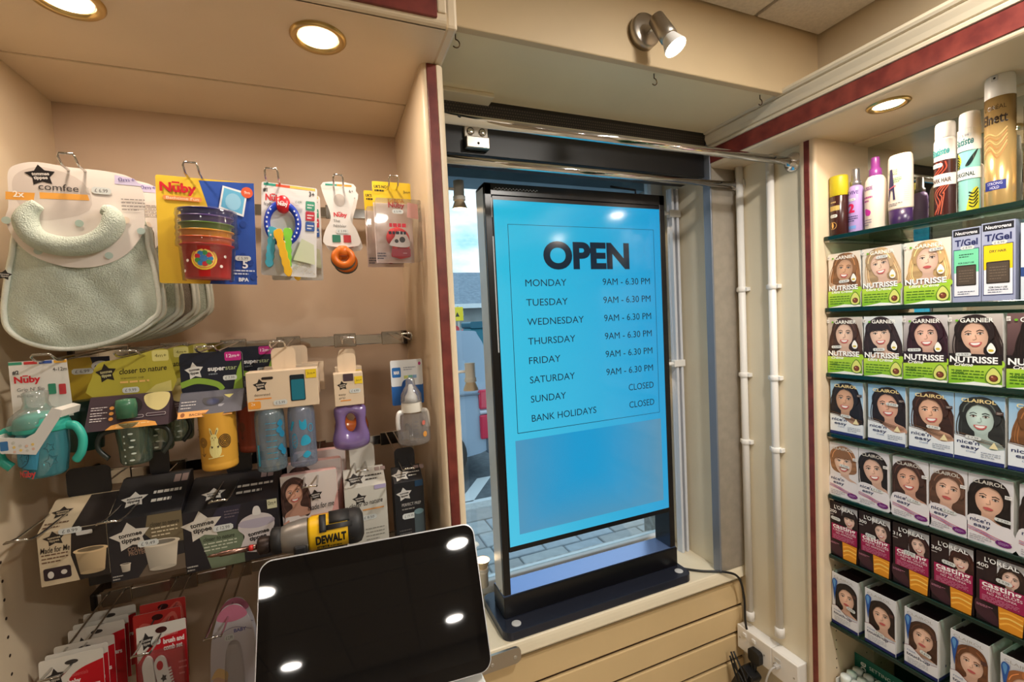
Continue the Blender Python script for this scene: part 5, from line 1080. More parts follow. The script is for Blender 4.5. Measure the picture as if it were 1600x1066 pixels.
# ---- row 1: stacking cups
xc, w, zb, h = box_px(243, 396, 280, 444, 1.0)
t = thing('stacking_cups_pack', 'yellow and blue card with a stack of five toy cups in a clear blister', 'toy pack', (xc, 1.0, zb), rot=(0, 0.035, 0))
a = w/2; slab(rr(-a, 0, a, h, 0.004), -0.0015, 0.0, 'card', paper, t)
p = Print(); p.poly(rr(-a, 0, a, h, 0.004), (236, 196, 56)); p.poly([(a*0.02, 0)] + [(x_, z_) for x_, z_ in spline([(0.0, 0.0), (0.012, h*0.3), (0.006, h*0.62), (-0.012, h*0.98)], 6, False)] + [(a, h), (a, 0)], (44, 84, 176))
for k in range(14): p.ell(random.uniform(0.03, a*0.95), random.uniform(0.01, h*0.62), 0.006, 0.007, (36, 70, 152), n=7)
nuby(p, -a*0.92, h*0.855, 0.0165, (206, 28, 44), 0.056)
p.rrect(-a*0.86, h*0.775, -a*0.10, h*0.815, 0.003, (236, 150, 84)); p.text('Bathtime Fun', -a*0.80, h*0.783, 0.0052, (250, 236, 210), w=0.05)
p.poly([(a*0.24, h*0.73), (a*0.76, h*0.66), (a*0.86, h*0.90), (a*0.34, h*0.95)], (236, 240, 244)); p.poly([(a*0.29, h*0.745), (a*0.73, h*0.685), (a*0.81, h*0.885), (a*0.37, h*0.93)], (104, 184, 224)); p.ell(a*0.55, h*0.80, 0.013, 0.016, (150, 206, 236)); p.ell(a*0.85, h*0.90, 0.010, 0.0105, (222, 96, 60)); p.text('9m', a*0.85, h*0.885, 0.006, (250, 240, 230), 'c')
p.text('5', a*0.76, h*0.16, 0.015, (246, 246, 250), 'c', bold=0.03); p.small(a*0.5, h*0.09, 0.036, 0.012, (216, 224, 240), 2); p.text('BPA', a*0.72, h*0.03, 0.007, (240, 244, 250), 'c', bold=0.04); sticker(p, a*0.72, h*0.255, 0.026, 0.0095, '5.99')
p.build('card_print', t, -0.0015)
cx_, cz_ = 0.004, 0.006; cy_ = -0.030
cup = lambda r0, r1, z0, z1: MB().lathe([(0, z0), (r0, z0), (r0+0.001, z0+0.003), (r1, z1), (r1+0.004, z1+0.001), (r1+0.004, z1+0.003), (r1-0.001, z1+0.003), (r0-0.002, z0+0.004), (0, z0+0.004)], 28, (cx_, cy_, cz_), sy=0.78)
cup(0.034, 0.0385, 0.0, 0.058).build('red_cup', mat('cup_red', (206, 30, 34), 0.3), t)
for k, (nm, c) in enumerate((('orange_cup', (214, 96, 40)), ('yellow_cup', (226, 160, 40)), ('green_cup', (96, 128, 50)), ('purple_cup', (92, 70, 140)), ('navy_cup', (36, 34, 120)))):
    z = 0.061 + 0.0125*k; MB().lathe([(0.0375, z), (0.039, z+0.010), (0.043, z+0.0108), (0.043, z+0.0125), (0.037, z+0.0125), (0.035, z)], 28, (cx_, cy_, cz_), sy=0.78, cap=False).build(nm, mat('cup_'+nm, c, 0.3), t)
p = Print(); p.ell(0, 0.034, 0.0205, 0.0205, (240, 200, 60)); p.ell(0, 0.034, 0.0175, 0.0175, (222, 66, 46)); p.ell(0, 0.034, 0.0165, 0.0165, (246, 214, 100))
for k in range(9): p.ell(0.010*math.cos(k*0.7), 0.034+0.010*math.sin(k*0.7), 0.0045, 0.0045, ((50, 130, 190), (200, 40, 60), (70, 150, 80))[k % 3], n=8)
p.ell(0, 0.034, 0.006, 0.006, (60, 120, 180), n=10)
for k in range(10): p.ell(-0.034 + 0.0075*k, 0.012 + 0.036*((k*7) % 5)/4, 0.0028, 0.0028, (240, 226, 220), n=8) if abs(-0.034+0.0075*k) > 0.021 else None
o = p.build('cup_print', t, 0.0, R=0.0372); o.location = (cx_, cy_, cz_); o.scale = (1.0, 0.785, 1)
MB().lathe([(0.040, -0.003), (0.044, 0.056), (0.049, 0.058), (0.049, 0.066), (0.0475, 0.072), (0.049, 0.078), (0.0475, 0.084), (0.049, 0.09), (0.0475, 0.096), (0.049, 0.102), (0.0475, 0.108), (0.049, 0.114), (0.0475, 0.124), (0.035, 0.128)], 28, (cx_, cy_+0.002, cz_), sy=0.72, cap=False).build('blister', clearp, t)
peg(298, 272, 0.965, 1, 'wire hook holding the stacking cups')

# ---- row 1: key teethers (two)
def keys(loc, label, rot):
    t = thing('key_teether_pack', label, 'toy pack', loc, rot=(0, rot, 0), group='key teethers on the third hook'); t.scale = (0.92, 0.92, 1.24); a, h = 0.054, 0.146
    slab(rr(-a, 0, a, h, 0.004), -0.0015, 0.0, 'card', paper, t)
    p = Print(); p.poly(rr(-a, 0, a, h, 0.004), (224, 222, 222)); p.rect(-a+0.004, h-0.005, -a*0.5, h-0.001, (60, 160, 140)); p.rect(-a*0.5, h-0.005, 0, h-0.001, (220, 90, 60)); p.rect(0, h-0.005, a-0.004, h-0.001, (244, 190, 90))
    p.text('#1', -a*0.94, h*0.90, 0.006, (40, 40, 40), bold=0.03); nuby(p, -a*0.86, h*0.81, 0.010, (214, 60, 66), 0.034); p.text('IcyBite Keys', -a*0.90, h*0.755, 0.005, (60, 60, 66), w=0.042); p.text('3+', a*0.70, h*0.90, 0.008, (60, 60, 60), bold=0.02)
    for k, c in enumerate(((66, 150, 122), (190, 50, 66), (56, 92, 160))): p.rrect(a*0.58, h*(0.745-0.115*k), a*0.92, h*(0.845-0.115*k), 0.002, c); p.small(a*0.64, h*(0.76-0.115*k), 0.013, 0.009, (230, 230, 230), 2)
    for k in range(40): p.ell(random.uniform(0, a*0.95), random.uniform(0.003, h*0.16), 0.0009, 0.0009, (206, 196, 170), n=6)
    p.poly([(a*0.15, h*0.18), (a*0.95, h*0.14), (a*0.9, h*0.36), (a*0.45, h*0.42)], (206, 214, 186)); sticker(p, a*0.33, h*0.815, 0.018, 0.007, '4.99'); p.build('card_print', t, -0.0015)
    rc = (-0.012, h*0.56); rad = 0.030
    ringp = [(rc[0]+rad*math.sin(q), -0.012, rc[1]+rad*math.cos(q)) for q in [2*PI*k/32 for k in range(32)]]
    rg = MB().tube(ringp, 0.0062, 10, closed=True).build('ring', mat('ring_blue', (26, 60, 176), 0.3), t)
    d = Print()
    for k in range(26):
        q = 2*PI*k/26 + 0.1
        if abs(math.sin(q/2)) < 0.35: continue
        d.ell(rc[0]+rad*math.sin(q), rc[1]+rad*math.cos(q), 0.0018, 0.0018, (226, 232, 246), n=7)
    d.build('ring_dots', t, -0.0184)
    MB().lathe([(0.001, -0.007), (0.012, -0.006), (0.0145, 0), (0.012, 0.006), (0.001, 0.007)], 24, (rc[0], -0.013, rc[1]+rad), 'y').build('red_badge', mat('badge_red', (206, 30, 44), 0.3), t)
    b = Print(); nuby(b, rc[0], rc[1]+rad-0.003, 0.0065, (250, 246, 246), 0.019, 'c'); b.build('badge_lettering', t, -0.0203)
    def key(dx, dz, ang, c, nm, ln):
        o_ = [(-0.007, 0), (-0.009, 0.008), (-0.006, 0.015), (0.006, 0.015), (0.009, 0.008), (0.007, 0.0)]
        L = []; k = 0
        for i in range(8): L.append((0.0062 + (0.0016 if i % 2 else 0), -ln*i/8))
        L += [(0.003, -ln), (-0.003, -ln)] + [(-0.0062 - (0.0016 if i % 2 else 0), -ln*i/8) for i in range(7, -1, -1)]
        slab(spline([(q[0], q[1]) for q in o_] [:0] + L + [(-0.009, 0.008), (-0.006, 0.016), (0.006, 0.016), (0.009, 0.008)], 3), -0.005, 0.005, nm, mat('key_'+nm, c, 0.35), t, 0.002).location = (rc[0]+dx, {'turquoise_key': -0.014, 'yellow_key': -0.0252, 'green_key': -0.0145}[nm], rc[1]-rad+dz)
        t.children[-1].rotation_euler = (0, ang, 0)
    key(-0.020, 0.006, 0.12, (70, 170, 196), 'turquoise_key', 0.046); key(-0.004, 0.002, -0.10, (238, 186, 40), 'yellow_key', 0.058); key(0.010, 0.006, -0.32, (126, 206, 70), 'green_key', 0.046)
    return t
q = at(452, 432, y=1.0); keys((q.x, 1.0, q.z), 'teething keys on a blue spotted ring on a grey white card, the front one', 0.07)
q2 = at(466, 435, y=1.06); keys((q2.x, 1.062, q2.z-0.004), 'teething keys card half hidden behind the front key teether', 0.02)
peg(424, 272, 0.965, 1, 'wire hook holding the key teethers')

# ---- row 1: ring nibbler
xc, w, zb, h = box_px(506, 557, 287, 384, 1.0)
def nib(loc, lab):
    t = thing('nibbler_pack', lab, 'soother', loc, 0, group='orange nibblers on the fourth hook'); a = w/2
    o_ = spline([(-a, 0), (a, 0), (a, 0.028), (a*0.62, 0.052), (a*0.66, 0.072), (a*0.95, h*0.80), (a*0.92, h), (-a*0.92, h), (-a*0.95, h*0.80), (-a*0.66, 0.072), (-a*0.62, 0.052), (-a, 0.028)], 3)
    slab(o_, -0.0015, 0.0, 'card', paper, t)
    p = Print(); p.poly(o_, (230, 226, 222)); p.rect(-a*0.8, h-0.006, -a*0.1, h-0.002, (60, 150, 130)); p.rect(-a*0.1, h-0.006, a*0.8, h-0.002, (236, 150, 60)); p.ell(0, h*0.73, 0.011, 0.013, (196, 186, 178)); nuby(p, 0, h*0.465, 0.0085, (214, 60, 70), 0.026, 'c'); p.text('The', -a*0.45, h*0.375, 0.006, (110, 110, 110)); p.text('Nibbler', -a*0.45, h*0.295, 0.006, (110, 110, 110)); p.text('6+', a*0.62, h*0.86, 0.006, (70, 70, 70))
    p.rrect(-a*0.58, h*0.05, -a*0.08, h*0.17, 0.0015, (50, 120, 96)); p.rrect(a*0.10, h*0.05, a*0.56, h*0.17, 0.0015, (180, 50, 56)); sticker(p, a*0.05, h*0.23, 0.024, 0.009, '3.99'); p.build('card_print', t, -0.0015)
    MB().lathe([(0.008, 0), (0.012, -0.004), (0.013, -0.016), (0.010, -0.020)], 20, (0, -0.006, -0.002), 'z').build('neck', mat('soother_orange', (222, 112, 30), 0.35), t)
    ringp = [(0.0165*math.sin(q), -0.010, -0.026 + 0.015*math.cos(q)) for q in [2*PI*k/28 for k in range(28)]]
    MB().tube(ringp, 0.0075, 10, closed=True).build('ring', MATS['soother_orange'], t); ringp = [(0.021*math.sin(q), -0.006, -0.029 + 0.019*math.cos(q)) for q in [2*PI*k/28 for k in range(28)]]
    MB().tube(ringp, 0.0034, 8, closed=True).build('guard', mat('guard_grey', (70, 84, 84), 0.4), t)
nib((xc, 1.0, zb), 'orange ring nibbler hanging from a white hourglass card')
nib((xc+0.006, 1.035, zb-0.004), 'orange ring nibbler behind the front one, only its lower rim showing')
peg(529, 288, 0.975, 1, 'wire hook holding the orange nibblers', 0.009)
# ---- row 1: teething mitts
xc, w, zb, h = box_px(584, 652, 288, 412, 1.0)
def mitt(loc, lab):
    t = thing('teething_mitt_pack', lab, 'toy pack', loc, 0, group='teething mitts on the fifth hook'); a = w/2
    slab(rr(-a, 0, a*0.72, h, 0.004), -0.0015, 0.0, 'card', paper, t)
    p = Print(); p.poly(rr(-a, h*0.72, a*0.72, h, 0.003), (240, 206, 40)); p.rect(-a, 0, a*0.72, h*0.74, (226, 206, 206), (232, 216, 206)); p.text("UK'S NO1", -a*0.92, h*0.92, 0.006, (40, 36, 20), bold=0.03, w=0.028); p.small(-a*0.9, h*0.87, 0.026, 0.008, (60, 50, 30), 1); p.text('3m+', a*0.38, h*0.87, 0.006, (60, 50, 30)); nuby(p, -a*0.34, h*0.69, 0.0105, (206, 30, 50), 0.034); p.small(-a*0.95, h*0.04, 0.018, 0.016, (60, 60, 100), 3); p.build('card_print', t, -0.0015)
    MB().extrude(rr(-a*0.98, 0.001, a*1.0, h*0.74, 0.004), 'y', -0.040, -0.004).build('clear_box', clearp, t, 0.003)
    mo = spline([(-0.014, 0.010), (0.022, 0.010), (0.023, 0.030), (0.024, 0.055), (0.016, 0.068), (0.0, 0.075), (-0.016, 0.070), (-0.024, 0.055), (-0.022, 0.042), (-0.012, 0.034)], 4)
    pillow(mo, 0.016, t, 'mitt', mat('mitt_red', (206, 34, 46), 0.6, var=0.08, vscale=40, bump=0.3), 14, 14, 0.001, 4, -0.008)
    p = Print(); p.blob([(-0.018, 0.032), (0.018, 0.030), (0.019, 0.048), (0.010, 0.060), (-0.004, 0.062), (-0.010, 0.050), (-0.018, 0.040)], (230, 220, 220)); p.rect(-0.017, 0.010, 0.022, 0.026, (160, 20, 50)); p.ell(0.006, 0.045, 0.006, 0.006, (40, 36, 40)); p.ell(-0.006, 0.042, 0.004, 0.004, (40, 36, 40)); p.small(0.006, 0.015, 0.012, 0.004, (220, 170, 180), 1); p.build('mitt_print', t, -0.0265)
    p = Print(); p.small(-a*0.45, h*0.385, 0.05, 0.011, (196, 30, 50), 1, 0.7, 3); p.small(-a*0.5, h*0.30, 0.052, 0.010, (30, 30, 40), 1, 0.6, 4); p.poly([(a*0.35, h*0.52), (a*0.85, h*0.50), (a*0.85, h*0.68), (a*0.4, h*0.70)], (206, 150, 140)); sticker(p, -a*0.05, h*0.585, 0.022, 0.0085); p.build('box_print', t, -0.0402)
mitt((xc, 0.99, zb), 'red teething mitt in a clear box under a yellow header, nearest the divider')
mitt((xc-0.012, 1.06, zb), 'red teething mitt pack hidden behind the yellow headed one')
peg(616, 291, 0.955, 1, 'wire hook holding the teething mitts', 0.009)

# ---- row 2
Y = 0.985
# grip and sip cup
xc, w, zb, h = box_px(8, 134, 612, 742, Y-0.03)
t = thing('sippy_cup', 'turquoise handled sippy cup in a white sleeve, lowest left of the cup row', 'cup', (xc-0.004, Y-0.03, zb)); t.scale = (0.66, 0.66, 0.80)
aqua = mat('cup_aqua', (60, 186, 168), 0.35); tqb = clear_mat('cup_tint', (130, 206, 212), 0.08, 0.06, 0.5, (0.36, 0.68, 0.74))
MB().lathe([(0, 0.0), (0.034, 0.0), (0.039, 0.006), (0.046, 0.05), (0.047, 0.095)], 32, cap=False).build('body', tqb, t)
MB().lathe([(0.048, 0.090), (0.051, 0.093), (0.051, 0.106), (0.046, 0.118), (0.034, 0.126), (0.022, 0.129), (0, 0.130)], 32).build('lid', aqua, t)
MB().lathe([(0.052, 0.100), (0.054, 0.104), (0.048, 0.122), (0.036, 0.133), (0.026, 0.139), (0.022, 0.15), (0.024, 0.168), (0.02, 0.171), (0, 0.172)], 28, (-0.008, 0, 0)).build('clear_cover', clear_mat('cover_clear', (232, 238, 238), 0.09, 0.05, 0.12), t)
for sx in (-1, 1):
    hp = spline([(sx*0.044, -0.004, 0.098), (sx*0.066, -0.008, 0.094), (sx*0.078, -0.010, 0.07), (sx*0.074, -0.010, 0.042), (sx*0.060, -0.006, 0.024)], 6, False); MB().tube(hp, 0.0092, 10).build('handle', aqua, t)
p = Print(); p.poly([(-0.05, 0.030), (0.004, 0.020), (0.012, 0.06), (-0.045, 0.075)], (60, 146, 180)); INKb = (24, 62, 74)
for c_, z_, s_ in ((-0.02, 0.045, 0.012), (0.028, 0.060, 0.010), (0.03, 0.034, 0.013)):
    pts = [(c_ + s_*(1 if k % 2 else 0.5)*math.cos(k*PI/5), z_ + s_*(1 if k % 2 else 0.5)*math.sin(k*PI/5)) for k in range(11)]; p.stroke(pts, 0.0011, INKb)
p.stroke(spline([(-0.05, 0.03), (-0.03, 0.026), (-0.012, 0.036), (-0.008, 0.056)], 5, False), 0.0012, INKb); nuby(p, -0.034, 0.008, 0.012, (214, 70, 70), 0.036); p.build('cup_print', t, 0.0, R=0.0463)
hx, hw, hz, hh_ = box_px(22, 116, 563, 648, Y+0.005)
hx, hw, hz, hh_ = xc+(hx-xc)/0.66, hw/0.66, zb+(hz-zb)/0.80, hh_/0.80
cd = [(hx-xc-hw/2, 0.11), (hx-xc+hw/2, 0.11), (hx-xc+hw/2-0.004, hz+hh_-zb), (hx-xc-hw/2, hz+hh_-zb)]
slab(cd, 0.052, 0.0535, 'header_card', paper, t)
p = Print(); p.poly(cd, (228, 224, 218)); zt = hz+hh_-zb; x0 = hx-xc-hw/2
for k, c in enumerate(((60, 150, 120), (206, 60, 60), (60, 90, 170), (240, 180, 60))): p.rect(x0+hw*0.25*k, zt-0.007, x0+hw*(0.25*k+0.22), zt-0.001, c)
p.text('#2', x0+0.006, zt-0.026, 0.008, (40, 40, 44), bold=0.03); p.text('4-12m', x0+hw*0.72, zt-0.024, 0.008, (50, 50, 50), w=0.028); nuby(p, x0+0.008, zt-0.044, 0.0135, (210, 36, 50), 0.050); p.text("Grip N' Sip", x0+0.012, zt-0.062, 0.0075, (110, 110, 110), w=0.052); p.text('Flow Cup', x0+0.012, zt-0.074, 0.005, (90, 90, 90), w=0.03)
p.rrect(x0+hw*0.62, zt-0.072, x0+hw*0.75, zt-0.050, 0.002, (56, 140, 110)); p.rrect(x0+hw*0.80, zt-0.074, x0+hw*0.92, zt-0.052, 0.002, (200, 60, 66)); p.build('card_print', t, 0.052)
sl_ = Print(); sleeve_o = [(-0.058, 0.088), (0.0, 0.078), (0.056, 0.13), (0.074, 0.122), (0.018, 0.040), (-0.048, 0.058)]
sleeve_o = [(-0.062, 0.094), (-0.006, 0.086), (0.012, 0.094), (0.046, 0.140), (0.064, 0.134), (0.058, 0.118), (0.010, 0.052), (-0.050, 0.062)]
slab(sleeve_o, -0.058, -0.0565, 'paper_sleeve', paper, t); slab([(-0.062, 0.094), (-0.050, 0.062), (-0.046, 0.060), (-0.058, 0.094)], -0.058, 0.02, 'paper_sleeve', paper, t); slab([(0.050, 0.139), (0.064, 0.134), (0.060, 0.120), (0.048, 0.122)], -0.058, 0.03, 'paper_sleeve', paper, t)
sl_.poly(sleeve_o, (226, 224, 220)); sl_.rrect(-0.050, 0.066, -0.036, 0.084, 0.002, (60, 120, 176))
for k in range(9): sl_.ell(-0.026+0.011*(k % 4), 0.062+0.009*(k//4)+0.002*(k % 2), 0.0028, 0.0028, ((226, 190, 170), (236, 206, 120), (206, 206, 196))[k % 3], n=8)
sl_.build('sleeve_print', t, -0.058)
peg(66, 574, 0.955, 2, 'wire hook holding the turquoise sippy cup', 0.013, 0.012)
# yellow and navy card pack behind
xc, w, zb, h = box_px(108, 176, 558, 655, 1.10)
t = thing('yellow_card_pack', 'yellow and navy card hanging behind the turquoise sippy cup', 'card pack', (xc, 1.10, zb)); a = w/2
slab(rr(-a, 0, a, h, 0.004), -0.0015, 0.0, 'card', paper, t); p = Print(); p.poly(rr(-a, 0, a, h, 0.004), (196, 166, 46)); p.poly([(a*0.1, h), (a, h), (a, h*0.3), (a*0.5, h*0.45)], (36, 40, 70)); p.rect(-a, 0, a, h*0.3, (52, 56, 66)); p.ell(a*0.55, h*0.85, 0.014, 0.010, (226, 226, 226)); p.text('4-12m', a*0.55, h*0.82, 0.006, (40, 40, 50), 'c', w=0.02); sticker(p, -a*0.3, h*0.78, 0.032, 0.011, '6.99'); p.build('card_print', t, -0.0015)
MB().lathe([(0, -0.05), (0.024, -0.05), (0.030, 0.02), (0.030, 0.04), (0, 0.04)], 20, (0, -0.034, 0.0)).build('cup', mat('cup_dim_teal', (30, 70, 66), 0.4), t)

# transition cups (three)
olive = mat('card_olive', (174, 164, 60), 0.5)
def trans(loc, lab, front=True):
    t = thing('transition_cup_pack', lab, 'cup', loc, 0, group='olive carded cups on the second row'); t.scale = (0.66, 0.66, 0.87); w = 0.172; a = w/2
    # tray card: upright olive header above a sloping plum sleeve
    ho = spline([(-a, 0.062), (-a*0.98, 0.10), (-a*0.80, 0.128), (-a*0.4, 0.134), (a*0.2, 0.142), (a*0.62, 0.150), (a*0.92, 0.150), (a, 0.135), (a, 0.062)], 3)
    slab(ho, 0.0, 0.0015, 'header_card', olive, t)
    p = Print(); p.poly(ho, (182, 172, 62)); p.poly(rr(a*0.55, 0.126, a*0.98, 0.1485, 0.004), (216, 208, 130)); p.text('4m+', a*0.62, 0.134, 0.0075, (110, 104, 40), w=0.026)
    logo(p, -a*0.62, 0.108, 0.020, (34, 30, 30), (206, 200, 150)); p.text('closer to nature', -a*0.30, 0.104, 0.0115, (40, 36, 24), w=0.104, shear=0.15, bold=0.01, rot=0.03); p.text('transition cup', -a*0.28, 0.094, 0.0045, (120, 112, 50), w=0.05); p.small(-a*0.30, 0.084, 0.09, 0.008, (236, 190, 110), 1, 0.5, 6)
    sticker(p, -a*0.05, 0.071, 0.036, 0.0115, '9.99'); p.poly([(a*0.30, 0.062), (a, 0.062), (a, 0.085), (a*0.6, 0.078)], (210, 200, 120)); p.build('header_print', t, 0.0)
    so_ = [(-a*1.04, 0.0), (a*1.0, 0.0), (a*0.98, 0.062), (-a, 0.062)]
    fr = MB().add([(-a*1.04, -0.052, 0.0), (a*1.0, -0.052, 0.0), (a*0.98, -0.012, 0.062), (-a, -0.012, 0.062), (-a*1.04, 0.03, 0.0), (a*1.0, 0.03, 0.0), (a*0.98, 0.0, 0.0625), (-a, 0.0, 0.0625)], [(0, 1, 2, 3), (1, 5, 6, 2), (4, 0, 3, 7), (3, 2, 6, 7)]).build('sleeve', mat('sleeve_plum', (66, 50, 58), 0.5), t)
    p = Print(); L = math.hypot(0.040, 0.062)
    p.poly([(-a*0.55, 0), (a*0.72, 0), (a*0.66, L*0.12), (a*0.4, L*0.19), (-a*0.1, L*0.20), (-a*0.42, L*0.12)], (238, 168, 84)); p.small(-a*0.3, L*0.04, 0.07, 0.008, (250, 216, 160), 2)
    p.blob([(a*0.36, L*0.96), (a*0.95, L*0.98), (a*0.94, L*0.62), (a*0.72, L*0.45), (a*0.42, L*0.62)], (216, 202, 140)); p.ell(-a*0.02, L*0.64, 0.028, 0.022, (40, 30, 34))
    for k in range(3): p.small(-a*0.94, L*(0.26+0.16*k), 0.034, 0.010, (220, 210, 210), 2, 0.35, k); p.ell(-a*0.44, L*(0.31+0.16*k), 0.005, 0.004, (238, 168, 84), n=9)
    p.rrect(-a*0.06, L*0.27, a*0.36, L*0.36, 0.003, (200, 192, 196)); p.rrect(-a*0.05, L*0.28, a*0.35, L*0.35, 0.003, (66, 50, 58)); p.rrect(a*0.42, L*0.29, a*0.92, L*0.38, 0.003, (200, 192, 196)); p.rrect(a*0.43, L*0.30, a*0.91, L*0.37, 0.003, (66, 50, 58))
    o = p.build('sleeve_print', t, -0.0004); o.location = (0, -0.052, 0); o.rotation_euler = (-math.atan2(0.040, 0.062), 0, 0)
    gcl = clear_mat('cup_green_clear', (190, 206, 196), 0.09, 0.05, 0.16, (0.55, 0.66, 0.60))
    MB().lathe([(0, -0.076), (0.030, -0.076), (0.034, -0.07), (0.036, -0.04), (0.041, 0.0), (0.041, 0.01)], 28, (0, -0.012, 0), cap=False).build('cup', gcl, t)
    MB().lathe([(0.022, 0.02), (0.023, 0.045), (0.020, 0.056), (0, 0.058)], 24, (-0.004, -0.040, 0)).build('spout', mat('spout_green', (66, 116, 88), 0.25), t)
    for sx in (-1, 1): MB().tube(spline([(sx*0.036, -0.012, -0.004), (sx*0.070, -0.014, -0.012), (sx*0.078, -0.016, -0.038), (sx*0.058, -0.014, -0.062)], 6, False), 0.0055, 9).build('handle', mat('handle_smoke', (52, 58, 54), 0.3), t)
    m_ = Print()
    for k in range(5): m_.ell(0.004+0.004*(k % 2), -0.012-0.013*k, 0.0055, 0.0018, (206, 216, 206), n=10); m_.ell(-0.010, -0.016-0.013*k, 0.002, 0.002, (206, 216, 206), n=8)
    o = m_.build('scale_print', t, 0.0, R=0.0415); o.location = (0, -0.012, 0)
q = at(199, 668, y=0.96); trans((q.x+0.004, 0.985, q.z), 'green cup under an olive and plum card, the front of its row')
trans((q.x+0.016, 1.06, q.z+0.002), 'green cup pack half hidden behind the front olive card')
trans((q.x+0.032, 1.13, q.z+0.004), 'rearmost green cup pack, only its olive tab showing')
peg(198, 574, 0.955, 2, 'wire hook holding the olive carded cups', 0.016, 0.010)

# superstar cups (front yellow rabbit, rear red)
def supr(loc, lab, cupm, rabbit):
    t = thing('insulated_cup_pack', lab, 'cup', loc, 0, group='navy carded cups on the second row'); t.scale = (0.66, 0.66, 0.84); a = 0.076
    ho = rr(-a, 0.052, a, 0.142, 0.010); slab(ho, 0.0, 0.0015, 'header_card', paper, t)
    p = Print(); p.poly(ho, (24, 30, 46)); p.rrect(a*0.42, 0.120, a*0.96, 0.140, 0.004, (196, 40, 134)); p.text('12m+', a*0.48, 0.1275, 0.0075, (246, 226, 240), w=0.033, bold=0.02); logo(p, -a*0.56, 0.102, 0.020, (226, 226, 222), (30, 30, 34)); p.text('super', -a*0.14, 0.100, 0.0105, (240, 240, 240), w=0.042, bold=0.03); p.text('star', a*0.42, 0.100, 0.0105, (186, 200, 150), w=0.028); p.small(-a*0.12, 0.090, 0.03, 0.006, (130, 140, 150), 1)
    p.stroke(spline([(-a, 0.072), (-a*0.5, 0.080), (a*0.1, 0.070), (a*0.3, 0.056)], 6, False), 0.013, (140, 176, 66)); p.poly([(a*0.62, 0.054), (a*0.95, 0.054), (a*0.95, 0.118), (a*0.8, 0.098)], (140, 176, 66)); sticker(p, a*0.55, 0.082, 0.034, 0.011, '7.99'); p.build('header_print', t, 0.0)
    MB().add([(-a*1.02, -0.056, 0.004), (a*0.96, -0.056, 0.012), (a, -0.008, 0.055), (-a, -0.008, 0.055), (-a*1.02, 0.02, 0.004), (a*0.98, 0.02, 0.012), (a, 0.0, 0.056), (-a, 0.0, 0.056)], [(0, 1, 2, 3), (1, 5, 6, 2), (4, 0, 3, 7), (3, 2, 6, 7)]).build('sleeve', mat('sleeve_grey', (84, 84, 96), 0.5), t)
    p = Print(); p.rect(-a*1.0, 0.0, a*0.66, 0.018, (238, 168, 90)); p.text('BACSHIELD', -a*0.66, 0.005, 0.0065, (110, 60, 20), w=0.050, bold=0.02); p.text('99', a*0.32, 0.004, 0.009, (120, 70, 30), w=0.014); p.ell(-a*0.86, 0.009, 0.005, 0.006, (150, 84, 30), n=10); p.small(-a*0.95, 0.024, 0.034, 0.034, (210, 206, 206), 4, 0.3); p.ell(a*0.02, 0.045, 0.026, 0.017, (30, 30, 40)); p.ell(a*0.02, 0.040, 0.016, 0.010, (54, 64, 110), (20, 26, 60)); p.blob([(a*0.35, 0.062), (a*0.95, 0.062), (a*0.9, 0.045), (a*0.55, 0.046)], (206, 200, 110)); p.rrect(a*0.2, 0.024, a*0.7, 0.031, 0.003, (150, 150, 160))
    o = p.build('sleeve_print', t, -0.0006); o.location = (0, -0.056, 0.006); o.rotation_euler = (-math.atan2(0.048, 0.046), 0, 0)
    MB().lathe([(0, -0.114), (0.041, -0.114), (0.044, -0.110), (0.044, -0.100), (0.0435, -0.099), (0.0445, -0.096), (0.0455, 0.0), (0.0455, 0.012)], 32, (0.006, -0.016, 0.0), cap=False).build('cup', cupm, t)
    p = Print()
    if rabbit:
        Wt = (238, 226, 150); D = (60, 46, 30)
        p.ell(-0.0025, -0.042, 0.0085, 0.009, Wt); p.ell(0, -0.068, 0.0145, 0.017, Wt); p.ell(0, -0.052, 0.010, 0.012, Wt); p.blob([(-0.012, -0.020), (-0.007, -0.022), (-0.004, -0.036), (-0.008, -0.037)], Wt); p.blob([(0.006, -0.020), (0.010, -0.024), (0.003, -0.037), (0.0, -0.036)], Wt); p.stroke([(-0.009, -0.024), (-0.006, -0.034)], 0.0018, (110, 80, 60)); p.stroke([(0.0065, -0.024), (0.0025, -0.034)], 0.0018, (110, 80, 60))
        p.ell(-0.005, -0.041, 0.0011, 0.0014, D, n=7); p.ell(0.0015, -0.041, 0.0011, 0.0014, D, n=7); p.ell(-0.002, -0.045, 0.0012, 0.0009, (150, 90, 70), n=6); p.stroke([(-0.018, -0.085), (0.018, -0.082)], 0.002, Wt); p.poly([(-0.010, -0.058), (-0.004, -0.060), (-0.007, -0.064)], D); p.poly([(0.010, -0.058), (0.004, -0.060), (0.007, -0.064)], D)
        for rr_ in (0.014, 0.0105, 0.007, 0.0035): p.ring(0.023, -0.050, rr_, rr_, 0.0018, D)
    for rr_ in (0.010, 0.007, 0.004): p.ring(-0.029, -0.050, rr_, rr_, 0.0014, (96, 64, 40))
    p.stroke([(-0.029, -0.060), (-0.029, -0.080)], 0.0014, (80, 54, 36)); p.stroke([(-0.034, -0.074), (-0.029, -0.080), (-0.024, -0.074)], 0.0018, (80, 54, 36)); p.ring(-0.046, -0.030, 0.008, 0.008, 0.001, (96, 64, 40))
    o = p.build('cup_print', t, 0.0, R=0.0456); o.location = (0.006, -0.016, 0)
q = at(328, 656, y=0.94); supr((q.x, 0.985, q.z), 'yellow rabbit cup under a navy card with a magenta corner', mat('cup_yellow', (226, 168, 62), 0.4), True)
supr((q.x+0.045, 1.075, q.z+0.004), 'rust red cup half hidden behind the yellow rabbit cup', mat('cup_rust', (150, 66, 44), 0.4), False)
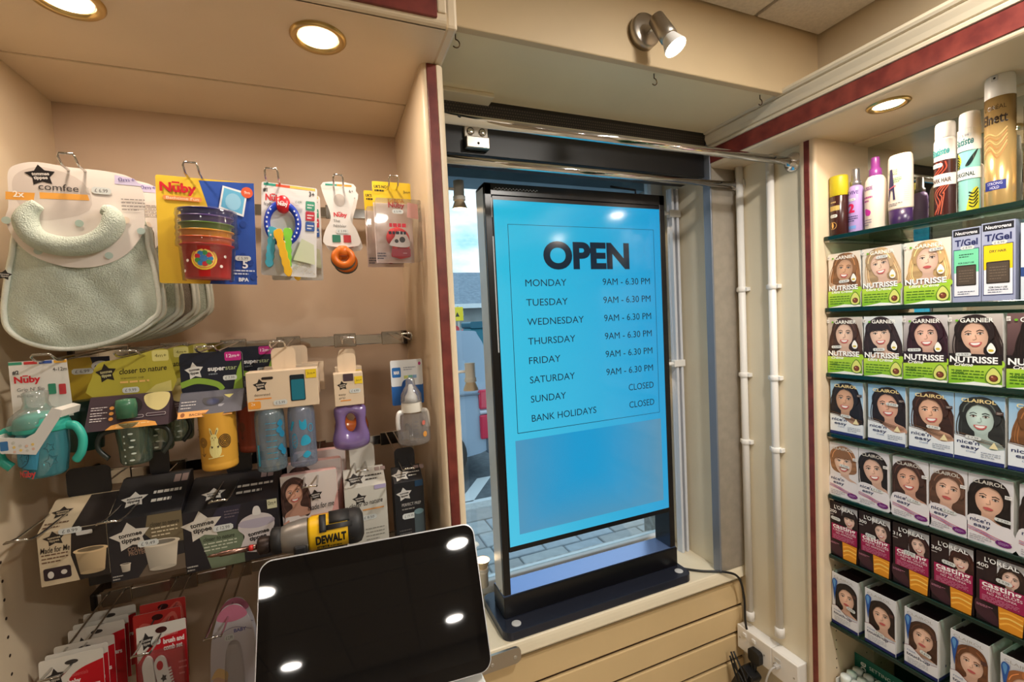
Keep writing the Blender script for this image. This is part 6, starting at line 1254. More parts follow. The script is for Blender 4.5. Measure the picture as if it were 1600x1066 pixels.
peg(322, 568, 0.955, 2, 'wire hook holding the rabbit cup', 0.015, 0.010)

# decorated twin bottles
def header(t, a, z0, z1, d, m, tab=0.03, tz=0.05):
    MB().box(-a, a, -d, 0.0, z0, z1).build('carton_sleeve', m, t, 0.001, 1)
    slab(rr(-tab, z1-0.004, tab, z1+tz, 0.012), 0.0, 0.0015, 'hang_tab', m, t)
bcream = mat('carton_cream', (226, 204, 176), 0.5)
def feeding(parent, x, tint, draw, hb, r=0.031):
    b = MB().lathe([(0, 0), (r*0.92, 0), (r, 0.004), (r, hb*0.80), (r*0.94, hb*0.90), (r*0.70, hb*0.985), (r*0.62, hb)], 28, (x, -0.038, 0), cap=False).build('bottle', tint, parent)
    MB().lathe([(r*0.5, hb*0.96), (r*0.75, hb*0.97), (r*0.76, hb+0.03), (0, hb+0.03)], 24, (x, -0.038, 0)).build('cap', mat('cap_teal', (20, 128, 150), 0.4), parent)
    p = Print(); draw(p, r, hb); o = p.build('bottle_print', parent, 0.0, R=r+0.0004); o.location = (x, -0.038, 0); return b
TEAL = (40, 160, 196)
def dA(p, r, h):
    for k in range(7): p.stroke([(-r*0.2, h*(0.2+0.09*k)), (r*0.15, h*(0.2+0.09*k))], 0.001, TEAL); p.small(r*0.2, h*(0.185+0.09*k), r*0.4, 0.004, TEAL, 1)
    for x_, z_ in ((0.8, 0.72), (0.7, 0.62), (0.9, 0.55), (0.75, 0.35), (0.95, 0.28)): p.blob([(r*(x_-0.25), h*z_), (r*x_, h*(z_+0.06)), (r*(x_+0.2), h*z_), (r*x_, h*(z_-0.05))], (36, 130, 170), 4)
    p.rect(-r*0.85, h*0.1, -r*0.7, h*0.42, TEAL, nx=2)
def dB(p, r, h):
    p.blob([(-r*0.1, h*0.62), (-r*0.1, h*0.74), (r*0.1, h*0.70), (r*0.35, h*0.74), (r*0.4, h*0.62), (r*0.15, h*0.58)], TEAL, 4); p.blob([(-r*0.05, h*0.34), (0, h*0.46), (r*0.3, h*0.50), (r*0.6, h*0.44), (r*0.6, h*0.36)], TEAL, 4); p.ring(-r*0.55, h*0.42, r*0.2, h*0.11, 0.0016, TEAL)
    for k in range(4): p.stroke([(-r*0.7, h*(0.34+0.05*k)), (-r*0.4, h*(0.37+0.05*k))], 0.0012, TEAL)
    p.blob([(r*0.0, h*0.18), (r*0.3, h*0.25), (r*0.6, h*0.2), (r*0.3, h*0.14)], TEAL, 4); p.stroke([(-r*0.8, h*0.58), (-r*0.55, h*0.72)], 0.006, TEAL); p.ring(r*0.7, h*0.60, r*0.2, h*0.06, 0.0016, TEAL)
def twin(loc, lab):
    t = thing('feeding_bottle_pack', lab, 'baby bottle', loc, 0, group='cream sleeved bottle packs on the second row'); t.scale = (0.72, 0.66, 0.83); a = 0.084
    hb = 0.150; header(t, a, hb-0.008, hb+0.078, 0.070, bcream)
    p = Print(); logo(p, -a*0.62, hb+0.048, 0.015, (30, 28, 28), (220, 205, 186)); p.text('decorated', -a*0.80, hb+0.024, 0.006, (110, 96, 80), w=0.036); p.rect(-a*0.8, hb+0.016, -a*0.34, hb+0.019, (236, 150, 60)); p.rrect(-a*0.98, hb-0.004, -a*0.64, hb+0.013, 0.004, (240, 160, 60)); p.text('2x', -a*0.9, hb+0.004, 0.007, (252, 240, 220)); p.rrect(a*0.20, hb+0.006, a*0.62, hb+0.066, 0.003, (8, 30, 40)); p.rrect(a*0.23, hb+0.008, a*0.60, hb+0.055, 0.003, (18, 116, 138)); p.rect(a*0.66, hb+0.056, a*0.97, hb+0.076, (238, 206, 40)); p.text('3m+', a*0.70, hb+0.064, 0.006, (100, 84, 20), w=0.02); p.rrect(-a*0.58, hb+0.060, -a*0.26, hb+0.066, 0.003, (40, 30, 26)); sticker(p, -a*0.10, hb+0.006, 0.032, 0.0115, '5.99'); p.build('sleeve_print', t, -0.0702)
    feeding(t, -0.040, clear_mat('bottle_blue_a', (214, 230, 238), 0.09, 0.05, 0.22, (0.70, 0.82, 0.90)), dA, hb, 0.036); feeding(t, 0.036, clear_mat('bottle_blue_b', (212, 224, 238), 0.09, 0.05, 0.24, (0.74, 0.80, 0.92)), dB, hb, 0.034)
q = at(452, 732, y=0.95); twin((q.x, 0.99, q.z), 'two clear blue printed feeding bottles under a wide cream carton sleeve')
peg(434, 556, 0.955, 2, 'wire hook holding the twin feeding bottles', 0.013, 0.012)
for k in range(2):
    ta = thing('spare_hang_tab_pack', 'cream bottle carton %s behind the twin feeding bottles' % ('directly', 'furthest')[k], 'baby bottle', (q.x+0.008+0.010*k, 1.06+0.05*k, q.z+0.126)); MB().box(-0.052, 0.052, -0.004, 0.030, 0, 0.064).build('carton', bcream, ta, 0.001, 1); slab(rr(-0.02, 0.060, 0.02, 0.104, 0.010), 0.0, 0.0015, 'hang_tab', bcream, ta)
# purple easy-grip bottle and the orange one behind
def grip(loc, lab, m, first):
    t = thing('easy_grip_bottle', lab, 'baby bottle', loc, 0, group='easy grip bottles on the second row'); t.scale = (0.75, 0.70, 0.82); a = 0.037
    header(t, a, 0.112, 0.192, 0.050, bcream, 0.024, 0.046)
    p = Print(); logo(p, -a*0.42, 0.162, 0.012, (30, 28, 28), (220, 205, 186)); p.text('easy', -a*0.7, 0.138, 0.006, (110, 96, 80), w=0.018); p.text('grip', -a*0.7, 0.130, 0.005, (130, 116, 100), w=0.016); p.rect(-a*0.6, 0.124, a*0.1, 0.1265, (236, 150, 60)); p.rrect(-a*0.35, 0.172, a*0.35, 0.190, 0.002, (74, 56, 66)); p.rect(a*0.42, 0.164, a*0.97, 0.182, (238, 206, 40)); p.text('3m+', a*0.5, 0.170, 0.0055, (100, 84, 20), w=0.015); sticker(p, a*0.42, 0.147, 0.028, 0.0105, '4.99'); p.build('sleeve_print', t, -0.0502)
    # waisted body with an oval hole through it
    oo = spline([(-0.040, 0.004), (0.0, -0.004), (0.040, 0.004), (0.048, 0.026), (0.042, 0.052), (0.039, 0.070), (0.042, 0.092), (0.036, 0.108), (0.0, 0.115), (-0.036, 0.108), (-0.042, 0.092), (-0.039, 0.070), (-0.042, 0.052), (-0.048, 0.026)], 4); n = len(oo); cx0, cz0 = 0.0, 0.066
    vs = []; fs = []
    ang = [math.atan2(z_-cz0, x_-cx0) for x_, z_ in oo]
    io = [(cx0+0.014*math.cos(q_), cz0+0.023*math.sin(q_)) for q_ in ang]; prof = [(0.0, 0.0), (0.18, 0.75), (0.5, 1.0), (0.82, 0.75), (1.0, 0.0), (0.82, -0.75), (0.5, -1.0), (0.18, -0.75)]
    for k in range(n):
        for s_, d_ in prof: vs.append((io[k][0]+(oo[k][0]-io[k][0])*s_, -0.026 - 0.022*d_, io[k][1]+(oo[k][1]-io[k][1])*s_))
    m_ = len(prof)
    for k in range(n):
        for j in range(m_): fs.append((k*m_+j, k*m_+(j+1) % m_, ((k+1) % n)*m_+(j+1) % m_, ((k+1) % n)*m_+j))
    MB().add(vs, fs, True).build('bottle', m, t)
    MB().lathe([(0.020, 0.104), (0.020, 0.150), (0, 0.152)], 20, (0, -0.026, 0)).build('cap', mat('cap_mauve', (110, 84, 130), 0.4), t)
q = at(551, 702, y=0.965); grip((q.x, 0.99, q.z), 'purple easy grip feeding bottle with an oval hole, under a small cream sleeve', clear_mat('grip_purple', (206, 184, 226), 0.09, 0.08, 0.6, (0.62, 0.52, 0.78)), True)
grip((q.x+0.004, 1.075, q.z+0.006), 'orange easy grip bottle behind the purple one', clear_mat('grip_orange', (236, 150, 80), 0.08, 0.08, 0.6, (0.80, 0.42, 0.18)), False)
peg(546, 546, 0.96, 2, 'wire hook holding the purple bottle', 0.012, 0.012)
# bottle with handles on a blue card
xc, w, zb, h = box_px(601, 670, 556, 632, 0.99)
t = thing('handled_bottle_pack', 'clear training bottle with white handles on a blue and white card', 'baby bottle', (xc, 0.99, zb)); a = w/2
slab(rr(-a, 0, a, h, 0.004), -0.0015, 0.0, 'card', paper, t); p = Print(); p.poly(rr(-a, 0, a, h, 0.004), (30, 100, 180)); p.poly(rr(-a, h*0.42, a, h, 0.004), (226, 232, 238)); p.blob([(-0.022, h*0.10), (-0.02, h*0.34), (-0.011, h*0.54), (0.011, h*0.54), (0.02, h*0.34), (0.022, h*0.10)], (24, 84, 160)); p.rrect(-a*0.92, h*0.62, -a*0.38, h*0.84, 0.003, (30, 110, 190)); p.text('MAM', -a*0.65, h*0.69, 0.008, (240, 244, 250), 'c', w=0.016, bold=0.05); p.small(-a*0.2, h*0.76, 0.036, 0.010, (150, 160, 176), 2); p.rect(-a*0.2, h*0.58, a*0.06, h*0.65, (196, 206, 120)); p.rect(a*0.08, h*0.58, a*0.34, h*0.65, (120, 190, 170)); p.rect(a*0.36, h*0.58, a*0.6, h*0.65, (140, 180, 220)); p.ell(a*0.82, h*0.90, 0.004, 0.004, (190, 60, 140)); p.build('card_print', t, -0.0015)
zs = -0.076; _n0 = len(t.children)
MB().lathe([(0, zs), (0.030, zs), (0.034, zs+0.004), (0.034, zs+0.03), (0.030, zs+0.05), (0.029, zs+0.066)], 28, (0.003, -0.036, 0), cap=False).build('bottle', bottle_clear, t)
MB().lathe([(0.030, zs+0.064), (0.0305, zs+0.078), (0.029, zs+0.086)], 28, (0.003, -0.036, 0), cap=False).build('collar', mat('milk_white', (226, 222, 210), 0.45), t)
MB().lathe([(0.031, zs+0.086), (0.030, zs+0.104), (0.020, zs+0.118), (0.014, zs+0.124), (0.013, zs+0.136), (0.008, zs+0.142), (0, zs+0.143)], 28, (0.003, -0.036, 0), cap=False).build('clear_cap', bottle_clear, t)
MB().lathe([(0.020, zs+0.086), (0.018, zs+0.098), (0.009, zs+0.110), (0.006, zs+0.126), (0, zs+0.127)], 20, (0.003, -0.036, 0)).build('teat', mat('teat_white', (236, 234, 228), 0.5), t)
for sx in (-1, 1): MB().tube(spline([(0.003+sx*0.028, -0.040, zs+0.064), (0.003+sx*0.040, -0.046, zs+0.062), (0.003+sx*0.044, -0.048, zs+0.046), (0.003+sx*0.043, -0.048, zs+0.026)], 6, False), [0.0062]*19, 10).build('handle', white, t)
p = Print(); p.ell(0.016, zs+0.046, 0.004, 0.005, (206, 110, 96)); p.ell(0.018, zs+0.022, 0.005, 0.006, (216, 150, 70)); 
for k in range(5): p.stroke([(-0.004, zs+0.018+0.008*k), (0.003, zs+0.018+0.008*k)], 0.0007, (130, 130, 136))
o = p.build('bottle_print', t, 0.0, R=0.0345); o.location = (0.003, -0.036, 0)
for ch in list(t.children)[_n0:]:
    ch.scale = (0.72, 0.72, 0.92)
    if ch.name.startswith('bottle_print'): ch.location = (0.003*0.72, -0.036*0.72, 0)
peg(637, 548, 0.965, 2, 'wire hook holding the training bottle with handles', 0.011, 0.014)

# ---- row 3: cartons
def hbox(name, label, pl, pr, pt, pb, Y, depth, m, draw, tabh=0.05, tabw=0.5, cat='box', group=None, hole=True, slope=0.0):
    xc, w, zb, h = box_px(pl, pr, pt, pb, Y); a = w/2
    t = thing(name, label, cat, (xc, Y, zb), 0, group)
    if slope:   # roof-shaped top sloping back to the hang tab
        MB().extrude([(0, 0), (0, h), (depth*0.85, h+slope), (depth, h+slope), (depth, 0)], 'x', -a, a).build('carton', m, t, 0.001, 1)
    else: MB().box(-a, a, 0, depth, 0, h).build('carton', m, t, 0.001, 1)
    if slope and m is beige:
        L = math.hypot(depth*0.85, slope); q = Print(); q.poly([(-a*0.02, 0), (a, 0), (a, L), (a*0.12, L)], (34, 28, 28)); logo(q, -a*0.55, L*0.55, 0.013, (40, 34, 32), (196, 180, 150)); q.small(-a*0.9, L*0.08, a*0.7, L*0.22, (110, 80, 60), 2, 0.35)
        o = q.build('top_print', t, 0.0); o.location = (0, 0, h+0.0012); o.rotation_euler = (-(PI/2-math.atan2(slope, depth*0.85)), 0, 0)
    if slope and m is not beige:
        q = Print(); L = math.hypot(depth*0.85, slope); c_ = (206, 202, 194) if m is blk else (60, 56, 54)
        logo(q, -a*0.45, L*0.42, min(0.018, L*0.4), c_, (40, 38, 40) if m is blk else (206, 202, 194)); q.small(a*0.05, L*0.25, a*0.8, L*0.4, c_, 2, 0.35)
        for i in range(2): q.rrect(a*0.55+0.012*i, L*0.72, a*0.55+0.012*i+0.010, L*0.92, 0.001, (150, 130, 126))
        o = q.build('top_print', t, 0.0); o.location = (0, 0, h+0.0012); o.rotation_euler = (-(PI/2-math.atan2(slope, depth*0.85)), 0, 0)
    slab(rr(-a*tabw, h+slope-0.004, a*tabw, h+slope+tabh, 0.010), depth-0.002, depth, 'hang_tab', blk if m is beige else m, t)
    p = Print(); draw(p, a, h); p.build('front_print', t, -0.0002); return t, a, h, depth
blk = mat('carton_black', (28, 27, 31), 0.42); beige = mat('carton_beige', (206, 188, 158), 0.5); cwhite = mat('carton_grey_white', (206, 202, 192), 0.5)
def potp(p, cx, cz, s, c=(206, 196, 180)):
    p.poly([(cx-s, cz+s*0.8), (cx+s, cz+s*0.8), (cx+s*0.78, cz-s), (cx-s*0.78, cz-s)], [lin(tuple(v*f for v in c)) for f in (0.8, 1.08, 0.95, 0.7)]); p.ell(cx, cz+s*0.8, s*1.12, s*0.26, tuple(min(255, v*1.1) for v in c)); p.ell(cx, cz+s*0.84, s*0.85, s*0.16, tuple(v*0.6 for v in c)); p.ell(cx, cz-s, s*0.78, s*0.16, tuple(v*0.85 for v in c))
def d1(p, a, h):
    p.rect(-a, 0, a, h, (206, 188, 158)); p.poly([(-a*0.02, h), (a, h), (a, 0), (a*0.1, 0), (-a*0.10, h*0.5)], (34, 28, 28)); logo(p, -a*0.52, h*0.87, 0.013, (40, 34, 32), (196, 180, 150)); p.text('Made for Me', -a*0.94, h*0.62, 0.010, (50, 40, 36), w=a*0.84, shear=0.2, bold=0.01); p.small(-a*0.92, h*0.42, a*0.75, 0.018, (110, 80, 60), 3, 0.35); p.rrect(-a*0.90, h*0.10, -a*0.12, h*0.33, 0.003, (44, 30, 40)); p.ell(-a*0.7, h*0.2, 0.004, 0.006, (220, 214, 206)); p.ell(-a*0.32, h*0.22, 0.004, 0.004, (220, 214, 206)); potp(p, a*0.50, h*0.36, 0.021, (206, 180, 140)); p.rrect(a*0.12, h*0.86, a*0.6, h*0.94, 0.002, (206, 204, 200)); sticker(p, -a*0.04, h*0.98, 0.030, 0.010, '8.99')
hbox('storage_pot_carton', 'beige and black carton showing a milk pot, leftmost of the feeding boxes', 60, 170, 826, 908, 0.96, 0.07, beige, d1, 0.05, 0.7, 'box', slope=0.035)
peg(25, 852, 0.88, 3, 'long wire hook sticking out past the beige carton', 0.013, 0.006)
def d2(p, a, h):
    p.rect(-a, 0, a, h, (38, 36, 42), (30, 30, 36)); p.poly([(a*0.06, h), (a, h), (a, h*0.48), (a*0.3, h*0.48), (-a*0.05, h*0.70)], (112, 100, 76)); p.poly([(-a*0.3, 0), (a, 0), (a, h*0.26), (0, h*0.22)], (104, 90, 76)); logo(p, -a*0.42, h*0.70, 0.026, (214, 208, 198), (40, 36, 36)); p.text('closer to nature', a*0.12, h*0.80, 0.0085, (40, 36, 30), w=a*0.80, shear=0.1); p.small(a*0.14, h*0.62, a*0.72, 0.020, (214, 200, 170), 3, 0.35); p.text('COLLECT', -a*0.52, h*0.46, 0.007, (150, 120, 100), w=0.030, bold=0.02); p.text('PROTECT', -a*0.50, h*0.39, 0.007, (150, 120, 100), w=0.030, bold=0.02); potp(p, a*0.38, h*0.33, 0.025, (214, 204, 186)); potp(p, -a*0.60, h*0.22, 0.007); sticker(p, a*0.04, h*0.55, 0.030, 0.011, '9.49'); p.small(-a*0.95, h*0.03, 0.014, 0.010, (170, 166, 160), 2)
hbox('storage_pot_carton', 'dark carton with a large white pot and pale star, between beige box and bottle box', 170, 288, 806, 900, 0.96, 0.09, blk, d2, 0.06, 0.3, 'box', slope=0.05)
peg(167, 822, 0.896, 3, 'long wire hook above the dark pot carton', 0.013, 0.006)
def bottlep(p, cx, cz, s):
    p.blob([(cx-s*0.9, cz-s*1.1), (cx, cz-s*1.35), (cx+s*0.8, cz-s*1.1), (cx+s*0.75, cz-s*0.3), (cx+s*0.9, cz+s*0.2), (cx+s*0.75, cz+s*0.7), (cx+s*0.25, cz+s*0.95), (cx-s*0.25, cz+s*0.95), (cx-s*0.8, cz+s*0.7), (cx-s*1.0, cz+s*0.2), (cx-s*0.7, cz-s*0.25), (cx-s*0.85, cz-s*0.7)], (206, 198, 198)); p.blob([(cx-s*0.9, cz+s*0.3), (cx, cz+s*0.1), (cx+s*0.85, cz+s*0.3), (cx+s*0.7, cz+s*0.62), (cx-s*0.75, cz+s*0.62)], (176, 168, 184)); p.blob([(cx-s*0.2, cz+s*0.9), (cx+s*0.2, cz+s*0.9), (cx+s*0.13, cz+s*1.35), (cx-s*0.13, cz+s*1.35)], (222, 218, 214)); p.text('tommee', cx-s*0.5, cz-s*0.35, s*0.24, (40, 36, 40), w=s*1.1, bold=0.04, rot=0.1); p.text('tippee', cx-s*0.45, cz-s*0.62, s*0.24, (40, 36, 40), w=s*0.9, bold=0.04, rot=0.1)
def d3(p, a, h):
    p.rect(-a, 0, a, h, (26, 25, 34), (28, 27, 38)); p.poly([(-a*0.72, h*0.62), (-a*0.1, h*0.62), (a*0.2, h*0.56), (a*0.2, 0), (-a*0.5, 0)], (110, 124, 100)); p.poly([(-a*0.3, h), (a*0.2, h), (a*0.05, h*0.62), (-a*0.42, h*0.62), (-a*0.5, h*0.75)], (44, 42, 62)); logo(p, -a*0.62, h*0.74, 0.029, (214, 208, 198), (40, 36, 36)); p.text('closer to nature', -a*0.62, h*0.47, 0.0085, (34, 40, 30), w=a*0.64, shear=0.1); p.small(-a*0.62, h*0.30, a*0.68, 0.018, (206, 210, 190), 3, 0.35); p.text('2 feeding bottles', -a*0.6, h*0.22, 0.0055, (40, 46, 36), w=a*0.5); p.small(-a*0.16, h*0.80, a*0.3, 0.016, (110, 100, 110), 3); bottlep(p, a*0.52, h*0.52, 0.032); p.rect(a*0.76, h*0.84, a*0.98, h*1.0, (206, 204, 170)); p.text('0m+', a*0.78, h*0.90, 0.008, (50, 50, 40), w=a*0.18); sticker(p, -a*0.20, h*0.66, 0.032, 0.0115, '12.99'); p.small(-a*0.97, h*0.03, 0.016, 0.012, (170, 166, 160), 2)
t, a, h, dp = hbox('bottle_carton', 'dark twin feeding bottle carton with a sage green panel, behind the drill bit', 287, 438, 790, 882, 0.96, 0.10, blk, d3, 0.06, 0.3, 'box', slope=0.035)
peg(340, 788, 0.911, 3, 'long wire hook above the twin bottle carton', 0.013, 0.006)
def woman(p, a, h):
    p.rect(-a, 0, a, h, (216, 196, 190), (222, 212, 206)); p.poly([(a*0.4, 0), (a, 0), (a, h*0.7)], (214, 158, 152)); portrait(p, -a*0.55, h*0.74, 0.022, (214, 158, 132), (74, 50, 44), 0, 0.1, lim=(-a, h*0.10, a*0.0, h*0.99)); p.poly([(-a, 0), (-a*0.15, 0), (-a*0.22, h*0.36), (-a*0.45, h*0.44), (-a*0.9, h*0.44)], (226, 216, 212)); p.poly([(-a*0.98, h*0.36), (-a*0.78, h*0.40), (-a*0.7, 0), (-a*0.96, 0)], (206, 150, 128)); logo(p, a*0.2, h*0.68, 0.012, (36, 32, 32), (206, 200, 196)); p.text('made for me', -a*0.10, h*0.48, 0.0115, (40, 34, 34), w=a*0.95, shear=0.2, bold=0.01, rot=0.05); p.rrect(-a*0.02, h*0.38, a*0.75, h*0.41, 0.002, (230, 150, 80)); sticker(p, a*0.12, h*0.28, 0.032, 0.010, '6.99')
xc, w, zb, h = box_px(440, 530, 738, 850, 0.98)
for k, lab in enumerate(('pink and white pouch with a woman in a white top, above the drill', 'pink pouch directly behind the front woman pouch', 'pink pouch furthest back, showing only a reddish edge')):
    t = thing('breast_pad_pouch', lab, 'pouch', (xc+0.010*k, 0.98+0.035*k, zb+0.012*k), 0, 'pink pouches on the third row'); MB().box(-w/2, w/2, 0, 0.022, 0, h).build('pouch', mat('pouch_pink', (214, 170, 164), 0.45), t, 0.006); p = Print(); woman(p, w/2-0.001, h-0.001); p.build('front_print', t, -0.0002)
peg(484, 765, 0.906, 3, 'wire hook through the pink woman pouch', 0.012, 0.006)
def d5(p, a, h):
    p.rect(-a, 0, a, h, (196, 192, 180), (212, 208, 198)); logo(p, -a*0.30, h*0.80, 0.013, (36, 32, 32), (206, 200, 190)); p.text('closer to nature', -a*0.80, h*0.66, 0.010, (40, 36, 34), w=a*1.6, shear=0.2, bold=0.01, rot=0.06); p.rrect(-a*0.2, h*0.585, a*0.85, h*0.61, 0.002, (226, 160, 90)); sticker(p, a*0.1, h*0.46, 0.030, 0.010, '8.50'); p.small(-a*0.1, h*0.05, a*0.9, 0.030, (140, 136, 128), 4, 0.25); p.rect(a*0.42, h*0.93, a*0.98, h*1.0, (176, 166, 204))
for k, lab in enumerate(('tall grey white carton with sloping top, right of the pink pouch', 'grey white carton behind the front one, its tab showing under the purple bottle')):
    hbox('bottle_liner_carton', lab, 540, 606, 760, 850, 0.97+0.075*k, 0.055, cwhite, d5, 0.052, 0.62, 'box', 'grey white cartons on the third row', slope=0.025)
peg(566, 738, 0.945, 3, 'wire hook holding the grey white cartons', 0.011, 0.008)
def d6(p, a, h):
    p.rect(-a, 0, a, h, (24, 24, 28)); logo(p, -a*0.35, h*0.80, 0.015, (206, 204, 200), (40, 38, 40)); p.text('PERFECT PREP', -a*0.55, h*0.60, 0.0065, (200, 196, 190), w=a*1.3); p.small(-a*0.55, h*0.53, a*1.2, 0.006, (140, 136, 130), 1); sticker(p, -a*0.1, h*0.43, 0.028, 0.012, '19.99'); p.poly([(a*0.25, 0), (a*0.9, 0), (a*0.9, h*0.50), (a*0.25, h*0.46)], (70, 84, 90)); p.ell(a*0.58, h*0.48, a*0.33, 0.006, (110, 140, 146)); p.rect(a*0.4, h*0.9, a*0.95, h*1.0, (24, 60, 90)); p.small(-a*0.8, h*0.08, a*0.8, 0.02, (90, 88, 88), 3)
for k, lab in enumerate(('narrow black filter carton with a pale star, nearest the divider', 'black filter carton second in its stack', 'black filter carton at the back of its stack')):
    hbox('filter_carton', lab, 618, 664, 752, 846, 0.96+0.06*k, 0.045, blk, d6, 0.040, 0.7, 'box', 'black filter cartons on the third row', slope=0.022)
peg(640, 738, 0.908, 3, 'wire hook holding the black filter cartons', 0.010, 0.008)
# further black boxes of the same kind standing behind the front cartons
for k, (x_, lab) in enumerate(((-0.40, 'black carton behind the beige and pot cartons'), (-0.27, 'black carton with a pale star behind the pot carton'), (-0.12, 'black carton behind the twin bottle carton'))):
    t = thing('bottle_carton', lab, 'box', (x_, 1.09, -0.47)); MB().box(-0.058, 0.058, 0, 0.06, 0, 0.125).build('carton', blk, t, 0.001, 1); slab(rr(-0.028, 0.12, 0.028, 0.165, 0.008), 0.028, 0.03, 'hang_tab', blk, t); p = Print(); p.rect(-0.057, 0.001, 0.057, 0.124, (26, 25, 30)); logo(p, -0.026, 0.10, 0.015, (180, 174, 160), (40, 36, 36)); p.small(0.004, 0.10, 0.045, 0.014, (150, 146, 140), 2)
    for i in range(2):
        for j in range(2): p.rrect(0.018+0.014*i, 0.076+0.011*j, 0.029+0.014*i, 0.084+0.011*j, 0.001, (170, 150, 150))
    p.build('front_print', t, -0.0002)

# ---- row 4: red cards
def clipper(loc, lab, rot):
    t = thing('nail_clipper_card', lab, 'card pack', loc, rot=(0, rot, 0), group='nail clipper cards on the lowest rail'); a, h = 0.066, 0.13; t.scale = (0.66, 0.4, 1.0)
    slab(rr(-a, 0, a, h, 0.005), 0.0, 0.0015, 'card', paper, t)
    p = Print(); p.poly(rr(-a, 0, a, h, 0.005), (222, 216, 204)); p.poly([(-a*0.4, 0)] + spline([(-a*0.40, h*0.45), (-a*0.1, h*0.68), (a*0.3, h*0.79), (a*0.99, h*0.86)], 5, False) + [(a*0.99, 0)], (196, 24, 36)); logo(p, -a*0.52, h*0.74, 0.017, (40, 36, 36), (206, 200, 190)); p.text('essentials', -a*0.02, h*0.70, 0.007, (226, 110, 110), w=0.034, shear=0.2); p.text('baby', -a*0.14, h*0.60, 0.009, (246, 226, 222), bold=0.05, w=0.026); p.text('nail clippers', -a*0.14, h*0.50, 0.009, (246, 226, 222), bold=0.05, w=0.066); p.ell(0, h*0.905, 0.014, 0.004, (60, 54, 50)); p.build('card_print', t, 0.0)
    MB().extrude(rr(-0.03, 0.004, 0.03, 0.036, 0.006), 'y', -0.018, -0.001).build('blister', clearp, t, 0.004); MB().box(-0.02, 0.02, -0.012, -0.003, 0.012, 0.024).build('clippers', chrome, t, 0.003); return t
Yc = [1.0, 1.02, 1.05, 1.105, 1.125, 1.175]
nm = ['front, lowest', 'second', 'third', 'fourth', 'fifth', 'hindmost, highest']
for k in range(6):
    q = at(*[(108, 1024), (117, 1015), (129, 1002), (148, 978), (155, 969), (169, 953)][k], y=Yc[k]); clipper((q.x, Yc[k], q.z-0.13), 'red and white nail clipper card, %s of six on the hook' % nm[k], 0.02)
peg(76, 1066, 0.96, 4, 'long wire hook carrying the nail clipper cards', 0.014, 0.006)
def brush(loc, lab, front):
    t = thing('brush_comb_pack', lab, 'card pack', loc, rot=(0, 0.02, 0), group='brush and comb sets on the lowest rail'); a, h = 0.068, 0.17; t.scale = (0.57, 0.57, 1.0)
    slab(rr(-a, 0, a, h, 0.004), 0.0, 0.0015, 'card', paper, t)
    p = Print(); 
    if front:
        p.poly(rr(-a, 0, a, h, 0.004), (196, 22, 36)); p.poly(spline([(-a, h*0.60), (-a*0.5, h*0.76), (0, h*0.84), (a, h*0.88)], 5, False) + [(a*0.98, h), (-a*0.98, h)], (222, 216, 206)); logo(p, -a*0.60, h*0.83, 0.018, (40, 36, 36), (206, 200, 190)); p.text('essentials', a*0.12, h*0.845, 0.0065, (230, 140, 136), w=0.036, shear=0.2); p.text('brush and', a*0.05, h*0.765, 0.0095, (250, 236, 232), bold=0.05, w=0.058); p.text('comb set', a*0.05, h*0.69, 0.0095, (250, 236, 232), bold=0.05, w=0.052); p.small(a*0.62, h*0.36, 0.022, 0.034, (226, 130, 130), 3, 0.3); sticker(p, -a*0.24, h*0.805, 0.026, 0.011, '6.99')
    else:
        p.poly(rr(-a, 0, a, h, 0.004), (200, 56, 50)); p.stroke(spline([(-a*0.9, h*0.55), (-a*0.7, h*0.85), (0, h*0.82), (a*0.7, h*0.93), (a*0.85, h*0.6)], 6, False), 0.009, (224, 110, 96)); p.poly([(-a*0.98, 0), (a*0.98, 0), (a*0.98, h*0.5), (-a*0.98, h*0.6)], (186, 34, 40))
    p.ell(a*0.0, h*0.93, 0.016, 0.006, (60, 20, 20)); p.build('card_print', t, 0.0)
    if front:
        wb = mat('brush_white', (226, 218, 210), 0.35)
        slab(spline([(-0.050, 0.01), (-0.050, 0.07), (-0.052, 0.100), (-0.040, 0.116), (-0.026, 0.110), (-0.022, 0.09), (-0.018, 0.05), (-0.006, 0.01)], 5), -0.016, -0.006, 'brush', wb, t, 0.003)
        cb_ = MB().extrude(rr(-0.016, -0.06, 0.018, 0.062, 0.016), 'y', -0.012, -0.006).build('comb', wb, t, 0.002, 1, loc=(0.004, 0, 0.050), rot=(0, -0.22, 0))
        for k in range(14): MB().box(0.018, 0.026, -0.011, -0.008, -0.05+0.006*k, -0.047+0.006*k).build('tooth', wb, cb_)
        p = Print(); p.ell(0, 0.045, 0.009, 0.009, (190, 30, 40)); p.star(0.003, 0.018, 0.008, (50, 44, 44)); p.build('comb_print', cb_, -0.0122)
        MB().extrude(rr(-0.062, -0.015, 0.062, 0.122, 0.006), 'y', -0.022, -0.001).build('blister', clearp, t, 0.004)
q = at(248, 975, y=1.02); brush((q.x, 1.02, q.z-0.17), 'white brush and comb on a red card, front of its hook', True)
q = at(242, 956, y=1.07); brush((q.x, 1.07, q.z-0.17), 'red brush set card behind the white brush and comb', False)
q = at(251, 940, y=1.115); brush((q.x, 1.115, q.z-0.17), 'hindmost red brush set card, highest of the three', False)
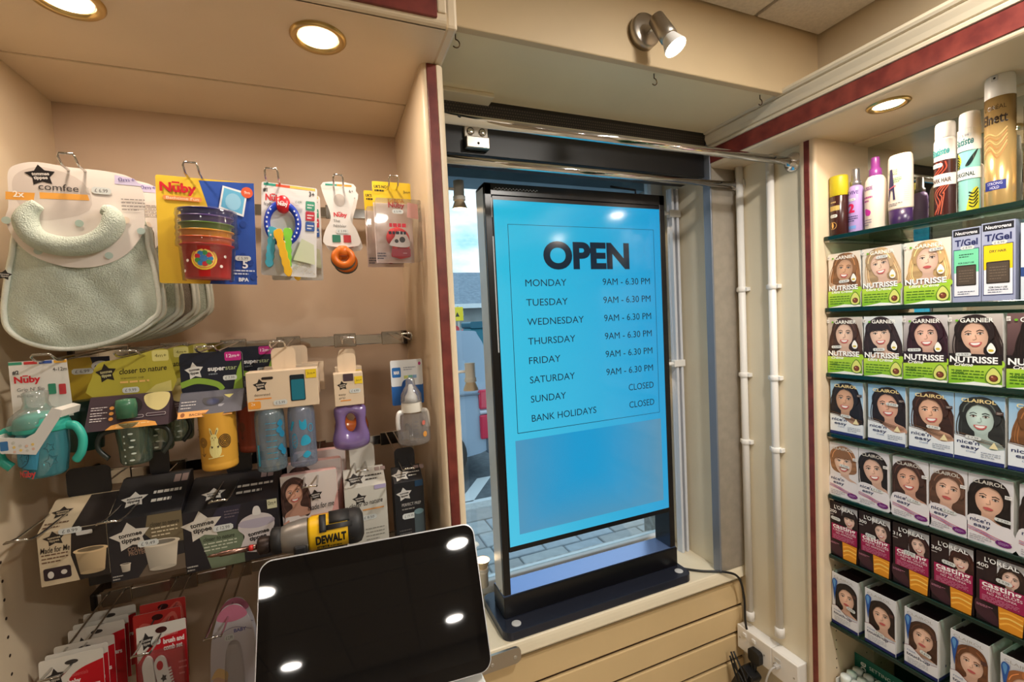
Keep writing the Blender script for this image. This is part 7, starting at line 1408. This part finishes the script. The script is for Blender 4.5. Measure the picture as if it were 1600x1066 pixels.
peg(219, 1030, 0.96, 4, 'long wire hook carrying the brush and comb sets', 0.013, 0.006)
def baby(loc, lab):
    t = thing('baby_nail_pack', lab, 'card pack', loc, rot=(0, 0.02, 0), group='oval baby packs on the lowest rail'); a, h = 0.050, 0.19; t.scale = (0.82, 0.82, 1.0)
    oo = spline([(-a, h*0.30), (-a*0.86, h*0.70), (-a*0.45, h*0.95), (0, h), (a*0.45, h*0.95), (a*0.86, h*0.70), (a, h*0.30), (a*0.92, 0), (-a*0.92, 0)], 5); slab(oo, 0.0, 0.0015, 'card', paper, t)
    p = Print(); p.poly(oo, (206, 200, 206)); p.poly(spline([(-a*0.62, h*0.86), (-a*0.45, h*0.95), (0, h), (a*0.45, h*0.95), (a*0.62, h*0.86), (0, h*0.82)], 5), (214, 128, 156)); p.text('BABY', a*0.05, h*0.70, 0.007, (90, 90, 150), w=0.026, bold=0.03); p.ell(-a*0.62, h*0.22, 0.016, 0.013, (216, 178, 150)); p.blob([(-a*0.98, h*0.26), (-a*0.7, h*0.36), (-a*0.3, h*0.30), (-a*0.35, h*0.22), (-a*0.7, h*0.27)], (230, 196, 140)); p.ell(-a*0.62, h*0.06, 0.018, 0.022, (216, 176, 150)); p.poly([(0, 0), (a*0.9, 0), (a*0.98, h*0.12), (a*0.5, h*0.08)], (110, 120, 180)); p.stroke(spline([(-a*0.8, h*0.68), (0, h*0.76), (a*0.8, h*0.70)], 5, False), 0.0012, (130, 120, 140)); sticker(p, -a*0.15, h*0.66, 0.020, 0.013, '2.99'); p.build('card_print', t, 0.0)
    MB().extrude(spline([(-0.016, 0.01), (-0.014, 0.10), (0.0, 0.118), (0.016, 0.10), (0.018, 0.01)], 5), 'y', -0.018, -0.001).build('blister', clearp, t, 0.004)
q = at(358, 946, y=1.02); baby((q.x, 1.02, q.z-0.19), 'pink topped oval baby pack beside the till screen')
q = at(362, 935, y=1.065); baby((q.x, 1.065, q.z-0.19), 'oval baby pack behind the front oval one, its pink tip showing')
peg(332, 1002, 0.955, 4, 'wire hook through the oval baby packs', 0.013, 0.006)
